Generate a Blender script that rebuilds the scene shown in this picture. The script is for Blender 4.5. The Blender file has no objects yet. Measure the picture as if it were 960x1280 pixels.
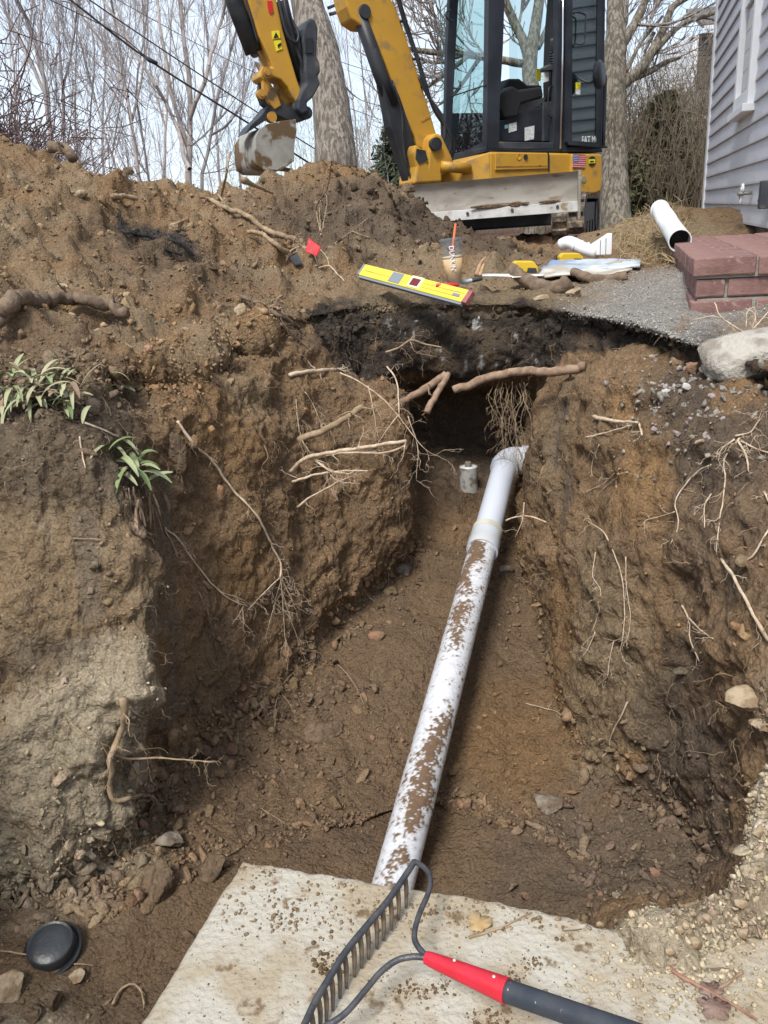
import bpy, bmesh, math, random
import numpy as np
from mathutils import Vector, Matrix
from mathutils.bvhtree import BVHTree

import time
_t0 = time.time()
def tick(s): print('TICK', s, round(time.time()-_t0, 1))
# ------------------------------------------------------------------ camera, world, sun
SC = bpy.context.scene
COL = SC.collection
F_PX = 961.0
PITCH = math.radians(20.7); ROLL = math.radians(4.4)
CAM = np.array([0.0, 0.0, 0.40])
cp, sp = math.cos(PITCH), math.sin(PITCH)
cr, sr = math.cos(ROLL), math.sin(ROLL)
FWD = np.array([0, cp, -sp]); U0 = np.array([0, sp, cp]); X0 = np.array([1.0, 0, 0])
RGT = cr * X0 - sr * U0
UPV = sr * X0 + cr * U0
cam_data = bpy.data.cameras.new('camera'); cam = bpy.data.objects.new('camera', cam_data); COL.objects.link(cam)
cam.matrix_world = Matrix(((RGT[0], UPV[0], -FWD[0], CAM[0]), (RGT[1], UPV[1], -FWD[1], CAM[1]),
                           (RGT[2], UPV[2], -FWD[2], CAM[2]), (0, 0, 0, 1)))
cam_data.sensor_fit = 'HORIZONTAL'; cam_data.sensor_width = 36; cam_data.lens = 36 * F_PX / 960
cam_data.clip_start = 0.05; cam_data.clip_end = 600
SC.camera = cam
SC.render.resolution_x = 768; SC.render.resolution_y = 1024

SUN_EL = math.radians(56); SUN_AZ = math.radians(205)      # azimuth from +Y, clockwise
wd = bpy.data.worlds.new("World"); SC.world = wd; wd.use_nodes = True
nt = wd.node_tree; nt.nodes.clear()
w_out = nt.nodes.new('ShaderNodeOutputWorld'); w_bg = nt.nodes.new('ShaderNodeBackground')
sky = nt.nodes.new('ShaderNodeTexSky'); sky.sky_type = 'NISHITA'; sky.sun_disc = False
sky.sun_elevation = SUN_EL; sky.sun_rotation = SUN_AZ; sky.air_density = 1.0; sky.dust_density = 1.6
tc = nt.nodes.new('ShaderNodeTexCoord'); mp = nt.nodes.new('ShaderNodeMapping')
mp.inputs['Scale'].default_value = (1.6, 1.6, 4.5)
nz = nt.nodes.new('ShaderNodeTexNoise'); nz.inputs['Scale'].default_value = 1.7; nz.inputs['Detail'].default_value = 7
rp = nt.nodes.new('ShaderNodeValToRGB'); rp.color_ramp.elements[0].position = 0.36; rp.color_ramp.elements[1].position = 0.66
rp.color_ramp.elements[0].color = (0.42, 0.42, 0.42, 1); rp.color_ramp.elements[1].color = (0.97, 0.97, 0.97, 1)
mx = nt.nodes.new('ShaderNodeMix'); mx.data_type = 'RGBA'
mx.inputs[7].default_value = (4.55, 5.0, 5.6, 1)
nt.links.new(tc.outputs['Generated'], mp.inputs['Vector']); nt.links.new(mp.outputs['Vector'], nz.inputs['Vector'])
nt.links.new(nz.outputs['Fac'], rp.inputs['Fac']); nt.links.new(rp.outputs['Color'], mx.inputs[0])
nt.links.new(sky.outputs['Color'], mx.inputs[6]); nt.links.new(mx.outputs[2], w_bg.inputs['Color'])
w_bg.inputs['Strength'].default_value = 0.115
nt.links.new(w_bg.outputs['Background'], w_out.inputs['Surface'])
sun_d = bpy.data.lights.new('sun', 'SUN'); sun_d.energy = 2.2; sun_d.angle = math.radians(16); sun_d.color = (1, 0.955, 0.89)
sun = bpy.data.objects.new('sun', sun_d); COL.objects.link(sun)
sdir = Vector((math.sin(SUN_AZ) * math.cos(SUN_EL), math.cos(SUN_AZ) * math.cos(SUN_EL), math.sin(SUN_EL)))
sun.rotation_euler = sdir.to_track_quat('Z', 'Y').to_euler()
SC.view_settings.view_transform = 'Standard'; SC.view_settings.look = 'None'
SC.view_settings.exposure = 0.97; SC.view_settings.gamma = 1

# ------------------------------------------------------------------ helpers
def D(px, py, d):
    return CAM + d * (FWD + (px - 480) / F_PX * RGT - (py - 640) / F_PX * UPV)
def RAY(px, py):
    v = FWD + (px - 480) / F_PX * RGT - (py - 640) / F_PX * UPV
    return v
def Z(px, py, z):
    v = RAY(px, py); return CAM + v * ((z - CAM[2]) / v[2])
def proj(P):
    Q = np.asarray(P) - CAM
    d = Q @ FWD
    return 480 + F_PX * (Q @ RGT) / d, 640 - F_PX * (Q @ UPV) / d, d
def tag(o, label=None, cat=None, group=None, kind=None):
    if label: o['label'] = label
    if cat: o['category'] = cat
    if group: o['group'] = group
    if kind: o['kind'] = kind
    return o
def empty(name, loc, rz=0.0):
    o = bpy.data.objects.new(name, None); COL.objects.link(o)
    o.location = Vector([float(v) for v in loc]); o.rotation_euler = (0, 0, rz); o.empty_display_size = .05
    bpy_mats[o.name] = Matrix.Translation(o.location) @ Matrix.Rotation(rz, 4, 'Z')
    return o
bpy_mats = {}
def mesh_obj(name, V, Fc, mat=None, parent=None, smooth=True, world=True, validate=True):
    """V (N,3); Fc: array (M,k) or list of tuples, or list of arrays of differing k. World coords; moved to the parent's frame."""
    V = np.asarray(V, dtype=np.float64)
    me = bpy.data.meshes.new(name)
    if isinstance(Fc, np.ndarray): groups = [Fc]
    elif len(Fc) and isinstance(Fc[0], np.ndarray) and Fc[0].ndim == 2: groups = Fc
    else: groups = None
    if world:
        if parent is not None:
            M = bpy_mats.get(parent.name)
            if M is not None:
                Mi = np.array(M.inverted()); V = V @ Mi[:3, :3].T + Mi[:3, 3]
    if groups is not None:
        loops = np.concatenate([g.ravel() for g in groups]).astype(np.int32)
        tot = np.concatenate([np.full(len(g), g.shape[1]) for g in groups]).astype(np.int32)
        st = np.concatenate([[0], np.cumsum(tot)[:-1]]).astype(np.int32)
        me.vertices.add(len(V)); me.vertices.foreach_set('co', V.astype(np.float32).ravel())
        me.loops.add(len(loops)); me.loops.foreach_set('vertex_index', loops)
        me.polygons.add(len(tot)); me.polygons.foreach_set('loop_start', st); me.polygons.foreach_set('loop_total', tot)
        me.update(calc_edges=True)
    else:
        me.from_pydata([tuple(v) for v in V], [], [tuple(int(i) for i in f) for f in Fc])
    if validate: me.validate()
    if smooth: me.polygons.foreach_set('use_smooth', np.ones(len(me.polygons), dtype=bool))
    if mat: me.materials.append(mat)
    o = bpy.data.objects.new(name, me); COL.objects.link(o)
    if parent is not None:
        o.parent = parent
        if parent.name in bpy_mats: bpy_mats[o.name] = bpy_mats[parent.name]
    return o
def vcol(o, name, C):
    me = o.data
    a = me.color_attributes.new(name, 'FLOAT_COLOR', 'POINT')
    C = np.asarray(C, dtype=np.float32)
    if C.shape[1] == 3: C = np.concatenate([C, np.ones((len(C), 1), np.float32)], 1)
    a.data.foreach_set('color', C.ravel())
class MB:
    """collects polygons; build() links one mesh object"""
    def __init__(s): s.v = []; s.f = []; s.n = 0
    def add(s, V, Fc):
        V = np.asarray(V, float); s.v.append(V)
        s.f += [tuple(int(i) + s.n for i in f) for f in Fc]; s.n += len(V); return s
    def box(s, o, a, b, c):
        """box from corner o with edge vectors a,b,c"""
        o, a, b, c = [np.asarray(q, float) for q in (o, a, b, c)]
        V = [o, o+a, o+a+b, o+b, o+c, o+a+c, o+a+b+c, o+b+c]
        return s.add(V, [(0,3,2,1),(4,5,6,7),(0,1,5,4),(1,2,6,5),(2,3,7,6),(3,0,4,7)])
    def prism(s, pts, n):
        """closed 3D polygon pts extruded by vector n"""
        P = np.asarray(pts, float); n = np.asarray(n, float); k = len(P)
        V = np.concatenate([P, P + n])
        return s.add(V, [tuple(range(k))[::-1], tuple(range(k, 2*k))] + [(i, (i+1) % k, k+(i+1) % k, k+i) for i in range(k)])
    def tube(s, P, R, n=8, cap=True):
        V, Fq = tube(P, R, n, cap); return s.add(V, Fq)
    def build(s, name, mat=None, parent=None, smooth=False, bevel=0):
        V = np.concatenate(s.v)
        o = mesh_obj(name, V, s.f, mat, parent, smooth)
        if bevel:
            m = o.modifiers.new('bevel', 'BEVEL'); m.width = bevel; m.segments = 2; m.limit_method = 'ANGLE'; m.angle_limit = math.radians(35)
        return o
def tube(P, R, n=8, cap=True):
    P = np.asarray(P, float); k = len(P); R = np.broadcast_to(np.asarray(R, float), (k,)).copy()
    T = np.gradient(P, axis=0); T /= (np.linalg.norm(T, axis=1, keepdims=True) + 1e-12)
    u = np.cross(T[0], [0, 0, 1.0])
    if np.linalg.norm(u) < 1e-3: u = np.cross(T[0], [1.0, 0, 0])
    u /= np.linalg.norm(u)
    a = np.arange(n) * 2 * math.pi / n; ca, sa = np.cos(a)[:, None], np.sin(a)[:, None]
    V = np.zeros((k, n, 3))
    for i in range(k):
        u = u - T[i] * (u @ T[i]); u /= (np.linalg.norm(u) + 1e-12); w = np.cross(T[i], u)
        V[i] = P[i] + R[i] * (ca * u + sa * w)
    Fq = [(i*n+j, i*n+(j+1) % n, (i+1)*n+(j+1) % n, (i+1)*n+j) for i in range(k-1) for j in range(n)]
    if cap: Fq += [tuple(range(n))[::-1], tuple(range((k-1)*n, k*n))]
    return V.reshape(-1, 3), Fq
def smooth_path(P, n):
    P = np.asarray(P, float); m = len(P)
    if m < 3: t = np.linspace(0, 1, n)[:, None]; return P[0] * (1-t) + P[-1] * t
    d = np.concatenate([[0], np.cumsum(np.linalg.norm(np.diff(P, axis=0), axis=1))])
    Q = np.concatenate([[2*P[0]-P[1]], P, [2*P[-1]-P[-2]]])
    t = np.linspace(0, d[-1], n); i = np.clip(np.searchsorted(d, t, 'right')-1, 0, m-2)
    f = ((t - d[i]) / (d[i+1]-d[i] + 1e-12))[:, None]
    a, b, c, e = Q[i], Q[i+1], Q[i+2], Q[i+3]
    return .5*((2*b) + (-a+c)*f + (2*a-5*b+4*c-e)*f*f + (-a+3*b-3*c+e)*f**3)

# vectorised noise ---------------------------------------------------------
def _h(ix, iy, iz, s):
    h = (ix.astype(np.int64)*374761393 + iy.astype(np.int64)*668265263 + iz.astype(np.int64)*2147483647 + s*1274126177) & 0xffffffff
    h = ((h ^ (h >> 13)) * 1274126177) & 0xffffffff
    h = ((h ^ (h >> 16)) * 2246822519) & 0xffffffff
    return h ^ (h >> 15)
def vnoise(P, s=0):
    i = np.floor(P); f = P - i; i = i.astype(np.int64); u = f*f*f*(f*(f*6-15)+10)
    r = np.zeros(len(P))
    for dx in (0, 1):
        wx = u[:, 0] if dx else 1-u[:, 0]
        for dy in (0, 1):
            wy = u[:, 1] if dy else 1-u[:, 1]
            for dz in (0, 1):
                wz = u[:, 2] if dz else 1-u[:, 2]
                h = _h(i[:, 0]+dx, i[:, 1]+dy, i[:, 2]+dz, s)
                gx = (h & 1023)/511.5-1; gy = ((h >> 10) & 1023)/511.5-1; gz = ((h >> 20) & 1023)/511.5-1
                r += wx*wy*wz*(gx*(f[:, 0]-dx)+gy*(f[:, 1]-dy)+gz*(f[:, 2]-dz))
    return r * 1.3
def fbm(P, sc, oc=3, s=0, g=.5):
    r = 0; a = 1; t = 0
    for k in range(oc):
        r = r + a*vnoise(P*(sc*2.03**k)+17.3*k, s+k); t += a; a *= g
    return r/t
def worley(P, s=0, edge=False):
    i = np.floor(P).astype(np.int64); f = P - i
    d1 = np.full(len(P), 9.0); d2 = np.full(len(P), 9.0); idv = np.zeros(len(P))
    for dx in (-1, 0, 1):
        for dy in (-1, 0, 1):
            for dz in (-1, 0, 1):
                h = _h(i[:, 0]+dx, i[:, 1]+dy, i[:, 2]+dz, s)
                q = ((h & 1023)/1023+dx-f[:, 0])**2+(((h >> 10) & 1023)/1023+dy-f[:, 1])**2+(((h >> 20) & 1023)/1023+dz-f[:, 2])**2
                m = q < d1
                d2 = np.where(m, d1, np.minimum(d2, q)); idv = np.where(m, (h >> 5 & 255)/255, idv); d1 = np.where(m, q, d1)
    return np.sqrt(d1), np.sqrt(d2), idv
def sstep(a, b, x):
    t = np.clip((x-a)/(b-a), 0, 1); return t*t*(3-2*t)

# materials ----------------------------------------------------------------
def N(nt, t, **kw):
    n = nt.nodes.new(t)
    for k, v in kw.items(): n.inputs[k.replace('_', ' ')].default_value = v
    return n
def material(name, col, col2=None, scale=8, rough=.8, bump=.0, bscale=60, metal=0, attr=None, detail=6, spec=.3,
             lo=.35, hi=.65, stretch=None, bdist=.01, third=None, tscale=2.0, tlo=.55, thi=.7, coords='Object', crumb=False):
    m = bpy.data.materials.new(name); m.use_nodes = True; nt = m.node_tree; b = nt.nodes['Principled BSDF']
    b.inputs['Roughness'].default_value = rough; b.inputs['Metallic'].default_value = metal
    b.inputs['Specular IOR Level'].default_value = spec
    tc = nt.nodes.new('ShaderNodeTexCoord'); vec = tc.outputs[coords]
    if stretch:
        mp = nt.nodes.new('ShaderNodeMapping'); mp.inputs['Scale'].default_value = stretch
        nt.links.new(vec, mp.inputs['Vector']); vec = mp.outputs['Vector']
    def noise(sc, de=detail):
        n = nt.nodes.new('ShaderNodeTexNoise'); n.inputs['Scale'].default_value = sc; n.inputs['Detail'].default_value = de
        nt.links.new(vec, n.inputs['Vector']); return n.outputs['Fac']
    def ramp(src, a, bb):
        r = nt.nodes.new('ShaderNodeMapRange'); r.inputs['From Min'].default_value = a; r.inputs['From Max'].default_value = bb
        r.interpolation_type = 'SMOOTHSTEP'; nt.links.new(src, r.inputs['Value']); return r.outputs['Result']
    def mixc(f, A, B):
        x = nt.nodes.new('ShaderNodeMix'); x.data_type = 'RGBA'; nt.links.new(f, x.inputs[0])
        for idx, c in ((6, A), (7, B)):
            if isinstance(c, tuple): x.inputs[idx].default_value = (*c, 1) if len(c) == 3 else c
            else: nt.links.new(c, x.inputs[idx])
        return x.outputs[2]
    cur = col
    if attr:
        a = nt.nodes.new('ShaderNodeVertexColor'); a.layer_name = attr; cur = a.outputs['Color']
        # fine variation of the same earth
        v = nt.nodes.new('ShaderNodeHueSaturation'); nt.links.new(cur, v.inputs['Color'])
        r = nt.nodes.new('ShaderNodeMapRange'); r.inputs['From Min'].default_value = .3; r.inputs['From Max'].default_value = .7
        r.inputs['To Min'].default_value = .72; r.inputs['To Max'].default_value = 1.28
        nt.links.new(noise(scale, 8), r.inputs['Value']); nt.links.new(r.outputs['Result'], v.inputs['Value'])
        cur = v.outputs['Color']
    if col2: cur = mixc(ramp(noise(scale), lo, hi), cur, col2)
    if third: cur = mixc(ramp(noise(tscale), tlo, thi), cur, third)
    if isinstance(cur, tuple): b.inputs['Base Color'].default_value = (*cur, 1)
    else: nt.links.new(cur, b.inputs['Base Color'])
    if bump:
        bp = nt.nodes.new('ShaderNodeBump'); bp.inputs['Strength'].default_value = bump; bp.inputs['Distance'].default_value = bdist
        nt.links.new(noise(bscale, 8), bp.inputs['Height']); nt.links.new(bp.outputs['Normal'], b.inputs['Normal'])
        if crumb:
            prev = None
            for sc_, ds_, st_ in ((17, .018, .75), (24.5, .026, .5), (60, .010, .8), (65.5, .010, .5)):
                b2 = nt.nodes.new('ShaderNodeBump'); b2.inputs['Strength'].default_value = st_; b2.inputs['Distance'].default_value = ds_
                if sc_ in (17, 60):
                    wn = nt.nodes.new('ShaderNodeTexNoise'); wn.inputs['Scale'].default_value = sc_; wn.inputs['Detail'].default_value = 9; wn.inputs['Roughness'].default_value = .68
                    nt.links.new(vec, wn.inputs['Vector']); nt.links.new(wn.outputs['Fac'], b2.inputs['Height'])
                else:
                    vo = nt.nodes.new('ShaderNodeTexVoronoi'); vo.inputs['Scale'].default_value = sc_; b2.invert = True
                    wq = nt.nodes.new('ShaderNodeTexNoise'); wq.inputs['Scale'].default_value = sc_*1.2; wq.inputs['Detail'].default_value = 3
                    ad = nt.nodes.new('ShaderNodeMix'); ad.data_type = 'VECTOR'; ad.inputs[0].default_value = .25/sc_
                    nt.links.new(vec, wq.inputs['Vector']); nt.links.new(vec, ad.inputs[4]); nt.links.new(wq.outputs['Color'], ad.inputs[5]); nt.links.new(ad.outputs[1], vo.inputs['Vector'])
                    nt.links.new(vo.outputs['Distance'], b2.inputs['Height'])
                if prev: nt.links.new(prev, b2.inputs['Normal'])
                prev = b2.outputs['Normal']
            nt.links.new(prev, bp.inputs['Normal'])
    return m
rng = np.random.default_rng(7); random.seed(7)
# ------------------------------------------------------------------ the ground with the trench (one sheet of rings and columns)
SLAB_Z = -.75
def W(x, y, z): return np.array([x, y, z], float)
sA, sB, sC, sD = [Z(*p, SLAB_Z) for p in ((303, 1073), (470, 1101), (610, 1124), (780, 1162))]
sL1, sL2 = Z(238, 1178, SLAB_Z), Z(175, 1280, SLAB_Z)
cF = Z(500, 1000, -1.27)                      # floor axis near
def slabst(p, f, c, o1, o2, o3, o4):
    """profile under a slab edge point p: floor edge f, wall up to just under the slab"""
    q = p.copy()
    return [c, f, f*.7+q*.3*W(1,1,0)+W(0,0,f[2]*.3)+W(0,0,.06), W(q[0], q[1], -1.10), W(q[0], q[1], -1.0), W(q[0], q[1], -.93),
            W(q[0], q[1], -.885), W(*o1, -.89), W(*o2, -.9), W(*o3, -.6), W(*o4, 0)]
ST = []   # (n columns to next, profile)
# front, under the slab, going left
ST.append((70, slabst(sB - W(0,.03,0), W(sB[0], sB[1]+.03, -1.25), Z(505, 985, -1.26), (0, .8), (.3, .2), (1, -4), (5, -40))))
ST.append((70, slabst(sA + W(.03,-.03,0), W(sA[0]-.02, sA[1]+.05, -1.2), Z(470, 985, -1.24), (-.12, .85), (-.05, .2), (-.2, -4), (0, -40))))
ST.append((60, slabst(sL1 + W(.04,0,0), W(sL1[0]-.05, sL1[1], -1.10), Z(400, 1000, -1.20), (-.22, .7), (-.25, .15), (-1, -4), (-5, -40))))
ST.append((40, slabst(sL2 + W(.04,-.05,0), W(sL2[0]-.05, sL2[1]-.05, -1.08), Z(260, 1080, -1.12), (-.27, .5), (-.35, .1), (-1.6, -3.6), (-10, -38))))
# near bay, out of frame
ST.append((26, [Z(150, 1150, -1.06), W(-.62, .50, -1.03), W(-.64, .42, -.95), W(-.66, .36, -.8), W(-.68, .32, -.6), W(-.7, .28, -.35),
                W(-.72, .2, -.2), W(-.75, .0, -.1), W(-.85, -.4, -.05), W(-3, -3.4, 0), W(-20, -34, 0)]))
ST.append((60, [Z(90, 1140, -1.05), W(-1.05, .75, -.97), W(-1.12, .72, -.85), W(-1.15, .7, -.6), W(-1.15, .75, -.35), W(-1.15, .8, -.12),
                W(-1.2, .8, -.05), W(-1.45, .7, .0), W(-2.2, .5, .1), W(-5, -.5, .2), W(-38, -12, 0)]))
ST.append((110, [Z(90, 1130, -1.05), Z(-40, 1150, -1.03), D(-60, 1060, 1.75), D(-70, 900, 1.72), D(-70, 740, 1.76), D(-75, 620, 1.8),
                D(-80, 550, 1.84), D(-110, 520, 1.95), D(-180, 450, 2.2), W(-6.2, 3.0, .7), W(-40, 6, 0)]))
ST.append((120, [Z(110, 1130, -1.05), Z(60, 1112, -1.05), D(62, 1040, 1.82), D(60, 880, 1.80), D(58, 730, 1.84), D(52, 610, 1.87),
                D(48, 540, 1.93), D(40, 500, 2.05), D(0, 400, 2.35), W(-5.2, 5.6, .8), W(-38, 18, 0)]))
ST.append((80, [Z(160, 1100, -1.07), Z(140, 1075, -1.08), D(165, 1000, 1.93), D(188, 880, 1.90), D(178, 720, 1.93), D(150, 610, 1.98),
                D(122, 530, 2.05), D(110, 500, 2.15), D(110, 400, 2.55), W(-4.3, 7, .75), W(-34, 26, 0)]))
ST.append((110, [Z(300, 1040, -1.15), Z(225, 985, -1.12), D(214, 900, 2.23), D(215, 790, 2.24), D(208, 680, 2.26), D(206, 600, 2.27),
                D(205, 525, 2.26), D(200, 495, 2.35), D(200, 400, 2.8), W(-3.3, 8.0, .7), W(-26, 32, 0)]))
ST.append((110, [Z(430, 960, -1.19), Z(345, 905, -1.16), D(335, 840, 2.60), D(325, 740, 2.58), D(315, 640, 2.54), D(300, 560, 2.52),
                D(285, 495, 2.56), D(280, 455, 2.75), D(275, 395, 3.1), W(-2.1, 8.6, .6), W(-18, 36, 0)]))
ST.append((90, [Z(480, 880, -1.16), Z(425, 800, -1.10), D(420, 745, 2.90), D(405, 660, 2.88), D(398, 580, 2.90), D(390, 500, 2.93),
                D(372, 440, 2.96), D(355, 410, 3.1), D(345, 380, 3.35), W(-1.2, 9.0, .55), W(-10, 39, 0)]))
ST.append((80, [Z(530, 820, -1.13), Z(503, 722, -1.04), D(506, 680, 3.14), D(509, 610, 3.12), D(510, 545, 3.12), D(500, 492, 3.14),
                D(455, 470, 3.33), D(448, 394, 3.32), D(440, 360, 3.7), W(-.3, 9.2, .5), W(-3, 40, 0)]))
ST.append((80, [Z(560, 790, -1.11), Z(530, 712, -1.02), D(524, 655, 3.50), D(520, 575, 3.80), D(518, 512, 3.98), D(516, 486, 3.92),
                D(514, 467, 3.36), D(512, 393, 3.32), D(508, 360, 3.7), W(.6, 9.2, .15), W(3, 40, 0)]))
ST.append((70, [Z(590, 800, -1.10), Z(640, 702, -1.0), D(636, 640, 3.60), D(638, 580, 3.85), D(641, 525, 3.92), D(648, 488, 3.80),
                D(655, 468, 3.36), D(658, 396, 3.28), D(660, 360, 3.6), W(2.2, 9.0, .04), W(12, 39, 0)]))
ST.append((90, [Z(600, 860, -1.14), Z(652, 735, -1.05), D(659, 680, 3.12), D(664, 620, 3.08), D(672, 560, 3.04), D(692, 492, 2.98),
                D(722, 446, 3.0), D(745, 402, 3.0), D(755, 375, 3.2), W(3.6, 8.6, .04), W(20, 36, 0)]))
ST.append((90, [Z(620, 940, -1.2), Z(700, 880, -1.18), D(692, 800, 2.70), D(690, 700, 2.68), D(705, 600, 2.62), D(748, 470, 2.46),
                D(812, 438, 2.62), D(830, 410, 2.62), D(838, 380, 2.85), W(5.4, 7.6, .06), W(29, 29, 0)]))
ST.append((90, [Z(620, 1000, -1.24), Z(735, 975, -1.22), D(736, 900, 2.34), D(745, 790, 2.28), D(765, 670, 2.22), D(822, 500, 2.12),
                D(880, 462, 2.27), D(905, 432, 2.3), D(930, 395, 2.5), W(6.6, 6.4, .08), W(35, 22, 0)]))
ST.append((90, [Z(650, 1020, -1.25), Z(815, 1010, -1.24), D(830, 920, 2.08), D(850, 820, 1.98), D(870, 700, 1.90), D(915, 545, 1.84),
                D(975, 492, 1.92), D(1010, 455, 1.95), D(1060, 430, 2.1), W(7.2, 4.6, .1), W(39, 12, 0)]))
ST.append((60, [Z(680, 1040, -1.25), Z(868, 1050, -1.22), D(893, 1000, 1.85), D(918, 945, 1.72), D(935, 890, 1.58), D(960, 780, 1.56),
                D(1010, 620, 1.56), D(1080, 500, 1.62), D(1160, 440, 1.8), W(7.4, 2.6, .1), W(40, 3, 0)]))
ST.append((60, [Z(690, 1050, -1.25), Z(872, 1085, -1.21), D(905, 1050, 1.75), D(925, 1020, 1.64), D(938, 995, 1.52), Z(948, 975, -.64),
                Z(985, 955, -.60), W(.95, .98, -.45), W(1.25, .8, .0), W(7.2, .4, .1), W(39, -10, 0)]))
ST.append((70, [Z(690, 1050, -1.25), Z(850, 1110, -1.18), Z(885, 1112, -1.08), Z(908, 1105, -.95), Z(925, 1090, -.80), Z(940, 1075, -.71),
                Z(975, 1105, -.70), Z(1015, 1190, -.75), W(1.2, .4, -.1), W(6.8, -1.4, .1), W(34, -22, 0)]))
ST.append((60, [Z(680, 1050, -1.25), Z(800, 1130, -1.16), Z(830, 1142, -1.05), Z(855, 1148, -.92), Z(872, 1148, -.82), Z(882, 1150, -.745),
                Z(905, 1180, -.742), Z(930, 1240, -.81), W(1.0, .1, -.4), W(5.6, -2.8, .1), W(28, -30, 0)]))
ST.append((50, [Z(650, 1040, -1.25), Z(740, 1120, -1.20), Z(760, 1140, -1.10), Z(775, 1152, -.98), Z(785, 1158, -.86), Z(795, 1163, -.755),
                Z(812, 1178, -.747), W(.40, .66, -.83), W(.6, .0, -.8), W(4, -3.6, .1), W(18, -36, 0)]))
ST.append((70, slabst(sC - W(0,.03,0), W(sC[0]+.02, sC[1]+.03, -1.24), Z(560, 1010, -1.26), (.2, .78), (.4, .2), (2.4, -4), (11, -39))))
nS = len(ST)
PR = np.array([[np.asarray(p) for p in s[1]] for s in ST])        # (S,11,3)
CM = {0: .8, 1: .8, 2: .6, 3: .4, 4: .7, 5: .6, 6: 1.05, 7: 1.0, 8: 1.15, 9: 1.15, 10: 1.15, 11: 1.25, 18: .8, 24: .8}
ncol = [max(2, int(.88*s[0]*CM.get(k, .8))) for k, s in enumerate(ST)]
nrow = [30, 34, 40, 40, 34, 28, 28, 42, 170, 14]                   # between the 11 profile points
def cr4(a, b, c, d, f):
    return .5*((2*b)+(-a+c)*f+(2*a-5*b+4*c-d)*f*f+(-a+3*b-3*c+d)*f**3)
PR[9:14, 1, 2] += .05; PR[9:14, 0, 2] += .012
# columns (closed)
cols = []; uu = []
for k in range(nS):
    a, b, c, d = PR[k-1], PR[k], PR[(k+1) % nS], PR[(k+2) % nS]
    for j in range(ncol[k]):
        f = j/ncol[k]; cols.append(cr4(a, b, c, d, f)*.75 + (b*(1-f)+c*f)*.25); uu.append(k+f)
cols = np.array(cols); uu = np.array(uu); M = len(cols)
rows = []; vv = []
E = np.concatenate([2*cols[:, :1]-cols[:, 1:2], cols, 2*cols[:, -1:]-cols[:, -2:-1]], 1)
for k in range(10):
    n = nrow[k]
    for j in range(n):
        f = j/n
        if k in (8, 9): f2 = f**1.12 if k == 8 else f**3
        else: f2 = f
        lin = cols[:, k]*(1-f2)+cols[:, k+1]*f2
        cv = cr4(E[:, k], E[:, k+1], E[:, k+2], E[:, k+3], f2)
        rows.append(lin if k >= 8 else cv*.6+lin*.4); vv.append(k+f)
rows.append(cols[:, 10]); vv.append(10.0)
G = np.array(rows); vv = np.array(vv); 
# the floor inside the first ring runs in to a line along the pipe
SPN = np.array([Z(130, 1150, -1.06), Z(330, 1060, -1.16), Z(480, 1010, -1.235), Z(545, 930, -1.22), Z(590, 800, -1.13), Z(600, 770, -1.1)])
c0 = G[0]; best = np.full(M, 9e9); near = np.zeros_like(c0)
for k in range(len(SPN)-1):
    p0, p1 = SPN[k], SPN[k+1]; dd = p1-p0; t = np.clip(((c0-p0) @ dd)/(dd @ dd), 0, 1); Qk = p0+t[:, None]*dd
    di = np.linalg.norm((c0-Qk)[:, :2], axis=1); mm = di < best; best = np.where(mm, di, best); near[mm] = Qk[mm]
ov = near-c0; ov /= np.linalg.norm(ov, axis=1, keepdims=True)+1e-9; near = near+ov*.014-np.array([0, 0, .002])
inn = [near*(1-f)+c0*f for f in np.linspace(0, 1, 34)[:-1]]
G = np.concatenate([np.array(inn), G]); vv = np.concatenate([np.linspace(-.5, -.01, 33), vv])
NR = len(G)                 # (NR,M,3)
UU, VV = np.meshgrid(uu, vv)
# outer surface height: thin plate spline through measured points
tp = [tuple(D(*p)) for p in [
    (-100, 180, 3.4), (0, 182, 3.6), (50, 200, 3.8), (100, 228, 4.1), (150, 240, 4.4), (205, 246, 4.8), (270, 242, 4.9), (330, 238, 4.9), (385, 212, 5.0),
    (442, 206, 5.1), (480, 226, 5.1), (512, 254, 5.0), (540, 290, 4.9), (570, 312, 4.8),
    (0, 400, 2.35), (110, 400, 2.55), (200, 400, 2.8), (0, 300, 2.85), (100, 300, 3.1), (200, 300, 3.5), (280, 330, 3.5), (300, 270, 4.1), (400, 300, 4.1), (400, 250, 4.6),
    (340, 370, 3.4), (440, 320, 4.1), (450, 352, 3.7), (500, 320, 4.2), (520, 345, 3.9), (610, 330, 4.4), (590, 297, 5.1), (640, 318, 4.9), (560, 360, 3.65), (620, 350, 3.9),
    (690, 345, 3.9), (700, 310, 5.2), (780, 365, 3.25), (850, 345, 3.1), (620, 380, 3.4), (720, 385, 3.2), (840, 405, 2.65), (880, 330, 3.6),
    (830, 264, 5.2), (800, 300, 4.9), (850, 300, 4.9), (775, 325, 4.6), (870, 275, 6.2), (760, 300, 6.2), (740, 307, 7.1), (640, 300, 8.0),
    (700, 290, 9.5), (860, 286, 7.4)]]
tp += [(.6, .4, -.86), (.9, .25, -.82), (.3, .2, -.9), (.8, -.4, -.8), (0, -.3, -.9), (-3.8, 5.6, .45), (-2.6, 6.2, .3), (-1.2, 6.9, .2), (0, 7.2, .15), (1.2, 8.5, .02), (2.5, 10, 0), (-3, 9, 0), (-6, 8, 0), (-6, 3, .5), (-4, 0, .2), (4.5, 9.5, 0), (5.5, 5, .1),
       (3, 1, .1), (2.2, 3.0, .04), (1.6, 2.3, .02), (3, -2, 0), (0, -4, 0), (-3, -3, 0), (0, 11, 0), (2.0, 7.6, .02), (.6, 6.2, .12)]
rimp = PR[:, 8].tolist()
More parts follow.
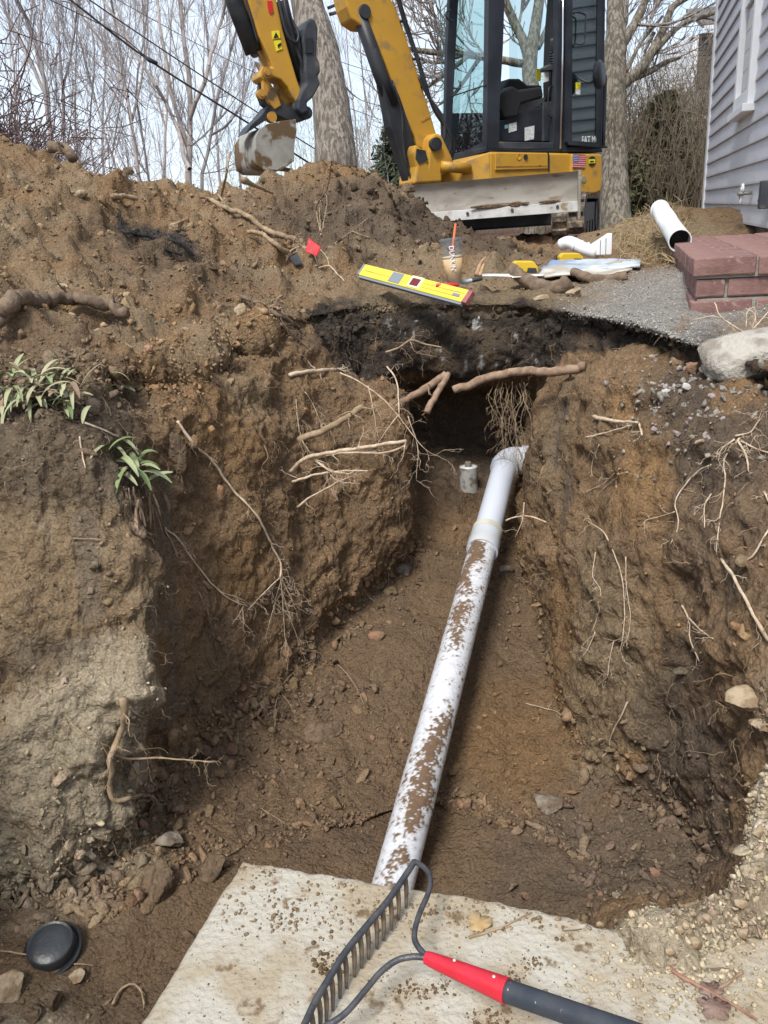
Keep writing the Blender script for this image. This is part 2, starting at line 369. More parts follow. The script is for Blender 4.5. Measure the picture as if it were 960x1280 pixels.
r7 = [p.tolist() for k, p in enumerate(PR[:, 7])]
tp = np.array(tp + r7 + rimp, float)
def tps_fit(P):
    n = len(P); d = np.linalg.norm(P[:, None, :2]-P[None, :, :2], axis=2)
    K = np.where(d > 0, d*d*np.log(d+1e-9), 0) + np.eye(n)*.02
    A = np.zeros((n+3, n+3)); A[:n, :n] = K; A[:n, n] = 1; A[:n, n+1:] = P[:, :2]; A[n, :n] = 1; A[n+1:, :n] = P[:, :2].T
    return np.linalg.solve(A, np.concatenate([P[:, 2], [0, 0, 0]]))
tw = tps_fit(tp)
def tps(xy):
    out = np.zeros(len(xy))
    for s in range(0, len(xy), 40000):
        q = xy[s:s+40000]; d = np.linalg.norm(q[:, None]-tp[None, :, :2], axis=2)
        out[s:s+40000] = (d*d*np.log(d+1e-9)) @ tw[:-3] + tw[-3] + q @ tw[-2:]
    return out
sel = VV >= 8
xy = G[sel][:, :2]; zt = tps(xy)
rr = np.linalg.norm(xy - np.array([0, 2.0]), axis=1); wgt = 1-sstep(6.5, 10.5, rr)
zt = np.clip(zt, -.95, 1.1)*wgt
r8 = int(np.argmax(vv >= 8)); corr = (G[r8, :, 2] - zt.reshape(-1, M)[0])
fade = 1-sstep(8.0, 8.55, VV[sel])
G[sel, 2] = zt + np.tile(corr, (NR-r8))*fade
P = G.reshape(-1, 3).copy(); Uf = UU.ravel(); Vf = VV.ravel(); tick('grid')
def grid_normals(Q):
    g = Q.reshape(NR, M, 3)
    du = np.roll(g, -1, 1)-np.roll(g, 1, 1); dv = np.gradient(g, axis=0)
    n = np.cross(dv, du).reshape(-1, 3); n /= (np.linalg.norm(n, axis=1, keepdims=True)+1e-12)
    return n
nrm = grid_normals(P)
if nrm[(r8+40)*M+5, 2] < 0: nrm = -nrm; FLIP = True
else: FLIP = False
def nsta(a, b, w=.35):     # soft window over stations
    return sstep(a-w, a+w, Uf)*(1-sstep(b-w, b+w, Uf))
dist = np.linalg.norm(P-CAM, axis=1)
wall = sstep(1.0, 1.6, Vf)*(1-sstep(6.0, 6.8, Vf))
outer = sstep(6.0, 7.2, Vf)
spoil = outer*nsta(5, 14.2, .6)
asph = np.maximum(nsta(11.3, 14.6, .4)*sstep(5.6, 6.1, Vf), nsta(14.3, 18, .4)*sstep(6.0, 6.3, Vf))*(1-sstep(7.6, 8.1, Vf))
gravel_top = nsta(14.6, 17.2, .45)*sstep(6.85, 7.15, Vf)*(1-sstep(8.02, 8.22, Vf))
rub = nsta(19.4, 23.4, .5)*sstep(3.5, 4.6, Vf)
fardamp = 1-sstep(7, 14, dist)
# keep the place clear of displacement under slab
under = (P[:, 2] < -.86) & (Vf > 5.5) & ((Uf < 3.6) | (Uf > 22.6)); keep = 1-under*1.0
# sharp torn edge of the near left block
disp = np.zeros(len(P))
g_ = P.reshape(NR, M, 3); spc = np.maximum(np.linalg.norm(np.roll(g_, -1, 1)-g_, axis=2), np.linalg.norm(np.gradient(g_, axis=0), axis=2)).ravel(); hf = 1-sstep(.010, .030, spc); sw_ = sstep(-.45, .5, Vf); hf = 1-sw_+hf*sw_
disp += .050*fbm(P, 3.1, 2, 1)*(1-.6*asph)*(1-.5*gravel_top)
disp += .040*fbm(P, 8.5, 3, 5)*(wall+.5*outer+.35)
n0 = fbm(P, 2.4, 2, 77)
a1, a2, aid = worley(P*np.array([1, 1, 1.5])*6.0+fbm(P, 6, 2, 31)[:, None]*.9, 3)
disp += (.034*(aid-.5)*sstep(.02, .5, a2-a1)-.005*(1-sstep(0, .10, a2-a1)))*wall*(1-.7*asph)*sstep(-.25, .15, n0)
b1, b2, bid = worley(P*15+fbm(P, 14, 2, 35)[:, None]*.8, 9)
disp += (.022*(bid-.45)*sstep(.0, .45, b2-b1)+.010*(.5-b1))*(.7+.1*wall+.9*spoil)*sstep(-.5, .2, n0)*np.maximum(.3+.7*hf, .85*spoil*(1-sstep(.035, .06, spc)))*(1-.8*gravel_top)
c1, c2, cid = worley(P*38, 12)
disp += (.010*(.55-c1)*(.4+cid))*(.7+.9*spoil+1.2*rub)*hf
disp += .011*fbm(P, 36, 3, 15, .6)*hf + .012*wall*fbm(P*np.array([1, 1, .35]), 15, 2, 16)
disp += spoil*(.16*np.maximum(0, fbm(P, 4.5, 2, 19))+.065*fbm(P, 10, 2, 119, .5))*(1-asph)
bv = np.linalg.norm(P-D(150, 862, 1.90), axis=1)/.10; disp += .055*(1-sstep(.45, 1.1, bv+.5*fbm(P, 9, 3, 401)))*(Vf > .8)
bv = np.linalg.norm(P-D(162, 965, 1.93), axis=1)/.085; disp -= .06*(1-sstep(.3, 1.1, bv+.6*fbm(P, 9, 3, 402)))*(Vf > .8)
disp += rub*.02*(np.abs(fbm(P, 16, 3, 23))-.2)
# smooth scrape marks left by the bucket teeth on the left walls
def capsule(p0, p1, r):
    p0, p1 = np.asarray(p0), np.asarray(p1); d = p1-p0; t = np.clip(((P-p0) @ d)/(d @ d), 0, 1)
    return np.linalg.norm(P-(p0+t[:, None]*d), axis=1)/r
smear = np.zeros(len(P))
for (q0, q1, r) in (((215, 700, 2.25), (222, 900, 2.22), .045), ((108, 650, 1.90), (112, 770, 1.84), .03), ((195, 610, 2.25), (205, 690, 2.25), .06),
                    ((700, 520, 2.75), (690, 570, 2.75), .06), ((720, 600, 2.6), (700, 640, 2.6), .05), ((560, 800, 2.75), (480, 1000, 2.1), .0)):
    if r: smear = np.maximum(smear, 1-sstep(.75, 1.25, capsule(D(*q0), D(*q1), r)+.35*fbm(P, 30, 2, 70)))
disp = disp*(1-.9*smear) - .012*smear
PA_, PB_ = D(497, 1085, 2.0), D(632, 580, 3.42); PA_ = PA_-(PB_-PA_)*.15
pc = capsule(PA_, PB_+RGT*.05, 1.0); disp = np.where(pc < .10, np.minimum(disp, .004), disp)
rimz = nsta(11, 19, .4)*np.exp(-((Vf-6.8)/.55)**2); disp += rimz*(.045*fbm(P, 7, 3, 501)+.03*fbm(P, 19, 2, 502))
disp *= keep*(.15+.85*fardamp)
# flat worked floor
sm = sstep(-.2, .7, Vf)[:, None]; nv = nrm*sm + np.array([0, 0, 1.0])*(1-sm); nv /= np.linalg.norm(nv, axis=1, keepdims=True)
floorp = 1-sstep(.8, 1.4, Vf)
disp += floorp*(.035*fbm(P, 6, 2, 120)+.02*np.maximum(0, fbm(P, 12, 3, 121)))*(np.clip(.35+nsta(4, 11, .8)+.8*nsta(17.5, 22, .6), 0, 1.3)*sw_+.8*(1-sw_))
P2 = P + nv*disp[:, None]
P = P2; nrm = grid_normals(P)*(-1 if FLIP else 1)
tick('disp')
# ---------- colours of the earth
brown = np.array([.238, .155, .088]); tan = np.array([.30, .225, .14]); dark = np.array([.075, .058, .044]); orange = np.array([.255, .155, .075])
greyb = np.array([.155, .125, .095]); black = np.array([.036, .033, .031]); pale = np.array([.44, .37, .265]); grav = np.array([.27, .255, .235])
moist = np.array([.150, .106, .070]); litter = np.array([.13, .075, .05])
n1 = fbm(P, 1.7, 4, 41); n2 = fbm(P, 5, 4, 47); n3 = fbm(P, 14, 4, 53)
C = np.tile(brown, (len(P), 1))
def mixin(col, w):
    global C
    w = np.clip(w, 0, 1)[:, None]; C = C*(1-w)+np.asarray(col)*w
mixin(moist, sstep(-.1, .35, n2)*.7)
mixin(orange, sstep(.12, .5, n1+.3*n3)*.35)
mixin(tan, spoil*sstep(-.25, .3, n2)*.65); mixin(orange, spoil*sstep(-.1, .35, -n2+.5*n1)*.35); mixin(dark, spoil*sstep(.22, .42, n1-.4*n3)*.7)
leftb = nsta(5.5, 8.35, .25)*wall
mixin(tan*.92, leftb*.6); mixin(greyb, leftb*sstep(0, .3, n2)*.6); mixin(pale*.8, leftb*sstep(.15, .4, n3)*.5)
mixin(dark*1.3, nsta(4.5, 8.6, .4)*sstep(4.4, 5.2, Vf)*(1-sstep(6.6, 7.0, Vf))*.75)
floorw = (1-sstep(1.0, 1.9, Vf))
mixin(moist, floorw*.6)
# hit helper on the base grid for placing colour patches in space
def blob(px, py, d, r, col, w=1.0, sq=1.0, ns=.5):
    c = D(px, py, d); q = (P-c); q[:, 2] *= sq
    e = np.sqrt((q*q).sum(1))/r; sel = e < 1.9
    if not sel.any(): return
    e = e[sel] + ns*fbm(P[sel], 2.2/r, 3, int(px+py)); ww = np.clip(w*(1-sstep(.55, 1.15, e)), 0, 1)[:, None]
    C[sel] = C[sel]*(1-ww)+np.asarray(col)*ww
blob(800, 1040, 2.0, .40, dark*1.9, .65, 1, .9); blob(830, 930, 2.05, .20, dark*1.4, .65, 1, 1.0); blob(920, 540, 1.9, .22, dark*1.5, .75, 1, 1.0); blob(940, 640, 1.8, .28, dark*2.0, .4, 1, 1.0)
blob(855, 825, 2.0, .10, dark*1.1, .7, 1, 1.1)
blob(820, 610, 2.15, .15, orange*1.15, .85); blob(795, 510, 2.3, .10, orange*1.2, .8); blob(720, 760, 2.6, .2, orange*.8, .6); blob(775, 950, 2.2, .07, orange*1.3, .8)
blob(930, 480, 1.95, .1, orange*1.3, .5); blob(780, 800, 2.25, .2, tan*.8, .5); blob(700, 560, 2.8, .3, tan*.62, .5); blob(660, 880, 2.5, .3, orange*.8, .55)
blob(755, 850, 2.3, .22, tan*.75, .7, .6, .9); blob(745, 720, 2.3, .16, tan*.7, .6, 1, .9); blob(640, 930, 2.4, .22, orange*.85, .5)
blob(230, 755, 2.25, .12, orange*1.1, .8, 2.5); blob(310, 720, 2.5, .13, orange*.95, .7); blob(250, 730, 2.3, .1, orange, .6, 2)
blob(280, 520, 2.45, .2, orange*1.0, .6); blob(330, 560, 2.55, .15, orange*.8, .4); blob(320, 480, 2.6, .15, tan*.9, .5)
blob(90, 1000, 1.85, .28, pale*.85, .75); blob(80, 900, 1.8, .15, pale*.9, .7); blob(150, 850, 1.85, .13, pale*.95, .7); blob(60, 570, 1.9, .18, tan*.8, .3)
blob(40, 1260, 1.45, .14, pale*.8, .7); blob(180, 1090, 2.0, .08, orange, .6); blob(60, 470, 2.15, .3, dark*1.6, .5)
blob(575, 560, 3.85, .42, dark*1.5, .75)  # shade of the undercut back recess, painted into the wall's soil colour
blob(200, 330, 3.3, .5, moist, .6); blob(205, 295, 3.5, .16, black*1.5, .9); blob(420, 290, 4.3, .5, dark*1.4, .75); blob(480, 270, 4.7, .5, dark*1.5, .75); blob(420, 205, 5.0, .25, orange, .7)
blob(570, 310, 4.9, .6, dark*1.3, .8); blob(350, 260, 4.6, .35, moist, .5); blob(815, 300, 5.0, .55, tan*.95, .9); blob(640, 300, 7.5, 2.5, litter, .0)
blob(860, 500, 2.15, .16, dark*1.2, .8)
mixin(greyb*1.1, smear*.6)
n9 = fbm(P, 20, 3, 333)
asph = sstep(.3, .7, asph+.45*n9+.2*n2)*(asph > .03)
mixin(black, asph*(.90-.5*sstep(.0, .35, n2)*(Vf < 6.8))*(1-.35*sstep(.2,.4,n3)))
whsp = sstep(.22, .34, fbm(P*np.array([1, 1, .45]), 22, 3, 91))
mixin((.55, .54, .52), whsp*nsta(12.7, 14.6, .25)*sstep(6.05, 6.25, Vf)*(1-sstep(6.95, 7.05, Vf))*.9)
mixin(dark*1.5, outer*nsta(16.2, 19.3, .4)*(1-sstep(7.4, 7.9, Vf))*.8)
mixin(grav*1.15, gravel_top*.95*sstep(-.45, .1, n2+.25)); mixin(tan*.8, nsta(12, 15, .6)*sstep(6.95, 7.2, Vf)*(1-sstep(8.1, 8.3, Vf))*.85*sstep(-.3, .2, n2))
mixin(pale, rub*(.6+.4*sstep(-.2, .2, n3)))
mixin(litter, sstep(6.5, 8.5, dist)*outer); mixin(np.array([.075, .062, .04]), sstep(12, 26, dist)*outer*sstep(-.1, .2, n1))
sp2 = fbm(P, 55, 3, 61, .7)
C *= (1+.35*sp2+.22*n3)[:, None]
C = np.clip(C, .012, .7)
tick('colour')
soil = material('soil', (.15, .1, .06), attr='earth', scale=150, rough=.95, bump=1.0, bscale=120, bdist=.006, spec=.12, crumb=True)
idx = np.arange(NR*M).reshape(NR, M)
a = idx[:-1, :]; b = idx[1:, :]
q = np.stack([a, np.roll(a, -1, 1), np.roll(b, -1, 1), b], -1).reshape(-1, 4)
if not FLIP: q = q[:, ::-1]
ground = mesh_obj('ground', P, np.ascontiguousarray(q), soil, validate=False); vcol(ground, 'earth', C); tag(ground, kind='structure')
print('TRIS', 2*len(q)); tick('mesh')
BV = BVHTree.FromPolygons([tuple(v) for v in P], q.tolist(), epsilon=0.0)
tick('bvh')
def hit(px, py, off=0.0, maxd=60):
    """point of the ground seen at a pixel of the photograph, lifted by off metres along its normal"""
    v = Vector(RAY(px, py)).normalized()
    h = BV.ray_cast(Vector(CAM), v, maxd)
    if h[0] is None: return None, None
    n = h[1]
    if n.dot(v) > 0: n = -n
    return np.array(h[0] + n*off), np.array(n)
def down(x, y, z0=2.0):
    h = BV.ray_cast(Vector((x, y, z0)), Vector((0, 0, -1)))
    return np.array(h[0]) if h[0] is not None else np.array([x, y, 0.0])
# ------------------------------------------------------------------ brick stoop, slab, pipes and the loose earth
def unit(v): v = np.asarray(v, float); return v/np.linalg.norm(v)
UP = np.array([0, 0, 1.0])
HD = RAY(782, 252); HD = unit([HD[0], HD[1], 0]); HB = np.array([HD[1], -HD[0], 0])     # along the house wall (away), to the right of it
m_brick = material('brick_red', (.26, .150, .132), (.18, .098, .088), scale=14, rough=.9, bump=.6, bscale=130, bdist=.004, third=(.36, .25, .22), tscale=28, tlo=.56, thi=.74)
m_mortar = material('mortar', (.30, .28, .25), (.25, .22, .18), scale=20, rough=.95, bump=.5, bscale=90)
m_conc = material('concrete', (.42, .395, .335), (.34, .285, .205), scale=7, rough=.95, bump=1.0, bscale=85, bdist=.007, third=(.17, .12, .07), tscale=22, tlo=.61, thi=.70, detail=14, lo=.42, hi=.60)
m_pvc = material('pvc_white', (.66, .68, .70), (.58, .60, .62), scale=5, rough=.38, bump=.05, bscale=200, spec=.5)
m_pale = material('pale_stone', (.38, .30, .205), (.23, .165, .10), scale=32, rough=.95, bump=1.0, bscale=110, bdist=.006, lo=.4, hi=.6, detail=10)
m_stone = material('grey_stone', (.25, .215, .175), (.16, .12, .085), scale=28, rough=.95, bump=1.0, bscale=90, bdist=.006, lo=.4, hi=.6, detail=10)
m_rust = material('rusty_stone', (.27, .15, .095), (.18, .12, .075), scale=30, rough=.95, bump=1.0, bscale=90, bdist=.006, lo=.4, hi=.6)
m_brstone = material('brown_stone', (.20, .14, .09), (.13, .09, .058), scale=30, rough=.97, bump=1.0, bscale=90, bdist=.008, crumb=True)
m_white = material('white_stone', (.52, .51, .49), (.36, .34, .31), scale=20, rough=.7, bump=.3, bscale=70)
m_clod = material('clod_earth', (.15, .1, .06), attr='earth', scale=160, rough=.96, bump=1.0, bscale=140, bdist=.005, spec=.12)

# stoop -------------------------------------------------------------
O = Z(867, 324, .205)
stoop = empty('brick_stoop', O - UP*.205)
tag(stoop, 'low red brick stoop beside the grey siding, three courses high above the trench edge', 'stoop')
def brick_mesh(L, Dp, H, seed):
    bm = bmesh.new(); bmesh.ops.create_cube(bm, size=1)
    bmesh.ops.scale(bm, vec=(L, Dp, H), verts=bm.verts)
    bmesh.ops.subdivide_edges(bm, edges=bm.edges[:], cuts=1, use_grid_fill=True)
    r = random.Random(seed)
    for v in bm.verts: v.co += Vector((r.uniform(-1, 1), r.uniform(-1, 1), r.uniform(-1, 1)))*.0016
    me = bpy.data.meshes.new('brick'); bm.to_mesh(me); bm.free(); me.materials.append(m_brick); return me
fullm = [brick_mesh(.193, .092, .060, k) for k in range(4)]
halfm = [brick_mesh(.092, .092, .060, k+9) for k in range(2)]
sidem = [brick_mesh(.092, .193, .060, k+19) for k in range(2)]
Rb = Matrix(((HB[0], HD[0], 0), (HB[1], HD[1], 0), (0, 0, 1)))
def brick(me, b, a, z, jz=0):
    o = bpy.data.objects.new('brick', me); COL.objects.link(o); o.parent = stoop
    p = HB*b + HD*a; o.matrix_local = (Matrix.Translation((p[0], p[1], .205+z+jz)) @ (Matrix.Rotation(random.uniform(-.012, .012), 3, 'Z') @ Rb).to_4x4())
    m = o.modifiers.new('bevel', 'BEVEL'); m.width = .005; m.segments = 2; m.limit_method = 'ANGLE'; m.angle_limit = math.radians(50)
    return o
for r_ in range(16):
    for c_ in range(4): brick(random.choice(fullm), .098+.2005*c_, .048+.1005*r_, -.030, random.uniform(-.0015, .0015))
for c_ in range(5):
    if c_ == 0: brick(halfm[0], .060, .062, -.098)
    else: brick(random.choice(fullm), .060+.152+.2015*(c_-1), .062, -.098)
for k in range(7): brick(sidem[k % 2], .060, .062+.15+.2015*k, -.098)
for c_ in range(3): brick(random.choice(fullm), .098+.205*c_, .055, -.170)
for k in range(7): brick(sidem[k % 2], .052, .055+.155+.2015*k, -.170)
mb = MB()
for (b0, b1, a0, a1, z0, z1) in ((.012, .80, .012, 1.59, -.066, -.005), (.024, .80, .026, 1.55, -.131, -.0665), (.022, .64, .022, 1.55, -.205, -.1325)):
    mb.box(O + HB*b0+HD*a0+UP*z0, HB*(b1-b0), HD*(a1-a0), UP*(z1-z0))
mb.build('mortar', m_mortar, stoop)

# slab --------------------------------------------------------------
FE = smooth_path(np.array([sA, sB, Z(545, 1113, SLAB_Z), sC, Z(700, 1143, SLAB_Z), sD, W(.60, .92, SLAB_Z), W(1.0, .80, SLAB_Z)]), 260)
LE = smooth_path(np.array([sA, sL1, sL2, sL2+(sL2-sA)*.6, sL2+(sL2-sA)*1.6]), 190)
nu, nv2 = len(FE), len(LE)
en = fbm(FE, 9, 4, 5)[:, None]; en2 = fbm(LE, 9, 4, 8)[:, None]
FE[:, :2] += en*np.array([[.0, .012]])+fbm(FE, 40, 3, 77)[:, None]*np.array([[0, .006]]); LE[:, :2] += en2*np.array([[.006, 0]])
TOP = FE[None, :, :]+(LE[:, None, :]-LE[0][None, None, :])*np.ones((1, nu, 1))
TP = TOP.reshape(-1, 3).copy()
ii, jj = np.meshgrid(np.arange(nu), np.arange(nv2))
edge = np.minimum(ii.ravel(), 9e9)*0+np.minimum(jj.ravel()*.006, ii.ravel()*.005)
TP[:, 2] += .0035*fbm(TP, 6, 3, 3)+.0016*fbm(TP, 45, 3, 4) - .006*np.exp(-edge/.004)*(1+1.5*fbm(TP, 30, 3, 6))
gi = np.arange(nu*nv2).reshape(nv2, nu)
qt = np.stack([gi[:-1, :-1], gi[1:, :-1], gi[1:, 1:], gi[:-1, 1:]], -1).reshape(-1, 4)
# rough broken sides
def skirt(line, out, base, flip):
    k = len(line); rws = [line]
    for z in (.03, .06, .09, .12):
        q = line.copy(); q[:, 2] -= z; w_ = fbm(q, 14, 3, 55)[:, None]*.016 + (.004 if z < .05 else -.004)
        rws.append(q+out*w_)
    V = np.concatenate(rws[1:]); return V
FEt = TP.reshape(nv2, nu, 3)[0]; LEt = TP.reshape(nv2, nu, 3)[:, 0]
V1 = skirt(FEt, np.array([0, 1.0, 0]), 0, 0); V2 = skirt(LEt, np.array([-1.0, 0, 0]), 0, 0)
n0_ = nu*nv2; g1 = np.concatenate([gi[0][None], (n0_+np.arange(4*nu)).reshape(4, nu)]); g2 = np.concatenate([gi[:, 0][None], (n0_+4*nu+np.arange(4*nv2)).reshape(4, nv2)])
q1 = np.stack([g1[:-1, :-1], g1[:-1, 1:], g1[1:, 1:], g1[1:, :-1]], -1).reshape(-1, 4)
q2 = np.stack([g2[:-1, :-1], g2[1:, :-1], g2[1:, 1:], g2[:-1, 1:]], -1).reshape(-1, 4)
slab = mesh_obj('concrete_slab', np.concatenate([TP, V1, V2]), np.concatenate([qt, q1, q2]), m_conc)
tag(slab, 'pale stained concrete slab in the foreground that the garden rake lies on', 'slab')
SLB = BVHTree.FromPolygons([tuple(v) for v in TP], qt.tolist())
def shit(px, py, off=0):
    h = SLB.ray_cast(Vector(CAM), Vector(RAY(px, py)).normalized(), 5)
    return np.array(h[0])+UP*off if h[0] is not None else Z(px, py, SLAB_Z+off)

# loose rocks ---------------------------------------------------------
def ico(sub):
    bm = bmesh.new(); bmesh.ops.create_icosphere(bm, subdivisions=sub, radius=1)
    V = np.array([v.co[:] for v in bm.verts]); Fq = np.array([[v.index for v in f.verts] for f in bm.faces]); bm.free(); return V, Fq
ICO = {k: ico(k) for k in (1, 2, 3, 4)}
def rock_shape(seed, sub, cuts=9, rough=.10, dr=(.55, .9)):
    V, Fq = ICO[sub]; V = V.copy(); r = np.random.default_rng(seed)
    for _ in range(cuts):
        n = unit(r.normal(size=3)); d = r.uniform(*dr); e = V @ n-d; V -= np.outer(np.maximum(e, 0), n)
    V *= 1+rough*fbm(V+seed*3.1, 1.6, 3, seed % 97)[:, None]*2
    V *= r.uniform(.75, 1.15, 3); return V, Fq
def rotm(r):
    q = r.normal(size=4); q /= np.linalg.norm(q); w, x, y, z = q
    return np.array([[1-2*(y*y+z*z), 2*(x*y-z*w), 2*(x*z+y*w)], [2*(x*y+z*w), 1-2*(x*x+z*z), 2*(y*z-x*w)], [2*(x*z-y*w), 2*(y*z+x*w), 1-2*(x*x+y*y)]])
def scatter(name, w, n, smin, smax, mat, sub=2, pw=2.2, colmul=None, colour=None, sink=.25, seed=1, shapes=8, flat=1.0, near=None):
    if sub == 2 and smax > .02 and not near:
        scatter(name, w, int(n*.62), smin, smax*.42, mat, 1, pw*.6, colmul, colour, sink, seed+300, shapes, flat, True)
        n = int(n*.38); smin = smax*.3; pw = pw*.85
    r = np.random.default_rng(seed); p = w/w.sum(); ids = r.choice(len(P), n, p=p)
    lib = [rock_shape(seed*50+k, sub, 7, .10, (.22, .62))[0]*np.array([1, .55+.09*(k % 5), .75]) for k in range(shapes)]; Fq = ICO[sub][1]; nvx = len(lib[0])
    lib = [v*(1+.30*fbm(v+9*i, 1.9, 3, 71+i, .7)[:, None]*2) for i, v in enumerate(lib)]; L = np.array(lib); k = r.integers(0, shapes, n); S = smin+(smax-smin)*r.random(n)**pw
    R = np.array([rotm(r) for _ in range(n)])
    V = np.einsum('nij,nvj->nvi', R, L[k]*S[:, None, None]) 
    V[:, :, 2] *= flat
    ctr = P[ids]+nrm[ids]*(S*(1-sink*2)*.5)[:, None]+r.normal(size=(n, 3))*.003
    V += ctr[:, None, :]
    Fa = (Fq[None]+np.arange(n)[:, None, None]*nvx).reshape(-1, 3)
    o = mesh_obj(name, V.reshape(-1, 3), Fa, mat, smooth=(sub == 1), validate=False)
    Cc = C[ids] if colour is None else np.tile(np.asarray(colour), (n, 1))
    if colmul is not None: Cc = Cc*colmul
    Cc = Cc*r.uniform(.75, 1.3, (n, 1))*(1+r.normal(size=(n, 3))*.03)
    vcol(o, 'earth', np.repeat(np.clip(Cc, .01, .8), nvx, 0)); tag(o, kind='stuff'); return o
tick('slab')
dist = np.linalg.norm(P-CAM, axis=1)
px_, py_, dp_ = proj(P); inv = (dp_ > .3) & (px_ > -60) & (px_ < 1020) & (py_ > 120) & (py_ < 1330)
area = np.ones(len(P))*inv*(1-under)
upf = sstep(-.1, .5, nrm[:, 2])
lim = (dist < 8)
fl = (Vf < 1.3)
scatter('soil_crumbs', area*lim*(fl*(.5+1.6*nsta(3, 11, .8)+1.2*nsta(17, 22, .6))+.35*wall*(1-smear)+.25)*sstep(-.3, .2, n2+.2), 9000, .002, .010, m_clod, sub=1, seed=3, colmul=1.05)
scatter('soil_clods', area*lim*(fl*(nsta(4, 10, .8)+.8*nsta(17.5, 22, .6)+.12)+.12*wall*upf), 2200, .005, .040, m_clod, sub=2, pw=3.2, seed=4, sink=.5)
scatter('fallen_clods', area*lim*sstep(.0, .9, Vf)*(1-sstep(1.3, 2.1, Vf))*sstep(-.35, .25, n2)*(.3+nsta(7, 13, .6)+.5*nsta(14.5, 20, .6)), 1800, .005, .036, m_clod, sub=2, pw=2.8, seed=14, sink=.3)
scatter('spoil_clods', area*spoil*(1-asph)*(1-nsta(11.5, 15, .3)*(Vf < 8.1))*(1-sstep(7.5, 9, dist))*(.4+sstep(-.2, .3, n3)), 3800, .006, .036, m_clod, sub=2, pw=3.0, seed=5, sink=.45, colmul=1.05)
scatter('spoil_crumbs', area*outer*(1-asph)*(1-sstep(7, 9, dist))*(nsta(4.5, 15, .6)), 9000, .003, .013, m_clod, sub=1, pw=2, seed=6, colmul=1.1)
scatter('rubble_gravel', area*rub*(1-sstep(1.9, 2.2, dist)), 3000, .002, .015, m_clod, sub=1, pw=2.6, seed=7, colmul=.95, sink=.6)
scatter('rim_clods', area*nsta(11, 18.5, .4)*np.exp(-((Vf-6.9)/.35)**2), 900, .004, .03, m_clod, sub=2, pw=2.6, seed=21, sink=.35)
scatter('floor_crumbs', area*(Vf < -.40)*(Uf < 12)*1.0, 700, .004, .016, m_clod, sub=1, pw=1.6, seed=33, sink=.3)
scatter('path_gravel', area*gravel_top*(dist < 5), 3600, .002, .007, m_clod, sub=1, pw=1.6, seed=8, colour=(.36, .345, .31), sink=.5)
gsh = np.exp(-(np.linalg.norm(P-D(850, 500, 2.2), axis=1)/.15)**2)+.7*np.exp(-(np.linalg.norm(P-D(880, 540, 2.0), axis=1)/.13)**2)
scatter('wall_gravel', area*gsh, 420, .004, .019, m_clod, sub=2, pw=2.0, seed=9, colour=(.26, .23, .20), sink=.45)
scatter('blade_clods', area*np.exp(-(np.linalg.norm(P-D(520, 250, 5.0), axis=1)/.45)**2), 260, .01, .05, m_clod, sub=2, pw=2.5, seed=10, sink=.4, colour=(.085, .062, .042))
scatter('dark_clods', area*np.exp(-(np.linalg.norm(P-D(600, 300, 5.0), axis=1)/.7)**2), 420, .01, .045, m_clod, sub=2, pw=2.5, seed=11, sink=.4, colour=(.09, .065, .045))
tick('scatter')
def rock(name, label, px, py, wpx, mat, seed, sq=(1, 1, 1), sink=.3, cat='stone', on=None, sub=4, cuts=10, group=None, rot=0):
    p, n = (hit(px, py) if on is None else (on, UP))
    if p is None: p, n = D(px, py, 2), UP
    d = (p-CAM) @ FWD; s = wpx*d/F_PX/2
    V, Fq = rock_shape(seed, sub, cuts, .05, (.35, .8))
    V = V/np.abs(V).max(0)*np.array(sq)
    V *= 1+(.16*fbm(V+seed, 2.6, 4, 3, .65)+.05*fbm(V+seed, 12, 2, 4))[:, None]
    a_ = math.atan2(RGT[1], RGT[0])+rot; ca, sa = math.cos(a_), math.sin(a_); V = V @ np.array([[ca, sa, 0], [-sa, ca, 0], [0, 0, 1]])
    base = p + n*s*sq[2]*(1-sink*1.6)*.5
    o = mesh_obj(name, V*s, Fq, mat, smooth=False, world=False); o.location = Vector(base)
    pass
    tag(o, label, cat, group); return o
0 and rock('concrete_chunk', 'broken pale concrete chunk jutting in at the right edge below the brick stoop', 938, 446, 124, material('chunk', (.46, .42, .36), (.27, .24, .20), scale=16, rough=.95, bump=.8, bscale=70, bdist=.01, detail=9), 21, (1, .55, .42), .1, 'concrete chunk', on=D(942, 452, 2.12))
rock('stone', 'flat pale yellowish stone on the rubble rim at the right edge', 940, 876, 56, m_pale, 22, (1, .8, .55), .1)
rock('stone', 'small pale stone just under the flat yellowish stone at the right edge', 956, 905, 30, m_pale, 23, (1, .8, .7), .2)
rock('stone', 'wide brown stone half buried in the trench floor left of the pipe', 400, 916, 56, m_brstone, 24, (1, .8, .75), .35)
rock('stone', 'rusty pink flat stone set in the soil above the wide brown stone', 474, 796, 30, m_rust, 25, (1, .6, .5), .4)
rock('stone', 'grey brown stone at the foot of the back left trench wall', 508, 714, 26, m_stone, 26, (1, .8, .7), .3)
rock('stone', 'grey round stone beside the dark right side of the pipe coupling', 633, 714, 22, m_stone, 27, (1, .8, .6), .2)
rock('stone', 'pinkish stone low on the trench floor near the rubble rim', 818, 1094, 17, m_rust, 28, (1, .9, 1), .2)
rock('stone', 'small grey green pebble left of the pinkish floor stone', 771, 1122, 12, m_stone, 29)
rock('stone', 'orange brown oblong stone among clods left of the trench floor', 179, 1033, 20, m_rust, 30, (.7, .6, 1), .2)
rock('stone', 'grey speckled rock among clods above the black cap', 208, 1055, 40, m_stone, 31, (1, .8, .8), .2)
rock('clod', 'large brown clay clod beside the upper left corner of the slab', 203, 1112, 66, m_brstone, 32, (1, .8, .75), .3, 'clod')
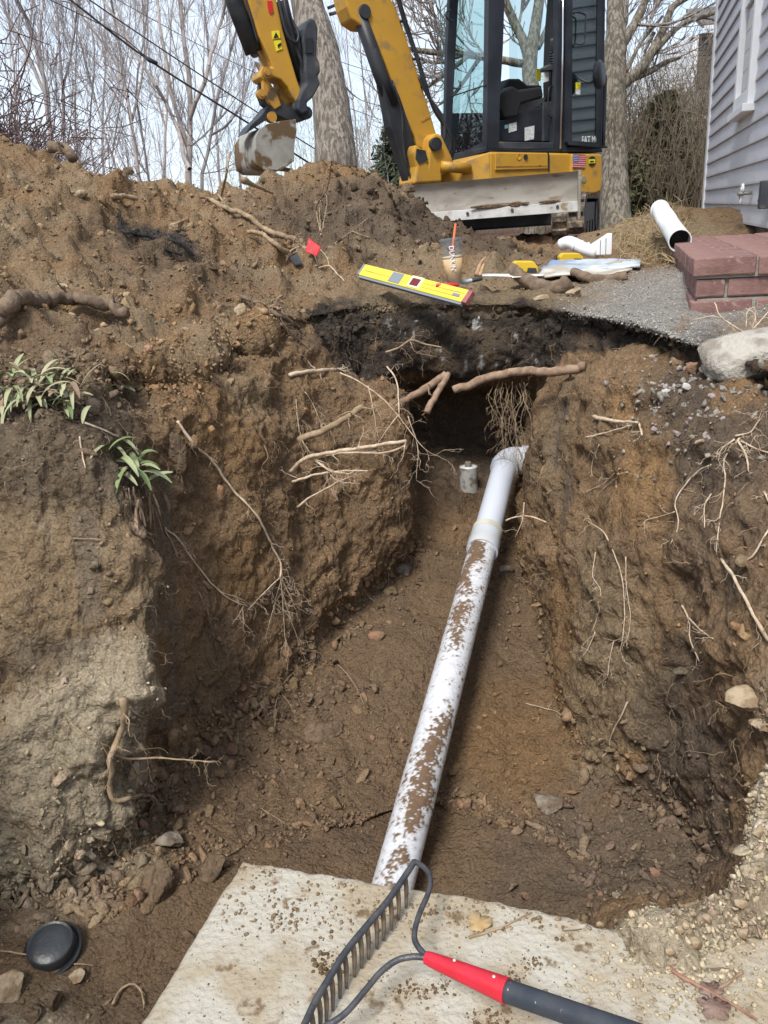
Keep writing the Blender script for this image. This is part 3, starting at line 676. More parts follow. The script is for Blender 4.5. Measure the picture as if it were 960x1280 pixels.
rock('clod', 'brown clay clod nearer the slab edge than the large one', 262, 1090, 44, m_brstone, 33, (1, .9, .7), .3, 'clod')
rock('clod', 'flat sandy clod at the bottom left corner of the photo', 12, 1238, 50, m_pale, 34, (1, .8, .6), .1, 'clod')
rock('clod', 'sandy clod lower right of the black cap', 92, 1222, 24, m_pale, 35, (1, .8, .7), .1, 'clod')
rock('stone', 'tan egg shaped stone on the spoil heap right of the fallen branch', 299, 392, 24, m_pale, 36, (1, .8, .8), .1)
rock('stone', 'round tan stone high on the spoil heap near its left crest', 102, 247, 15, m_pale, 37, (1, .9, .9), .1)
rock('stone', 'pale flat stone high on the heap, left of the round tan one', 38, 236, 15, m_pale, 38, (1, .8, .5), .1)
rock('stone', 'pale stone on the heap right of the black torn fabric', 219, 283, 24, m_pale, 39, (1, .8, .6), .1)
rock('stone', 'whitish small stone on the heap above the thick fallen branch', 78, 361, 18, m_pale, 40, (1, .8, .6), .1)
rock('stone', 'smooth pale round stone below the curved log by the gravel path', 718, 370, 25, m_pale, 41, (1, .8, .6), .1)
rock('stone', 'flatter tan stone left of the smooth round stone by the gravel path', 677, 374, 22, m_pale, 42, (1, .8, .45), .1)
rock('stone', 'bright white stone in the gravel patch under the concrete chunk', 858, 485, 15, m_white, 43, (1, .8, .8), .1)
rock('stone', 'white stone left of the brightest one in the gravel patch', 832, 490, 17, m_white, 44, (1, .8, .5), .2)
rock('stone', 'pale rounded stone at the right end of the gravel patch', 875, 554, 13, m_pale, 45, (1, .8, .8), .2)
rock('clod', 'torn tan clod hanging on the wall right of the upper weed', 217, 568, 36, m_brstone, 46, (.8, .6, 1.5), .2, 'clod')
rock('clod', 'orange brown earth clod above the gravel patch, left of the concrete chunk', 865, 465, 22, m_rust, 47, (1, .8, .9), .1, 'clod')
rock('clod', 'dark grey clod on the trench floor under the right wall', 682, 1003, 42, m_stone, 48, (1, .7, .45), .4, 'clod')
0 and rock('clod', 'pale sandy boulder like clod on the left wall above the hanging roots', 150, 868, 92, m_pale, 49, (1, .55, .62), .62, 'clod', rot=.3, sub=4)
rock('clod', 'dark clod on the heap edge in front of the grey blade, upper one', 512, 240, 19, m_brstone, 50, (1, .8, .8), .1, 'clod')
rock('clod', 'round lump standing on the heap crest left of the bucket', 161, 219, 17, m_brstone, 51, (1, .8, .8), .1, 'clod')
CLN = ['grey brown clod right of the sandy corner clod at the bottom left', 'low clod below and left of the black cap near the photo bottom', 'round brown clod on the recess floor right of the horizontal rootlet', 'brown clod between the pale left block and the floor clods', 'small clod under the wide left wall, midway to the slab corner', 'small clod just left of the tangle of fine rootlets', 'clod right beside the foot of the pale left block', 'smallest clod below the wide brown stone', 'clod hugging the left slab edge under the large clay clod', 'clod near the hooked root loop at the photo bottom', 'little clod left of the wide brown stone, lower one', 'little clod directly under the wide brown stone']
PBN = ['pale pebble at the slab edge left of the rubble peak', 'tiny pale pebble on the slab front edge near the dark floor', 'tan pebble on the rubble lip where the slab edge ends', 'pale pebble left of the short orange twig', 'yellowish pebble below the rubble lip in the middle', 'round pale pebble high on the rubble slope at right', 'pale pebble on the inner rim, right side of the bowl', 'tan pebble on the inner rim above the round pale one', 'topmost rim pebble below the flat yellowish stone', 'white pebble at the end of the short orange twig', 'pebble midway up the rubble slope at the right', 'grey pebble right of the short stick on the slab', 'large tan pebble at the right photo edge on the rubble']
for k, (px, py, w_) in enumerate([(60, 1250, 40), (36, 1270, 30), (250, 940, 24), (226, 1012, 26), (322, 980, 20), (295, 1010, 18), (150, 1135, 24), (420, 970, 16), (235, 1170, 24), (120, 1265, 20), (345, 965, 18), (372, 985, 15)]):
    rock('clod', CLN[k], px, py, w_, m_brstone if k not in (0, 1, 9) else m_brstone, 60+k, (1, .8, .7), .3, 'clod', group='loose clods on the left trench floor')
for k, (px, py, w_) in enumerate([(848, 1162, 12), (752, 1157, 12), (883, 1150, 16), (905, 1198, 14), (865, 1180, 18), (930, 1130, 20), (945, 1090, 18), (950, 1040, 20), (940, 1000, 16), (900, 1228, 13), (928, 1165, 20), (837, 1188, 14), (950, 1190, 17)]):
    rock('pebble', PBN[k], px, py, w_, m_pale, 80+k, (1, .85, .7), .1, 'pebble', group='pebbles on the rubble rim', sub=3)
Vc, Fc_ = ICO[4]; Vc = np.sign(Vc)*np.abs(Vc)**.55; Vc = Vc*(1+.10*fbm(Vc, 1.7, 4, 5, .6)[:, None]*2+.03*fbm(Vc, 9, 3, 6)[:, None])
for n_, d_ in (((-.7, -.3, .6), .95), ((-.8, .5, -.3), 1.05), ((.1, -.8, -.6), 1.0)):
    n_ = unit(n_); e_ = np.maximum(Vc @ n_-d_, 0); Vc -= np.outer(e_, n_)
Vc = Vc*np.array([.17, .10, .058]); ca_, sa_ = math.cos(-.12), math.sin(-.12); Vc = Vc @ np.array([[ca_, 0, -sa_], [0, 1, 0], [sa_, 0, ca_]])
ck = mesh_obj('concrete_chunk', Vc, Fc_, material('chunk', (.42, .39, .34), (.25, .22, .18), scale=14, rough=.97, bump=1.0, bscale=70, bdist=.012, detail=12, lo=.42, hi=.6, third=(.15, .12, .09), tscale=10, tlo=.56, thi=.66), None, False, world=False)
ck.location = Vector(D(958, 440, 2.08)); tag(ck, 'broken pale concrete chunk jutting in at the right edge below the brick stoop', 'concrete chunk')
tick('rocks')

# the drain pipe ------------------------------------------------------------
def mud_tube(name, A, B, R, parent, blobs, na=72, nl=420, thr=.5, seed=1, r_end=None, base=(.64, .68, .74)):
    A, B = np.asarray(A), np.asarray(B); T = unit(B-A); L = np.linalg.norm(B-A)
    S_ = unit(np.cross(T, UP)); Nn = np.cross(S_, T)           # Nn = up side
    t = np.linspace(0, 1, nl); th = np.linspace(0, 2*math.pi, na, endpoint=False)
    TT, TH = np.meshgrid(t, th, indexing='ij'); tt, hh = TT.ravel(), TH.ravel()
    dirn = np.cos(hh)[:, None]*Nn + np.sin(hh)[:, None]*S_
    ctr = A+(B-A)*tt[:, None]; V = ctr+dirn*R
    m = np.zeros(len(V))-(.25 if blobs else 1.1)
    hw = (hh+math.pi) % (2*math.pi)-math.pi
    for (bt, bh, rt, rh, amp) in blobs:
        m += amp*np.exp(-((tt-bt)/rt)**2-((hw-bh)/rh)**2)
    m += .75*fbm(V, 26, 4, seed, .7)+1.15*fbm(V, 90, 3, seed+5, .75)
    mm = sstep(0, .16, m)
    V += dirn*(mm*(.0012+.005*np.clip(m, 0, .8)+.0015*np.abs(fbm(V, 150, 2, 3))))[:, None]
    gi = np.arange(nl*na).reshape(nl, na); nx = np.roll(gi, -1, 1)
    q = np.stack([gi[:-1], nx[:-1], nx[1:], gi[1:]], -1).reshape(-1, 4)
    o = mesh_obj(name, V, q, m_mudpipe, parent)
    mudc = np.array([.135, .085, .05])*(1+.35*fbm(V, 70, 2, 9))[:, None]
    film = (.30*sstep(-.6, .0, m)+.05+.10*sstep(0, .4, fbm(V, 5, 3, 31)))[:, None]; bb = np.array(base)*(1-film)+np.array([.30, .23, .16])*film
    cc = bb*(1-mm[:, None])+mudc*mm[:, None]
    vcol(o, 'earth', cc)
    return o
m_mudpipe = bpy.data.materials.new('muddy_pvc'); m_mudpipe.use_nodes = True
_n = m_mudpipe.node_tree; _a = _n.nodes.new('ShaderNodeVertexColor'); _a.layer_name = 'earth'; _b = _n.nodes['Principled BSDF']
_n.links.new(_a.outputs['Color'], _b.inputs['Base Color'])
_s = _n.nodes.new('ShaderNodeSeparateColor'); _n.links.new(_a.outputs['Color'], _s.inputs['Color'])
_r = _n.nodes.new('ShaderNodeMapRange'); _r.inputs['From Min'].default_value = .2; _r.inputs['From Max'].default_value = .5; _r.inputs['To Min'].default_value = .95; _r.inputs['To Max'].default_value = .38
_n.links.new(_s.outputs['Blue'], _r.inputs['Value']); _n.links.new(_r.outputs['Result'], _b.inputs['Roughness'])
PA, PB = D(497, 1085, 2.00), D(631, 582, 3.42); PT = unit(PB-PA); PL_ = np.linalg.norm(PB-PA)
pipe = empty('drain_pipe', PA); tag(pipe, 'long white plastic drain pipe smeared with mud running along the trench floor', 'pipe')
hub_t = None
for t in np.linspace(0, 1, 400):
    if proj(PA+(PB-PA)*t)[1] < 686: hub_t = t; break
PH = PA+(PB-PA)*hub_t
# blobs: (t along, angle: 0 top, + towards the right wall or left, extents, amount)
mud_tube('pipe_run', PA-PT*.30, PH, .0535, pipe,
         [(.14, -.1, .03, .5, .40), (.19, .2, .015, .5, .35), (.33, .35, .085, .8, .62), (.42, .5, .05, .5, .45), (.26, .3, .03, .4, .5), (.75, -.3, .03, .8, .45), (.80, .1, .05, .7, .35),
          (.87, -.6, .05, .6, .75), (.935, .0, .03, .5, .8), (.975, -.25, .022, .5, .9), (.70, .1, .03, .5, .55), (.66, .1, .02, .4, .5), (.47, .9, .03, .3, .5)], seed=4)
mud_tube('upper_pipe', PH+PT*.10, PB, .0530, pipe, [], nl=60, na=48, seed=6, base=(.56, .60, .68))
def lathe(name, A, T, prof, mat, parent, n=40, smooth=True, cap=True):
    """profile list of (distance along T, radius)"""
    A, T = np.asarray(A, float), unit(T); u = np.cross(T, UP)
    if np.linalg.norm(u) < .05: u = np.array([1.0, 0, 0])
    u = unit(u); w_ = np.cross(T, u); a_ = np.arange(n)*2*math.pi/n
    V = np.concatenate([A+T*s+r*(np.cos(a_)[:, None]*u+np.sin(a_)[:, None]*w_) for s, r in prof])
    k = len(prof); Fq = [(i*n+j, i*n+(j+1) % n, (i+1)*n+(j+1) % n, (i+1)*n+j) for i in range(k-1) for j in range(n)]
    if cap: Fq += [tuple(range(n))[::-1], tuple(range((k-1)*n, k*n))]
    return mesh_obj(name, V, Fq, mat, parent, smooth)
def flat_shade_by_angle(o, deg=35):
    m = o.modifiers.new('split', 'EDGE_SPLIT'); m.split_angle = math.radians(deg); return o
m_pvc2 = material('pvc_bluish', (.55, .59, .67), (.50, .52, .52), scale=9, rough=.4, bump=.05, bscale=200, spec=.5)
flat_shade_by_angle(lathe('coupling', PH-PT*.015, PT, [(0, .0535), (0, .0615), (.05, .0625), (.055, .0605), (.13, .0600), (.138, .0535)], m_pvc2, pipe))
ringb = lathe('glue_band', PH+PT*.083, PT, [(0, .0608), (.03, .0609)], material('yellowed_pvc', (.55, .53, .44), (.45, .43, .36), scale=20, rough=.5), pipe, cap=False)
# elbow turning into the right wall
E0 = PB; er = unit(RGT*1.0 - FWD*.25 - UP*.15)
path = [PB-PT*.01, PB+PT*.03+er*.006, PB+PT*.055+er*.03, PB+PT*.062+er*.07, PB+PT*.06+er*.11]
mbb = MB(); mbb.tube(smooth_path(path, 16), .0575, 32); mbb.build('elbow', m_pvc2, pipe, True)
flat_shade_by_angle(lathe('elbow_hub', PB+PT*.062+er*.062, er, [(0, .058), (0, .066), (.05, .066), (.05, .055)], m_pvc2, pipe, n=32))
flat_shade_by_angle(lathe('elbow_collar', PB-PT*.03, PT, [(0, .0535), (0, .0610), (.035, .0610), (.04, .057)], m_pvc2, pipe, n=36))
# cleanout with a square-headed plug
cb, _nn = hit(586, 606); cb = cb-unit(cb-CAM)*.03-UP*.0; cb = D(586, 604, float((cb-CAM) @ FWD))
clean = empty('cleanout_pipe', cb); tag(clean, 'short upright grey white pipe stub with square plug left of the pipe elbow', 'cleanout')
flat_shade_by_angle(lathe('pipe_stub', cb-UP*.08, UP, [(0, .044), (.165, .044), (.165, .040), (.160, .040)], material('dirty_pvc', (.40, .40, .38), (.20, .17, .13), scale=22, rough=.6, lo=.45, hi=.6), clean))
pl_ = lathe('plug', cb+UP*.078, UP, [(0, .039), (.004, .039), (.004, .022), (.008, .018)], m_pvc, clean); flat_shade_by_angle(pl_)
flat_shade_by_angle(lathe('plug_head', cb+UP*.085, UP, [(0, .017), (.022, .016), (.024, .013)], m_stone, pl_, n=20))
tick('pipe')

# black cap ----------------------------------------------------------------
m_blk = material('black_plastic', (.022, .026, .032), (.035, .038, .042), scale=20, rough=.38, bump=.1, bscale=120, spec=.5, third=(.25, .2, .14), tscale=14, tlo=.66, thi=.76)
cpnt, cn = hit(67, 1190); cn = unit(np.array([.12, -.28, 1.0])); cpnt = cpnt + UP*.002
cap = empty('pipe_cap', cpnt); tag(cap, 'round black rubber pipe cap lying on the soil at lower left', 'pipe cap')
flat_shade_by_angle(lathe('flange', cpnt, cn, [(-.01, .056), (0, .060), (.012, .060), (.015, .056), (.010, .050)], m_blk, cap, n=56))
flat_shade_by_angle(lathe('dome', cpnt+cn*.008, cn, [(0, .049), (.026, .048), (.030, .046), (.028, .042), (.031, .036), (.033, .02), (.0335, .004)], m_blk, cap, n=56), 50)

# rake ------------------------------------------------------------------------
m_steel = material('worn_steel', (.055, .06, .07), (.10, .10, .105), scale=40, rough=.45, metal=.35, bump=.2, bscale=200, third=(.22, .16, .09), tscale=30, tlo=.62, thi=.75)
m_tine = material('dirty_tine', (.10, .09, .08), (.20, .15, .10), scale=60, rough=.7, bump=.2)
m_red = material('red_grip', (.58, .022, .045), (.50, .02, .035), scale=20, rough=.42, bump=.08, bscale=90, spec=.4)
m_hand = material('grey_handle', (.035, .042, .055), (.05, .055, .065), scale=30, rough=.5, bump=.1, third=(.45, .45, .47), tscale=60, tlo=.68, thi=.74)
def RZ(px, py, h): return Z(px, py, SLAB_Z+h)
hb = [(518, 1077, .074), (505, 1097, .073), (484, 1127, .071), (458, 1158, .069), (432, 1190, .068), (412, 1222, .067), (394, 1252, .066), (380, 1282, .066), (368, 1304, .066)]
HBP = smooth_path([RZ(*p) for p in hb], 80)
rake = empty('garden_rake', RZ(500, 1200, 0)); tag(rake, 'bow rake with red socket lying across the slab in the foreground, tines down', 'rake')
MB().tube(HBP, .0058, 8).build('head_bar', m_steel, rake, True)
for (px, py) in [(505, 1094), (495, 1108), (484, 1122), (475.5, 1134), (467, 1145), (458, 1156), (449, 1168), (440, 1180), (430, 1192), (421, 1205), (412, 1219), (404, 1233), (396, 1248), (388, 1264), (380, 1281)]:
    j = int(np.argmin([(proj(q)[0]-px)**2+(proj(q)[1]-py)**2 for q in HBP])); q = HBP[j]
    MB().tube(smooth_path([q, q+np.array([.001, .0, -.03]), q+np.array([-.002, -.008, -.064])], 6), np.array([.0046, .0046, .0042, .0038, .0032, .0024]), 6).build('tine', m_tine, rake, True)
br = [(518, 1077, .074), (526, 1081, .078), (535, 1090, .082), (538, 1104, .085), (534, 1120, .086), (526, 1138, .086), (520, 1156, .086), (518, 1172, .086), (523, 1184, .086), (533, 1194, .087), (545, 1199, .088)]
MB().tube(smooth_path([RZ(*p) for p in br], 50), .0048, 8).build('bow_arm', m_steel, rake, True)
bl = [(368, 1304, .066), (400, 1287, .070), (430, 1268, .074), (455, 1240, .078), (475, 1216, .081), (495, 1201, .084), (515, 1196, .086), (532, 1197, .087), (545, 1200, .088)]
MB().tube(smooth_path([RZ(*p) for p in bl], 50), .0048, 8).build('bow_arm', m_steel, rake, True)
g0, g1, g2 = RZ(533, 1197, .088), RZ(634, 1239, .105), RZ(800, 1296, .15)
gd = unit(g1-g0); gl = np.linalg.norm(g1-g0)
flat_shade_by_angle(lathe('socket', g0, gd, [(0, .004), (.0, .0095), (.01, .0108), (gl*.5, .0142), (gl, .0178), (gl, .0150)], m_red, rake, n=28))
hd = unit(g2-g1)
flat_shade_by_angle(lathe('handle', g1-hd*.01, hd, [(0, .0158), (.30, .0150), (.6, .0148)], m_hand, rake, n=24))
for (px, py, h) in ((568, 1204, .098), (617, 1224.5, .108)):
    q = RZ(px, py, h); rv = ICO[2][0]*np.array([.0028, .0028, .0018])+q+UP*.0095-FWD*.004
    mesh_obj('rivet', rv, ICO[2][1], material('rivet_metal', (.7, .7, .7), rough=.3, metal=.6), rake)
# ------------------------------------------------------------------ small excavator
m_yel = material('machine_yellow', (.52, .285, .035), (.46, .25, .035), scale=3, rough=.45, bump=.06, bscale=60, spec=.4, third=(.24, .155, .08), tscale=9, tlo=.52, thi=.80, detail=11)
m_yel2 = material('dirty_yellow', (.42, .22, .04), (.10, .065, .035), scale=9, rough=.65, bump=.2, bscale=60, lo=.45, hi=.62, detail=9)
m_dk = material('machine_black', (.020, .022, .027), (.04, .042, .046), scale=6, rough=.45, bump=.08, bscale=80, third=(.15, .12, .09), tscale=9, tlo=.66, thi=.82)
m_dkgrey = material('thumb_grey', (.035, .042, .052), (.07, .075, .08), scale=6, rough=.55, bump=.15, bscale=60, third=(.17, .13, .09), tscale=12, tlo=.6, thi=.75)
m_frame = material('cab_frame', (.022, .025, .033), (.035, .04, .05), scale=5, rough=.4)
m_chrome = material('chrome', (.75, .77, .8), rough=.15, metal=.9)
m_bucket = material('bucket_steel', (.34, .33, .30), (.26, .25, .22), scale=9, rough=.6, bump=.2, bscale=60, third=(.13, .085, .045), tscale=5.5, tlo=.50, thi=.56, metal=.1, detail=9)
m_blade = material('blade_steel', (.33, .31, .275), (.25, .23, .20), scale=5, rough=.8, bump=.2, bscale=50, third=(.20, .15, .10), tscale=7, tlo=.57, thi=.70, metal=.1, detail=10, stretch=(1, 1, 2.5))
m_edge = material('edge_steel', (.44, .44, .43), (.34, .33, .31), scale=12, rough=.5, bump=.1, metal=.25, third=(.22, .16, .1), tscale=12, tlo=.62, thi=.7)
m_rub = material('track_rubber', (.09, .08, .07), (.27, .21, .15), scale=14, rough=.85, bump=.4, bscale=60, lo=.48, hi=.62)
m_seat = material('seat_vinyl', (.02, .02, .022), rough=.6, bump=.1)
m_decal = material('paper_decal', (.72, .74, .72), (.5, .53, .52), scale=60, rough=.5, lo=.5, hi=.55)
m_yeldec = material('warning_decal', (.75, .66, .03), rough=.5)
m_blackink = material('black_ink', (.02, .02, .02), rough=.6)
def glass_mat(name, tint, refl=.22, rough=.02):
    m = bpy.data.materials.new(name); m.use_nodes = True; nt = m.node_tree; nt.nodes.clear()
    out = nt.nodes.new('ShaderNodeOutputMaterial'); tr = nt.nodes.new('ShaderNodeBsdfTransparent'); gl = nt.nodes.new('ShaderNodeBsdfGlossy')
    tr.inputs['Color'].default_value = (*tint, 1); gl.inputs['Roughness'].default_value = rough; gl.inputs['Color'].default_value = (.85, .95, .95, 1)
    fr = nt.nodes.new('ShaderNodeFresnel'); fr.inputs['IOR'].default_value = 1.45
    ad = nt.nodes.new('ShaderNodeMath'); ad.operation = 'ADD'; ad.inputs[1].default_value = refl; nt.links.new(fr.outputs['Fac'], ad.inputs[0])
    mx = nt.nodes.new('ShaderNodeMixShader'); nt.links.new(ad.outputs[0], mx.inputs[0]); nt.links.new(tr.outputs[0], mx.inputs[1]); nt.links.new(gl.outputs[0], mx.inputs[2])
    nt.links.new(mx.outputs[0], out.inputs['Surface']); return m
m_glass = glass_mat('cab_glass', (.72, .86, .84), .12)
m_glassd = glass_mat('door_glass', (.45, .56, .53), .22)
AL = math.radians(27)
XB = np.array([math.cos(AL), math.sin(AL), 0]); XW = np.array([-math.sin(AL), math.cos(AL), 0])   # rearwards; to the far side
C0 = D(615, 187, 7.0)
def X(s, w, z): return C0+XB*s+XW*w+UP*z       # cab frame: s rearward, w away, z above the cab floor line
def XP(px, py, w=0.0):
    """point of the photograph on the machine's upright side plane at offset w"""
    v = RAY(px, py); o = C0+XW*w; t = ((o-CAM) @ XW)/(v @ XW); return CAM+v*t
ex = empty('excavator', down(1.6, 7.6)); tag(ex, 'small yellow tracked excavator parked behind the trench with raised boom and grey blade', 'excavator')
BW = -.02+.42   # boom centre plane offset
def plate(name, pts, w0, th, mat, parent=ex, bevel=.008, smooth=False):
    """outline given in picture points on plane w0, thickness th away from the camera"""
    pts = [XP(px, py, w0) for px, py in pts]
    return MB().prism(pts, XW*th).build(name, mat, parent, smooth, bevel)
# boom -----------------------------------------------------------------
BO = .22
boom = plate('boom', [(539, 192), (522, 184), (519, 172), (508, 146), (496, 116), (484, 84), (472, 54), (463, 33), (452, 32), (440, 24), (434, 8), (428, -20), (405, -90), (380, -150), (410, -160), (448, -95), (474, -40), (490, 0),
               (502, 28), (519, 81), (534, 127), (545, 165), (551, 180)], BO, .22, m_yel, bevel=.014)
def XPr(px, py, w): return XP(px, py, w)
flat_shade_by_angle(lathe('boom_pin', XP(457, 14, BO-.02), XW, [(0, .050), (0.01, .055), (.03, .055)], m_dk, boom, n=24))
plate('weld_seam', [(526, 151), (537, 145), (538, 147), (527, 153)], BO-.004, .006, m_yel2, boom, bevel=0)
MB().tube(smooth_path([XP(482, -60, BO-.03), XP(503, 20, BO-.03), XP(520, 70, BO-.03), XP(532, 110, BO-.03), XP(545, 138, BO-.04), XP(562, 168, BO-.06), XP(563, 188, BO-.05), XP(552, 197, BO)], 40), .014, 8).build('hose', m_dk, ex, True)
MB().tube(smooth_path([XP(490, -30, BO+.02), XP(508, 30, BO+.02), XP(526, 85, BO+.02), XP(541, 133, BO), XP(556, 158, BO-.03), XP(567, 180, BO), XP(563, 205, BO+.03)], 40), .016, 8).build('hose', m_dk, ex, True)
MB().tube(smooth_path([XP(523, 96, BO), XP(535, 120, BO-.03), XP(553, 146, BO-.05), XP(556, 170, BO-.06), XP(548, 190, BO-.02)], 30), .013, 8).build('hose', m_dk, ex, True)
for (px, py) in ((504, 27), (520, 74), (530, 108)):
    MB().tube([XP(px-4, py, BO-.01), XP(px+5, py-1, BO-.02)], .012, 6).build('hose_clamp', m_dk, ex)
# boom cylinder
cyl = MB().tube([XP(448, 14, BO+.05), XP(476, 95, BO+.05), XP(490, 132, BO+.05)], .062, 20).build('boom_cylinder', m_dk, ex, True)
MB().tube([XP(462, 40, BO+.05), XP(487, 106, BO+.05)], .018, 10).build('cylinder_line', m_chrome, cyl, True)
plate('cylinder_guard', [(478, 104), (491, 99), (501, 122), (516, 170), (528, 205), (540, 222), (541, 240), (513, 241), (511, 228), (499, 190), (488, 158), (485, 140)], BO+.0, .12, m_dk, ex)
MB().tube(smooth_path([XP(492, 104, BO-.03), XP(502, 140, BO-.04), XP(505, 190, BO-.04), XP(514, 225, BO-.03)], 20), .010, 8).build('hose', m_dk, ex, True)
# swing post and yellow castings
plate('swing_post', [(517, 190), (520, 180), (528, 186), (535, 204), (536, 190), (538, 172), (544, 166), (552, 168), (560, 185), (566, 198), (567, 208), (560, 217), (553, 219), (553, 228), (518, 230), (519, 222), (521, 208)], .10, .30, m_yel, ex, bevel=.02)
plate('post_shadow_plate', [(521, 186), (532, 188), (535, 200), (524, 205), (520, 198)], .092, .01, m_dk, ex, bevel=0)
flat_shade_by_angle(lathe('pivot_cap', XP(546, 180, .06), XW, [(0, .03), (0, .055), (.05, .055)], m_dk, ex, n=24))
MB().tube([XP(552, 208, .08), XP(586, 211, .10)], .045, 14).build('swing_cylinder', m_yel, ex, True)
# stick -------------------------------------------------------------------
SO = .02
stick = plate('stick', [(290, -50), (303, -20), (310, 0), (317, 22), (324, 45), (338, 76), (341, 84), (333, 83), (326, 88), (325, 96), (331, 101), (342, 96), (352, 100), (360, 109), (366, 121), (371, 128), (377, 122), (376, 112), (372, 101), (362, 67), (354, 38), (346, 0), (338, -50)], SO, .20, m_yel, bevel=.012)
MB().tube([XP(280, -40, SO+.08), XP(292, 0, SO+.08), XP(317, 66, SO+.08)], .066, 20).build('bucket_cylinder', m_dk, ex, True)
MB().tube([XP(317, 66, SO+.08), XP(330, 92, SO+.08)], .030, 14).build('cylinder_rod', m_chrome, ex, True)
MB().tube(smooth_path([XP(302, -30, SO+.02), XP(311, 12, SO+.02), XP(321, 48, SO+.02), XP(323, 55, SO+.02)], 12), .010, 8).build('hose', m_dk, ex, True)
for (px, py, r_) in ((334.5, 90, .040), (328, 117, .034)):
    p_ = lathe('link_pin', XP(px, py, SO-.03), XW, [(0, .012), (0, r_*.6), (.012, r_*.6), (.012, r_), (.06, r_)], m_yel2, ex, n=20); flat_shade_by_angle(p_)
plate('bucket_link', [(328, 97), (336, 99), (347, 118), (352, 132), (344, 137), (336, 128), (329, 112)], SO+.01, .05, m_yel2, ex)
plate('bucket_link', [(345, 97), (356, 104), (370, 122), (375, 134), (360, 136), (351, 122), (346, 110)], SO+.10, .08, m_yel2, ex)
plate('tipping_arm', [(325, 100), (332, 102), (331, 118), (338, 130), (334, 136), (327, 131), (322, 118)], SO+.12, .05, m_dk, ex)
plate('red_reflector', [(334, 1), (340, 1), (342, 15), (339, 18), (336, 15)], SO-.006, .01, material('red_decal', (.55, .03, .03), rough=.4), stick, bevel=0)
dcl = plate('warning_decal', [(339.5, 39), (349, 38), (350.5, 47.5), (341, 49)], SO-.006, .006, m_yeldec, stick, bevel=0)
plate('warning_symbol', [(345, 40), (348.5, 46.5), (342, 47.5)], SO-.010, .004, m_blackink, dcl, bevel=0)
dcl = plate('warning_decal', [(342.5, 51), (351, 50), (353, 61), (345.5, 64)], SO-.006, .006, m_yeldec, stick, bevel=0)
plate('warning_symbol', [(347, 56), (351, 53), (352, 56), (348, 60)], SO-.010, .004, m_blackink, dcl, bevel=0)
# black hose pack and cylinder on the back of the stick
MB().tube([XP(352, 2, SO+.10), XP(364, 52, SO+.10), XP(377, 100, SO+.10)], .052, 16).build('thumb_cylinder', m_dk, ex, True)
MB().tube(smooth_path([XP(344, -20, SO), XP(352, 18, SO-.02), XP(356, 34, SO-.03), XP(362, 48, SO-.04), XP(371, 53, SO-.04), XP(373, 42, SO-.03), XP(366, 28, SO), XP(357, 8, SO)], 40), .013, 8).build('hose', m_dk, ex, True)
MB().tube(smooth_path([XP(352, -20, SO+.04), XP(358, 15, SO-.02), XP(366, 46, SO-.02), XP(376, 75, SO-.02), XP(381, 95, SO)], 30), .014, 8).build('hose', m_dk, ex, True)
plate('thumb', [(388, 22), (394, 24), (398, 36), (397, 52), (396, 70), (400, 78), (401, 90), (397, 95), (401, 104), (396, 114), (391, 122), (384, 128), (386, 140), (378, 143), (372, 136), (373, 124), (377, 114), (383, 104), (381, 88), (381, 70), (378, 52), (379, 36), (383, 27)], SO-.05, .22, m_dkgrey, ex, bevel=.014)
plate('thumb_rib', [(383, 47), (391, 47), (391, 66), (382, 66)], SO-.06, .012, m_dk, ex, bevel=0)
# coupler and bucket
plate('quick_coupler', [(336, 132), (344, 127), (354, 128), (362, 134), (374, 138), (384, 138), (389, 142), (387, 148), (378, 151), (366, 153), (356, 148), (346, 143), (330, 152), (318, 160), (309, 166), (306, 168), (313, 157), (326, 145)], SO+.02, .20, m_dk, ex, bevel=.01)
flat_shade_by_angle(lathe('coupler_pin', XP(385, 140.5, SO-.02), XW, [(0, .010), (0, .025), (.012, .025), (.012, .045), (.06, .045)], m_dkgrey, ex, n=20))
flat_shade_by_angle(lathe('coupler_pin', XP(340.5, 146, SO-.0), XW, [(0, .010), (0, .038), (.06, .038)], m_yel2, ex, n=20))
BWD = .52
side = [(334, 155), (352, 151), (370, 149), (371, 165), (368, 182), (368, 201), (352, 213), (330, 212), (321, 206), (319, 190), (319, 172), (324, 162)]
A_ = np.array([XP(px, py, .0) for px, py in side])
bk = empty('bucket', A_[0]); bpy_mats.pop(bk.name); bk.location = (0, 0, 0); bk.parent = ex; bk.location = -ex.location; bpy_mats[bk.name] = Matrix.Identity(4)
MB().prism(A_, XW*.022).build('side_plate', m_bucket, bk, bevel=.004)
MB().prism(A_+XW*(BWD-.022), XW*.022).build('side_plate', m_bucket, bk, bevel=.004)
shell = smooth_path([XP(px, py, .012) for px, py in [(336, 156), (326, 161), (319.5, 172), (319, 190), (322, 205), (331, 212), (352, 213)]], 30)
nn_ = len(shell); T_ = np.gradient(shell, axis=0); Ni = np.cross(T_, XW); Ni /= np.linalg.norm(Ni, axis=1, keepdims=True)
V_ = np.concatenate([shell, shell+XW*(BWD-.024), shell+Ni*.018, shell+Ni*.018+XW*(BWD-.024)])
Fb = [(i, i+1, nn_+i+1, nn_+i) for i in range(nn_-1)]+[(2*nn_+i, 3*nn_+i, 3*nn_+i+1, 2*nn_+i+1) for i in range(nn_-1)]+[(0, nn_, 3*nn_, 2*nn_), (nn_-1, 3*nn_-1, 4*nn_-1, 2*nn_-1)]
mesh_obj('back_shell', V_, Fb, m_bucket, bk)
for k in range(4):
    q = XP(352, 213, .03+k*.145)
    MB().prism([q, q+XW*.05, q+XW*.04-XB*.0+UP*-.02+XB*.10, q+XW*.01+UP*-.02+XB*.10], UP*.03).build('tooth', m_bucket, bk)
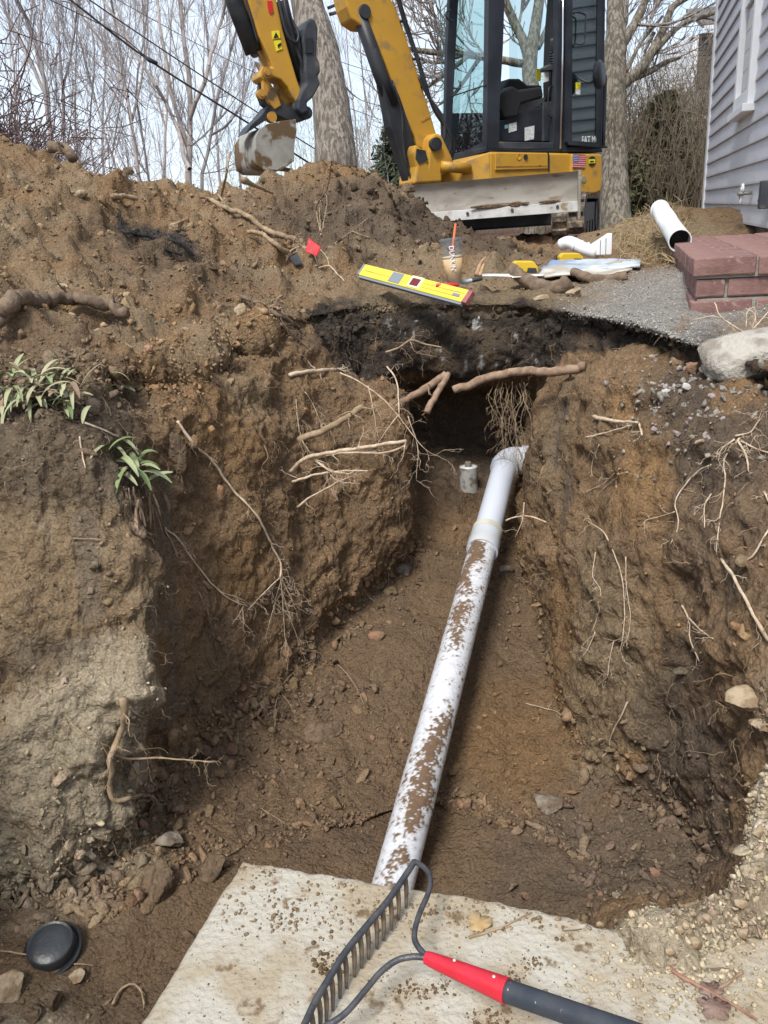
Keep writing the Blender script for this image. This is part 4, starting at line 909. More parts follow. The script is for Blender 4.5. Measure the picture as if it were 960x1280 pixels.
# cab ---------------------------------------------------------------------
CWID = .90
def slab4(name, pts, th, mat, parent=ex, bevel=.006):
    return MB().prism(pts, th).build(name, mat, parent, False, bevel)
def sd(pts, w=0.0): return [XP(px, py, w) for px, py in pts]
# near side frame posts (picture outlines on the near side plane)
slab4('front_post', sd([(609, -70), (634, -70), (631, 0), (629, 60), (625, 130), (624, 187), (608, 187), (609, 130), (611, 0)]), XW*.07, m_frame)
slab4('door_post', sd([(692, -70), (712, -70), (711, 0), (709, 187), (691, 187), (697, 60), (697, 0)]), XW*.06, m_frame)
MB().tube([XP(704, -60, -.02), XP(703.5, 60, -.02), XP(700.5, 186, -.02)], .010, 8).build('door_rail', m_chrome, ex, True)
slab4('rear_post', sd([(750, -70), (758, -70), (756, 60), (752, 188), (748, 188), (750, 60)]), XW*.5, m_frame)
slab4('door_sill', sd([(622, 177), (694, 178), (694, 186), (622, 187)]), XW*.10, m_dkgrey)
slab4('rocker', sd([(606, 184), (753, 186), (753, 190), (606, 190)]), XW*CWID, m_frame)
# door folded back: frame ring, glass
ring_o = [(711, -60), (754, -60), (750, 180), (748, 184), (711, 181), (709, 177)]; ring_i = [(716, -52), (749, -52), (746, 176), (745, 178), (716, 176), (715, 173)]
def ringframe(name, o, i, w, th, mat, parent=ex):
    O_, I_ = np.array(sd(o, w)), np.array(sd(i, w)); k = len(O_)
    V = np.concatenate([O_, I_, O_+XW*th, I_+XW*th])
    Fq = []
    for a in range(k):
        b = (a+1) % k
        Fq += [(a, b, k+b, k+a), (2*k+a, 3*k+a, 3*k+b, 2*k+b), (a, 2*k+a, 2*k+b, b), (k+a, k+b, 3*k+b, 3*k+a)]
    return mesh_obj(name, V, Fq, mat, parent, False)
door = ringframe('door', ring_o, ring_i, -.05, .04, m_frame)
mesh_obj('door_glass', MB().prism(sd(ring_i, -.035), XW*.006).v[0], MB().prism(sd(ring_i, -.035), XW*.006).f, m_glassd, door, False)
MB().tube(smooth_path([XP(717, 17, -.05), XP(720, 15, -.09), XP(731, 18, -.10), XP(732, 24, -.10), XP(731, 48, -.10), XP(728, 55, -.10), XP(718, 54, -.05)], 30), .008, 8).build('door_handle', m_dk, door, True)
# front: slanted windscreen between near and far posts
fa = [XP(567, 195, CWID*.9), XP(562, 60, CWID*.9)]
fl_, fu_ = X(-.52, .84, .0), X(-.40, .84, 1.9)
nl_, nu_ = X(-.02, -.0, .0), X(.02, .0, 1.9)
def PX(px, py, w): return XP(px, py, w)
FARP = .62
slab4('far_front_post', [PX(556, 200, FARP), PX(563, 200, FARP), PX(570, 60, FARP), PX(577, -70, FARP), PX(566, -70, FARP), PX(559, 60, FARP)], XW*.05, m_frame)
mesh_obj('windscreen', [PX(563, 199, FARP), PX(607, 180, .02), PX(611, 0, .02), PX(612, -70, .02), PX(575, -70, FARP), PX(569, 60, FARP)],
         [(0, 1, 2, 5), (5, 2, 3, 4)], m_glass, ex, False)
MB().tube([PX(563, 121, FARP-.01), PX(608, 106, .01)], .006, 6).build('window_seam', m_dk, ex)
slab4('front_sill', [PX(556, 200, FARP), PX(609, 175, -.01), PX(609, 188, -.01), PX(556, 208, FARP)], UP*-.02, m_frame)
# near-front quarter glass frame strip and far side walls (seen through the door)
far = CWID
slab4('far_side_wall', [X(.05, far, -.0), X(1.40, far, -.0), X(1.40, far, .42), X(.05, far, .42)], XW*.03, m_frame)
slab4('far_window_frame', [X(.05, far, 1.75), X(1.40, far, 1.75), X(1.40, far, 1.9), X(.05, far, 1.9)], XW*.03, m_frame)
0 and slab4('far_post', [X(.78, far, .40), X(.90, far, .40), X(.90, far, 1.9), X(.78, far, 1.9)], XW*.04, m_frame)
slab4('back_wall', [X(1.36, .02, 0), X(1.36, far, 0), X(1.36, far, .62), X(1.36, .02, .62)], XB*.03, m_frame)
slab4('roof', [X(-.42, -.02, 1.9), X(1.45, -.02, 1.9), X(1.45, far+.03, 1.9), X(-.42, far+.03, 1.9)], UP*.06, m_frame)
mesh_obj('far_window', [X(.06, far+.01, .42), X(.78, far+.01, .42), X(.78, far+.01, 1.75), X(.06, far+.01, 1.75)], [(0, 1, 2, 3)], m_glass, ex, False)
mesh_obj('far_window', [X(.90, far+.01, .42), X(1.38, far+.01, .42), X(1.38, far+.01, 1.75), X(.90, far+.01, 1.75)], [(0, 1, 2, 3)], m_glass, ex, False)
slab4('cab_floor', [X(0, .0, -.02), X(1.4, .0, -.02), X(1.4, far, -.02), X(0, far, -.02)], UP*.02, m_dk)
# seat with back, arm console, levers
seat = MB().prism([XP(px, py, .22) for px, py in [(624, 178), (624, 150), (630, 144), (655, 140), (676, 134), (682, 120), (692, 122), (694, 178)]], XW*.5).build('seat_base', m_seat, ex, bevel=.02)
MB().prism([XP(px, py, .20) for px, py in [(690, 150), (689, 90), (691, 40), (696, -20), (706, -20), (704, 150)]], XW*.14).build('seat_back', m_seat, ex, bevel=.03)
MB().prism([XP(px, py, .12) for px, py in [(626, 118), (640, 107), (650, 112), (678, 108), (680, 122), (652, 130), (648, 146), (632, 148), (625, 136)]], XW*.14).build('console', m_seat, ex, bevel=.02)
MB().prism([XP(px, py, .55) for px, py in [(630, 108), (636, 98), (650, 98), (660, 106), (678, 106), (678, 118), (630, 120)]], XW*.2).build('dash', m_seat, ex, bevel=.02)
MB().tube(smooth_path([XP(694, 80, .14), XP(691, 60, .12), XP(690, 48, .12)], 8), .022, 8).build('control_lever', m_dk, ex, True)
for k in range(5):
    MB().tube([XP(692-.4*k, 80-3.2*k, .14), XP(692-.4*k, 78.2-3.2*k, .14)], .045-.004*k, 12).build('boot_ring', m_dk, ex, True)
MB().prism([XP(px, py, .10) for px, py in [(681, 84), (688, 80), (697, 82), (696, 88), (682, 89)]], XW*.08).build('armrest', m_dkgrey, ex, bevel=.01)
MB().prism([XP(px, py, .13) for px, py in [(680, 88), (686, 87), (686, 101), (680, 103)]], XW*.02).build('paper_tag', m_decal, ex)
MB().prism([XP(px, py, .60) for px, py in [(671, 86), (677, 86), (676, 101), (671, 101)]], XW*.01).build('yellow_tag', m_yeldec, ex)
MB().tube(smooth_path([XP(690, 108, .05), XP(686, 112, .03), XP(685, 140, .03), XP(688, 146, .03), XP(696, 147, .05)], 24), .008, 8).build('grab_handle', m_dk, ex, True)
plate('inner_panel', [(627, 150), (678, 134), (679, 177), (627, 177)], .16, .04, m_frame, ex)
plate('inner_panel', [(679, 128), (695, 126), (695, 177), (679, 177)], .14, .04, m_dkgrey, ex)
plate('label_sheet', [(636, 155), (646, 152.5), (646, 163), (636, 166)], .155, .003, m_decal, ex, bevel=0)
plate('label_sheet', [(631, 156.5), (635, 155.5), (635, 160), (631, 161)], .155, .003, material('blue_decal', (.25, .55, .62), rough=.5), ex, bevel=0)
plate('label_sheet', [(656, 159.5), (668, 157), (667.5, 174), (656, 176)], .155, .003, m_decal, ex, bevel=0)
# mirror
flat_shade_by_angle(lathe('mirror', XP(746, 94, -.24), unit(XB*.5-XW), [(-.02, .04), (0, .11), (.03, .12), (.05, .10)], m_dk, ex, n=20), 60).scale = (1, 1, 1)
MB().tube(smooth_path([XP(722, 97, -.06), XP(735, 103, -.15), XP(744, 100, -.22)], 12), .010, 8).build('mirror_arm', m_dk, ex, True)
MB().tube(smooth_path([XP(563, 12, .5), XP(557, 17, .45), XP(560, 24, .45), XP(566, 26, .5)], 12), .008, 8).build('front_handle', m_dk, ex, True)
plate('door_sticker', [(720, 103), (725.5, 103), (725.5, 111), (720, 111)], -.04, .003, m_yeldec, door, bevel=0)
plate('door_sticker', [(720, 111.5), (725.5, 111.5), (725.5, 118), (720, 118)], -.04, .003, m_decal, door, bevel=0)
# house body -----------------------------------------------------------
body = MB().prism(sd([(612, 189.5), (753, 192), (753, 232), (740, 236), (612, 236)], -.02), XW*(CWID+.25)).build('body', m_yel, ex, False, .02)
MB().prism([X(-.045, -.02, -.02), X(-.045, -.02, -.25), X(-.48, .40, -.25), X(-.48, .40, -.17)], XW*.5).build('front_deck', m_yel, ex, False, .008)
plate('side_panel', [(619, 191), (684, 191.5), (685, 194), (685, 211), (619, 213)], -.034, .012, m_yel, ex, bevel=.006)
plate('panel_gap', [(684.6, 190.5), (686, 191), (687, 194), (687, 214), (685.6, 214), (685.6, 194)], -.030, .008, m_dk, ex, bevel=0)
plate('panel_crease', [(620, 207.5), (684, 206.5), (684, 207.8), (620, 208.8)], -.037, .005, m_yel2, ex, bevel=0)
flat_shade_by_angle(lathe('lock', XP(657.5, 196, -.045), XW, [(0, .010), (0, .022), (.02, .022)], m_dk, ex, n=16))
flat_shade_by_angle(lathe('lock_dish', XP(649, 196, -.040), XW, [(.004, .016), (0, .026), (.01, .028)], m_yel, ex, n=16))
for k in range(3):
    flat_shade_by_angle(lathe('round_decal', XP(596.5, 197+4.5*k, .08), XW, [(0, .012), (.003, .012)], m_yeldec, ex, n=12))
# counterweight: rounded lower rear corner
cwp = smooth_path(sd([(715, 192), (715, 232), (720, 240), (735, 243), (748, 241), (753, 232), (753, 192)], -.05), 40)
MB().prism(cwp, XW*(CWID+.3)).build('counterweight', m_yel, ex, False, .02)
# flag decal
fw0, fw1 = (716.5, 192.3), (732, 193.2)
def fquad(u0, u1, v0, v1, w):
    def q(u, v): return XP(fw0[0]+(fw1[0]-fw0[0])*u-.8*v, fw0[1]+(fw1[1]-fw0[1])*u+17*v, w)
    return [q(u0, v0), q(u1, v0), q(u1, v1), q(u0, v1)]
m_fr, m_fw, m_fb = material('flag_red', (.45, .04, .06), rough=.5), material('flag_white', (.78, .78, .8), rough=.5), material('flag_blue', (.05, .07, .25), rough=.5)
flag = MB().prism(fquad(0, 1, 0, 1, -.056), XW*.004).build('flag_decal', m_fw, ex)
for k in range(7):
    MB().prism(fquad(0, 1, (2*k)/13, (2*k+1)/13, -.059), XW*.003).build('stripe', m_fr, flag)
MB().prism(fquad(0, .42, 0, 7/13, -.062), XW*.003).build('canton', m_fb, flag)
mbst = MB()
for r_ in range(4):
    for c_ in range(5):
        u, v = .05+.08*c_, .06+.125*r_; mbst.prism(fquad(u, u+.03, v, v+.05, -.0645), XW*.002)
mbst.build('stars', m_fw, flag)
lg = lathe('round_logo', XP(740.5, 201.5, -.058), XW, [(0, .045), (.006, .045)], m_blackink, ex, n=32); flat_shade_by_angle(lg)
lb = MB().prism([XP(736, 199.3, -.062), XP(743.5, 198.8, -.062), XP(744.5, 200.2, -.062), XP(743.6, 201.6, -.062), XP(744.6, 203, -.062), XP(743, 204, -.062), XP(736, 204.2, -.062)], XW*.003).build('logo_bar', m_yeldec, lg)
MB().prism([XP(737.5, 201, -.066), XP(742.5, 200.8, -.066), XP(742.5, 202.2, -.066), XP(737.5, 202.4, -.066)], XW*.002).build('logo_mark', m_blackink, lg)
flat_shade_by_angle(lathe('blue_smudge', XP(730, 224, -.056), XW, [(0, .030), (.004, .034)], material('blue_scuff', (.16, .25, .27), (.40, .25, .06), scale=40, rough=.7), ex, n=18))
def text_mesh(body_, size, mat, name, parent, O_, R_, U_, ext=.002, align='CENTER'):
    cu = bpy.data.curves.new('t', 'FONT'); cu.body = body_; cu.size = size; cu.extrude = ext; cu.align_x = align; cu.align_y = 'CENTER'; cu.resolution_u = 3
    t = bpy.data.objects.new('t', cu); COL.objects.link(t); dg = bpy.context.evaluated_depsgraph_get(); me = bpy.data.meshes.new_from_object(t.evaluated_get(dg))
    V = np.array([v.co[:] for v in me.vertices]); Fq = [tuple(p.vertices) for p in me.polygons]; bpy.data.objects.remove(t)
    return V, Fq
V_, F_ = text_mesh('FAT MC', .10, None, '', None, None, None, None)
o_ = XP(738, 175.5, -.04); mesh_obj('window_sticker', o_+V_[:, :1]*XB*.62+V_[:, 1:2]*UP-V_[:, 2:3]*XW, F_, m_decal, door, False)
# boulder-clean dozer blade ------------------------------------------------
bl0, bl1 = D(462, 229, 6.30), D(726, 213.5, 6.08); bd = unit((bl1-bl0)*[1, 1, 0]); bn = np.array([bd[1], -bd[0], 0])   # bn towards camera
BL = np.linalg.norm(bl1-bl0); bl0[2] = bl1[2]
prof = [(0, 0), (.035, -.05), (.045, -.125), (.04, -.18), (.02, -.232)]
prof2 = smooth_path([bl0+bn*(-a_)+UP*b_ for a_, b_ in prof], 10)
blade = mesh_obj('blade', np.concatenate([prof2, prof2+bd*BL, prof2-bn*.025, prof2-bn*.025+bd*BL]),
    [(i, i+1, 10+i+1, 10+i) for i in range(9)]+[(20+i, 30+i, 30+i+1, 20+i+1) for i in range(9)]+[(0, 10, 30, 20), (9, 29, 39, 19)]+[(10+i, 10+i+1, 30+i+1, 30+i) for i in range(9)]+[(i, 20+i, 20+i+1, i+1) for i in range(9)], m_blade, ex, True)
flat_shade_by_angle(blade, 40)
e0 = prof2[-1]+UP*.012; MB().prism([e0+bn*.016, e0+bn*.004, e0+bn*.020-UP*.078, e0+bn*.034-UP*.078], bd*(BL-.01)).build('cutting_edge', m_edge, blade, False, .003)
MB().box(bl1-bd*.02-UP*.36-bn*.10, bd*.022, bn*.125, UP*.365).build('end_plate', m_blade, blade, False, .004)
for k in range(5):
    q = e0+bn*.034-UP*.03+bd*(BL-.18-.36*k); flat_shade_by_angle(lathe('bolt', q, -bn, [(-.006, .006), (-.006, .012), (.008, .012)], m_dkgrey, blade, n=8))
dm = prof2[7]+bn*.02+bd*(BL*.62)
V_, Fq_ = rock_shape(5, 3, 4, .2); 
for (f_, l_, h_) in ((.60, .22, .030), (.70, .06, .035), (.86, .10, .022), (.74, .05, .022)):
    mesh_obj('mud_crust', V_*np.array([l_, .022, h_*.6])+prof2[9]+bn*.012+bd*BL*f_+UP*.022, Fq_, m_brstone, blade)
# undercarriage and tracks -----------------------------------------------------
TD = unit(np.array([.38, 1, 0])); TS = np.array([TD[1], -TD[0], 0])
tg = D(709, 304, 7.25); GZ = tg[2]
def track(c, name='track'):
    """c: front foot centre on the ground"""
    Lh, H, Wd = 1.75, .42, .30; r = H/2; pts = []
    for a_ in np.linspace(-90, 90, 15): pts.append((Lh-r+r*math.cos(math.radians(a_)), r+r*math.sin(math.radians(a_))))
    for a_ in np.linspace(90, 270, 15): pts.append((r+r*math.cos(math.radians(a_)), r+r*math.sin(math.radians(a_))))
    out = [c+TD*s+UP*z-TS*Wd/2 for s, z in pts]; inn = [c+TD*(s*.86+.12)+UP*(r+(z-r)*.82)-TS*Wd/2 for s, z in pts]
    k = len(pts); V = np.concatenate([out, inn, np.array(out)+TS*Wd, np.array(inn)+TS*Wd]); Fq = []
    for a_ in range(k):
        b_ = (a_+1) % k; Fq += [(a_, b_, k+b_, k+a_), (2*k+a_, 3*k+a_, 3*k+b_, 2*k+b_), (a_, 2*k+a_, 2*k+b_, b_), (k+a_, k+b_, 3*k+b_, 3*k+a_)]
    t = mesh_obj(name, V, Fq, m_rub, ex, False)
    # tread bars
    per = []; o_ = np.array(out)+TS*Wd/2; cl = np.concatenate([o_, o_[:1]]); dd = np.concatenate([[0], np.cumsum(np.linalg.norm(np.diff(cl, axis=0), axis=1))])
    bars = MB(); n_ = 34
    for j in range(n_):
        s_ = dd[-1]*j/n_; i_ = min(np.searchsorted(dd, s_, 'right')-1, k-1); f_ = (s_-dd[i_])/(dd[i_+1]-dd[i_]+1e-9); p = cl[i_]*(1-f_)+cl[i_+1]*f_
        tn = unit(cl[i_+1]-cl[i_]); no = unit(np.cross(tn, TS)); 
        if no @ (p-(c+TD*Lh/2+UP*r)) < 0: no = -no
        for sd_ in (-1, 1):
            off = TS*sd_*Wd/4; bars = MB()
            bars.box(p+off-TS*Wd*.22-tn*.03+tn*.03*sd_-no*.01, TS*Wd*.44, tn*.055, no*.035); bars.build('tread_bar', m_rub, t, False, .006)
    MB().prism([q+TS*.0 for q in [c+TD*(s*.80+.17)+UP*(r+(z-r)*.66)-TS*Wd*.42 for s, z in pts]], TS*Wd*.84).build('track_frame', m_dk, t)
    for s_ in (r, Lh-r, .55, .85, 1.15):
        rr_ = r*.80 if s_ in (r, Lh-r) else .08
        flat_shade_by_angle(lathe('track_wheel', c+TD*s_+UP*(r if s_ in (r, Lh-r) else .10)-TS*(Wd*.46), TS, [(0, rr_*.4), (0, rr_), (Wd*.92, rr_), (Wd*.92, rr_*.4)], m_dk, t, n=20))
    return t
track(tg); track(tg-TS*1.42)
mid = tg-TS*.71+TD*.88
MB().box(mid-TS*.56-TD*.42+UP*.16, TS*1.12, TD*.84, UP*.22).build('undercarriage', m_dk, ex, False, .02)
flat_shade_by_angle(lathe('turntable', mid+UP*.36, UP, [(0, .40), (.14, .40)], m_dk, ex, n=32))
for s_ in (-1, 1):
    q = mid+TS*.30*s_+UP*.25; qb = bl0+bd*(BL*.60+.30*s_)-UP*.22-bn*.05
    MB().prism([q-TS*.03, q+TS*.03, qb+TS*.03, qb-TS*.03], UP*.12).build('blade_arm', m_dk, ex, False, .01)
MB().box(mid-TS*.75-TD*.2+UP*.38, TS*1.4, TD*1.0, UP*.12).build('belly_plate', m_dk, ex, False, .02)
tick('excavator')
# ------------------------------------------------------------------ house, trees, cables
m_side = material('siding_vinyl', (.55, .55, .585), (.50, .50, .53), scale=3, rough=.55, bump=.12, bscale=40, stretch=(1, 1, 6))
m_trim = material('trim_white', (.80, .81, .82), (.74, .75, .76), scale=3, rough=.45)
m_found = material('foundation', (.20, .19, .18), (.13, .12, .11), scale=8, rough=.95, bump=.5)
m_pane = material('window_pane', (.10, .12, .13), (.16, .18, .19), scale=1.2, rough=.08, spec=.6)
Hc = D(881, 262, 7.6); HN = -HB                           # wall faces left
def WP(px, py, off=0.0):
    v = RAY(px, py); o = Hc+HN*off; t = ((o-CAM) @ HN)/(v @ HN); return CAM+v*t
def HT(p): return (Hc-p) @ HD                            # metres from the corner towards the viewer
house = empty('house', [Hc[0], Hc[1], 0]); tag(house, 'house wall of pale grey lavender lap siding with white trim at the right edge', 'house')
zb = Hc[2]-.06; EXPO = .117
LEN = 6.4
ms = bpy.data.meshes.new('siding_board')
th0, th1 = .020, .002
A0 = lambda s, o, z: (-HD*s+HN*o+UP*z)
rings = []
for s_ in (0.045, LEN): rings.append([A0(s_, 0, 0), A0(s_, th0, 0), A0(s_, th0, .012), A0(s_, th1, EXPO+.012), A0(s_, 0, EXPO+.012)])
Vs = np.array(rings).reshape(-1, 3); ms.from_pydata([tuple(v) for v in Vs], [], [(0, 1, 6, 5), (1, 2, 7, 6), (2, 3, 8, 7), (3, 4, 9, 8), (4, 3, 2, 1, 0), (5, 6, 7, 8, 9)]); ms.materials.append(m_side)
for k in range(36):
    o = bpy.data.objects.new('siding_board', ms); COL.objects.link(o); o.parent = house; o.location = Vector((0, 0, zb+k*EXPO))
HH = zb+36*EXPO
MB().box(Hc*[1, 1, 0]-HB*-.002-HD*LEN+UP*(zb+.0), HD*LEN, HB*4, UP*(HH-zb)).build('house_wall', m_side, house)
MB().box(Hc*[1, 1, 0]-HB*-.03-HD*LEN-UP*.1, HD*(LEN-.03), HB*3.9, UP*(zb+.098)).build('foundation', m_found, house)
MB().box(Hc*[1, 1, 0]+HN*.0-HD*.105+UP*(zb-.02), HD*.108, HN*.030, UP*(HH-zb)).box(Hc*[1, 1, 0]+HN*.030+HD*.003+UP*(zb-.02), HD*.025, HB*.11, UP*(HH-zb)).build('corner_trim', m_trim, house, bevel=.004)
MB().box(Hc*[1, 1, 0]-HD*(LEN+.1)+HN*.35+UP*HH, HD*(LEN+.4), HB*4.6, UP*.16).build('roof', m_found, house)
# window
wl = HT(WP(926, 143)); wr = HT(WP(946, 128)); wz = (WP(926, 143)[2]+WP(946, 128)[2])/2; wt = wz+1.55
def WB(s0, s1, z0, z1, o0, o1): return MB().box(Hc*[1, 1, 0]-HD*s1+UP*z0+HN*o0, HD*(s1-s0), HN*(o1-o0), UP*(z1-z0))
win = WB(wl, wl+.09, wz, wt, .0, .055); win.box(Hc*[1, 1, 0]-HD*wr+UP*wz, HD*.075, HN*.055, UP*(wt-wz)).box(Hc*[1, 1, 0]-HD*(wr-.075)+UP*(wz+.0), HD*(wr-wl-.165), HN*.055, UP*.09).box(Hc*[1, 1, 0]-HD*(wr-.075)+UP*(wt-.09), HD*(wr-wl-.165), HN*.055, UP*.09)
win = win.build('window', m_trim, house, bevel=.004)
WB(wl-.03, wr+.03, wz-.045, wz, .0, .085).build('sill', m_trim, win, bevel=.004)
WB(wl+.09, wr-.075, wz+.09, wt-.09, .015, .02).build('pane', m_pane, win)
WB(wl+.11, wr-.10, wz+.62, wz+.66, .021, .04).build('sash_rail', m_trim, win)
# outdoor tap and vent
fp = WP(926, 243); faucet = empty('tap', fp); tag(faucet, 'brass and grey outdoor tap sticking out of the grey siding above the stoop', 'tap')
m_brass = material('tap_metal', (.42, .40, .33), (.25, .24, .22), scale=60, rough=.35, metal=.5)
q = WP(940, 241, .02)
MB().tube([q, q+HN*.08, ], .011, 10).tube([q+HN*.05, q+HN*.06+HD*.10], .013, 10).build('spout', m_brass, faucet, True)
MB().tube([q+HN*.05+HD*.09-UP*.03, q+HN*.05+HD*.09+UP*.045], .011, 8).build('valve', m_brass, faucet, True)
MB().tube([q+HN*.05+HD*.02, q+HN*.06+HD*.015-UP*.06], .009, 8).tube([q+HN*.05-HD*.01+UP*.01, q+HN*.055-HD*.0+UP*.055], .008, 8).build('lever', m_trim, faucet, True)
q = WP(962, 243, .02)
vt = MB().box(q-HD*.05-UP*.07, HD*.08, HN*.05, UP*.14).tube([q+HD*.02+HN*.03, q+HD*.12+HN*.03-UP*.03], .012, 8).tube([q+HD*.02+HN*.03+UP*.04, q+HD*.10+HN*.03+UP*.03], .012, 8).build('meter_box', m_dkgrey, None, bevel=.008)
tag(vt, 'dark grey fitting on the siding right of the tap, cut off by the photo edge', 'fitting')

# ---- bare trees -----------------------------------------------------------------
class Segs:
    def __init__(s): s.a = []; s.b = []; s.ra = []; s.rb = []
    def path(s, P_, R_):
        for i in range(len(P_)-1): s.a.append(P_[i]); s.b.append(P_[i+1]); s.ra.append(R_[i]); s.rb.append(R_[i+1])
    def build(s, name, mat, parent=None, n=5):
        A, B, ra, rb = np.array(s.a), np.array(s.b), np.array(s.ra), np.array(s.rb); T = B-A; T /= np.linalg.norm(T, axis=1, keepdims=True)+1e-9
        u = np.cross(T, np.array([.31, .47, .83])); u /= np.linalg.norm(u, axis=1, keepdims=True)+1e-9; w = np.cross(T, u)
        an = np.arange(n)*2*math.pi/n; c_, s_ = np.cos(an), np.sin(an)
        ring = u[:, None]*c_[None, :, None]+w[:, None]*s_[None, :, None]
        V = np.concatenate([A[:, None]+ring*ra[:, None, None], B[:, None]+ring*rb[:, None, None]], 1).reshape(-1, 3)
        base = (np.arange(len(A))*2*n)[:, None, None]; j = np.arange(n); f = np.stack([j, (j+1) % n, n+(j+1) % n, n+j], -1)
        return mesh_obj(name, V, (base+f[None]).reshape(-1, 4), mat, parent, validate=False)
rt = random.Random(11)
def rv(s=1.0): return np.array([rt.gauss(0, s), rt.gauss(0, s), rt.gauss(0, s)])
def grow(S, p, d, L, r, lev, fork=2.15, upb=.16, wig=.075, minr=.003):
    n = 5 if lev > 1 else 4; P_ = [p]; R_ = [r]; d = unit(d)
    for i in range(n):
        d = unit(d+rv(wig)+UP*upb); p = p+d*(L/n); P_.append(p); R_.append(max(minr, r*(1-.62*(i+1)/n)))
    S.path(P_, R_)
    if lev <= 0: return
    k = int(fork*2+rt.random()*2)
    for i in range(k):
        j = rt.randint(1, n); f = rt.random(); q = P_[j-1]*(1-f)+P_[j]*f
        nd = unit(unit(P_[j]-P_[j-1])+rv(.42)); grow(S, q, nd, L*rt.uniform(.38, .68), max(minr, R_[j]*.6), lev-1, fork, upb, wig, minr)
def bark_mat(name, a_, b_, sc=10): return material(name, a_, b_, scale=sc, rough=.95, bump=.8, bscale=sc*3, bdist=.02, stretch=(1, 1, .22))
m_twig = bark_mat('twig_bark', (.30, .265, .26), (.22, .19, .185))
m_twig2 = bark_mat('twig_bark_pale', (.36, .315, .29), (.27, .23, .21))
m_bark = material('oak_bark', (.27, .235, .20), (.13, .11, .09), scale=26, rough=.97, bump=1.0, bscale=30, bdist=.05, stretch=(1, 1, .09), detail=8, lo=.42, hi=.58)
m_bark2 = material('maple_bark', (.25, .22, .18), (.12, .105, .08), scale=26, rough=.97, bump=1.0, bscale=34, bdist=.04, stretch=(1, 1, .25), detail=9, lo=.42, hi=.58, third=(.16, .19, .10), tscale=3, tlo=.6, thi=.8)
def bare_tree(label, d, stems, r0, sub=7, lev=2, mat=m_twig, L=1.7, spread=.42, name='bare_tree', minr=.0042, group='bare trees behind the spoil heap'):
    base = D(*stems[0][0], d); g = np.array([base[0], base[1], 0.0])
    root = empty(name, g); T_ = Segs(); S = Segs()
    for si, st in enumerate(stems):
        pts = [D(px, py, d+.5*rt.uniform(-1, 1)) for px, py in st]
        if si == 0: pts = [np.array([pts[0][0], pts[0][1], -.05])]+pts
        top = pts[-1]+unit(pts[-1]-pts[-2])*2.0; pts.append(top+rv(.15))
        P_ = smooth_path(pts, 14); P_ += np.array([rv(r0*.12) for _ in P_]); rs = r0*(.66 if si == 0 else .40); R_ = np.linspace(rs, rs*.3, 14); T_.path(list(P_), list(R_))
        for k in range(sub+(3 if si == 0 else 0)):
            j = rt.randint(2, 12); dd_ = unit(unit(P_[j+1]-P_[j])*.7+rv(spread)*np.array([1, .7, .8])); grow(S, P_[j], dd_, L*rt.uniform(.6, 1.25), R_[j]*.36, lev, minr=minr)
    T_.build('trunk', mat, root, 7); S.build('branches', mat, root, 3)
    tag(root, label, 'tree', group); return root
bare_tree('slender multi stemmed bare tree nearest the left edge, leaning left', 17, [[(66, 190), (58, 110), (40, 40), (22, 0)], [(60, 150), (50, 60), (55, 0)], [(58, 120), (30, 60), (5, 10)]], .10, 8)
bare_tree('thin straight bare tree right of the leaning multi stemmed one', 19, [[(81, 195), (79, 120), (74, 60), (70, 0)], [(79, 110), (92, 50), (98, 0)]], .08, 8)
bare_tree('very thin bare sapling between two slender trees over the left heap', 20, [[(98, 200), (94, 120), (95, 60), (100, 0)]], .05, 8)
bare_tree('bare sapling with long curved stem left of the tallest fork', 21, [[(118, 215), (112, 150), (118, 80), (112, 0)]], .05, 7)
bare_tree('thin bare tree with dark stem leaning left above the heap dip', 18, [[(148, 222), (132, 170), (118, 120), (102, 60)], [(140, 195), (150, 130), (160, 60)]], .05, 8)
bare_tree('medium bare tree with straight pale stem in the middle of the left group', 18, [[(174, 225), (165, 160), (155, 90), (143, 20), (138, -10)], [(165, 150), (178, 90), (180, 30)], [(160, 120), (140, 70), (110, 30)]], .085, 9, mat=m_twig2)
bare_tree('thin bare tree close right of the straight pale stem', 20, [[(186, 225), (178, 170), (170, 110), (180, 50), (185, 0)]], .06, 7)
bare_tree('large bare tree with trunk forking low into fanned limbs', 17, [[(236, 232), (236, 180), (238, 125), (232, 60), (225, 0)], [(236, 210), (218, 150), (190, 100), (160, 50)], [(236, 190), (214, 120), (204, 60), (196, 0)], [(237, 150), (258, 90), (276, 30), (285, -10)]], .13, 9, mat=m_twig2)
bare_tree('bare tree with upward sweeping limbs just left of the bucket', 19, [[(252, 232), (262, 180), (272, 120), (290, 60), (300, 0)], [(262, 170), (290, 150), (312, 100)]], .08, 9)
bare_tree('thin reddish bare sapling directly behind the bucket', 21, [[(300, 225), (300, 150), (306, 90), (300, 20)]], .05, 8)
bare_tree('bare tree with fine twigs right of the thick leaning trunk', 20, [[(462, 228), (460, 170), (455, 110), (450, 60)], [(460, 170), (470, 120), (480, 80)]], .05, 9, mat=m_twig2)
bare_tree('thin bare sapling seen between the boom and the thick trunk', 22, [[(448, 215), (444, 150), (436, 90), (432, 20)]], .04, 8)
bare_tree('background bare tree at far left behind the purple brush', 26, [[(20, 190), (20, 110), (12, 40), (10, 0)], [(20, 120), (35, 60), (40, 0)]], .09, 8, mat=m_twig2)
bare_tree('faint background bare tree behind the middle of the left group', 30, [[(205, 230), (208, 150), (212, 80), (215, 10)], [(207, 160), (190, 100), (185, 40)]], .10, 10, L=2.4, mat=m_twig2)
bare_tree('faint background bare tree behind the heap dip', 30, [[(130, 225), (128, 150), (132, 80), (130, 10)], [(129, 160), (150, 100), (160, 40)]], .09, 10, L=2.4)
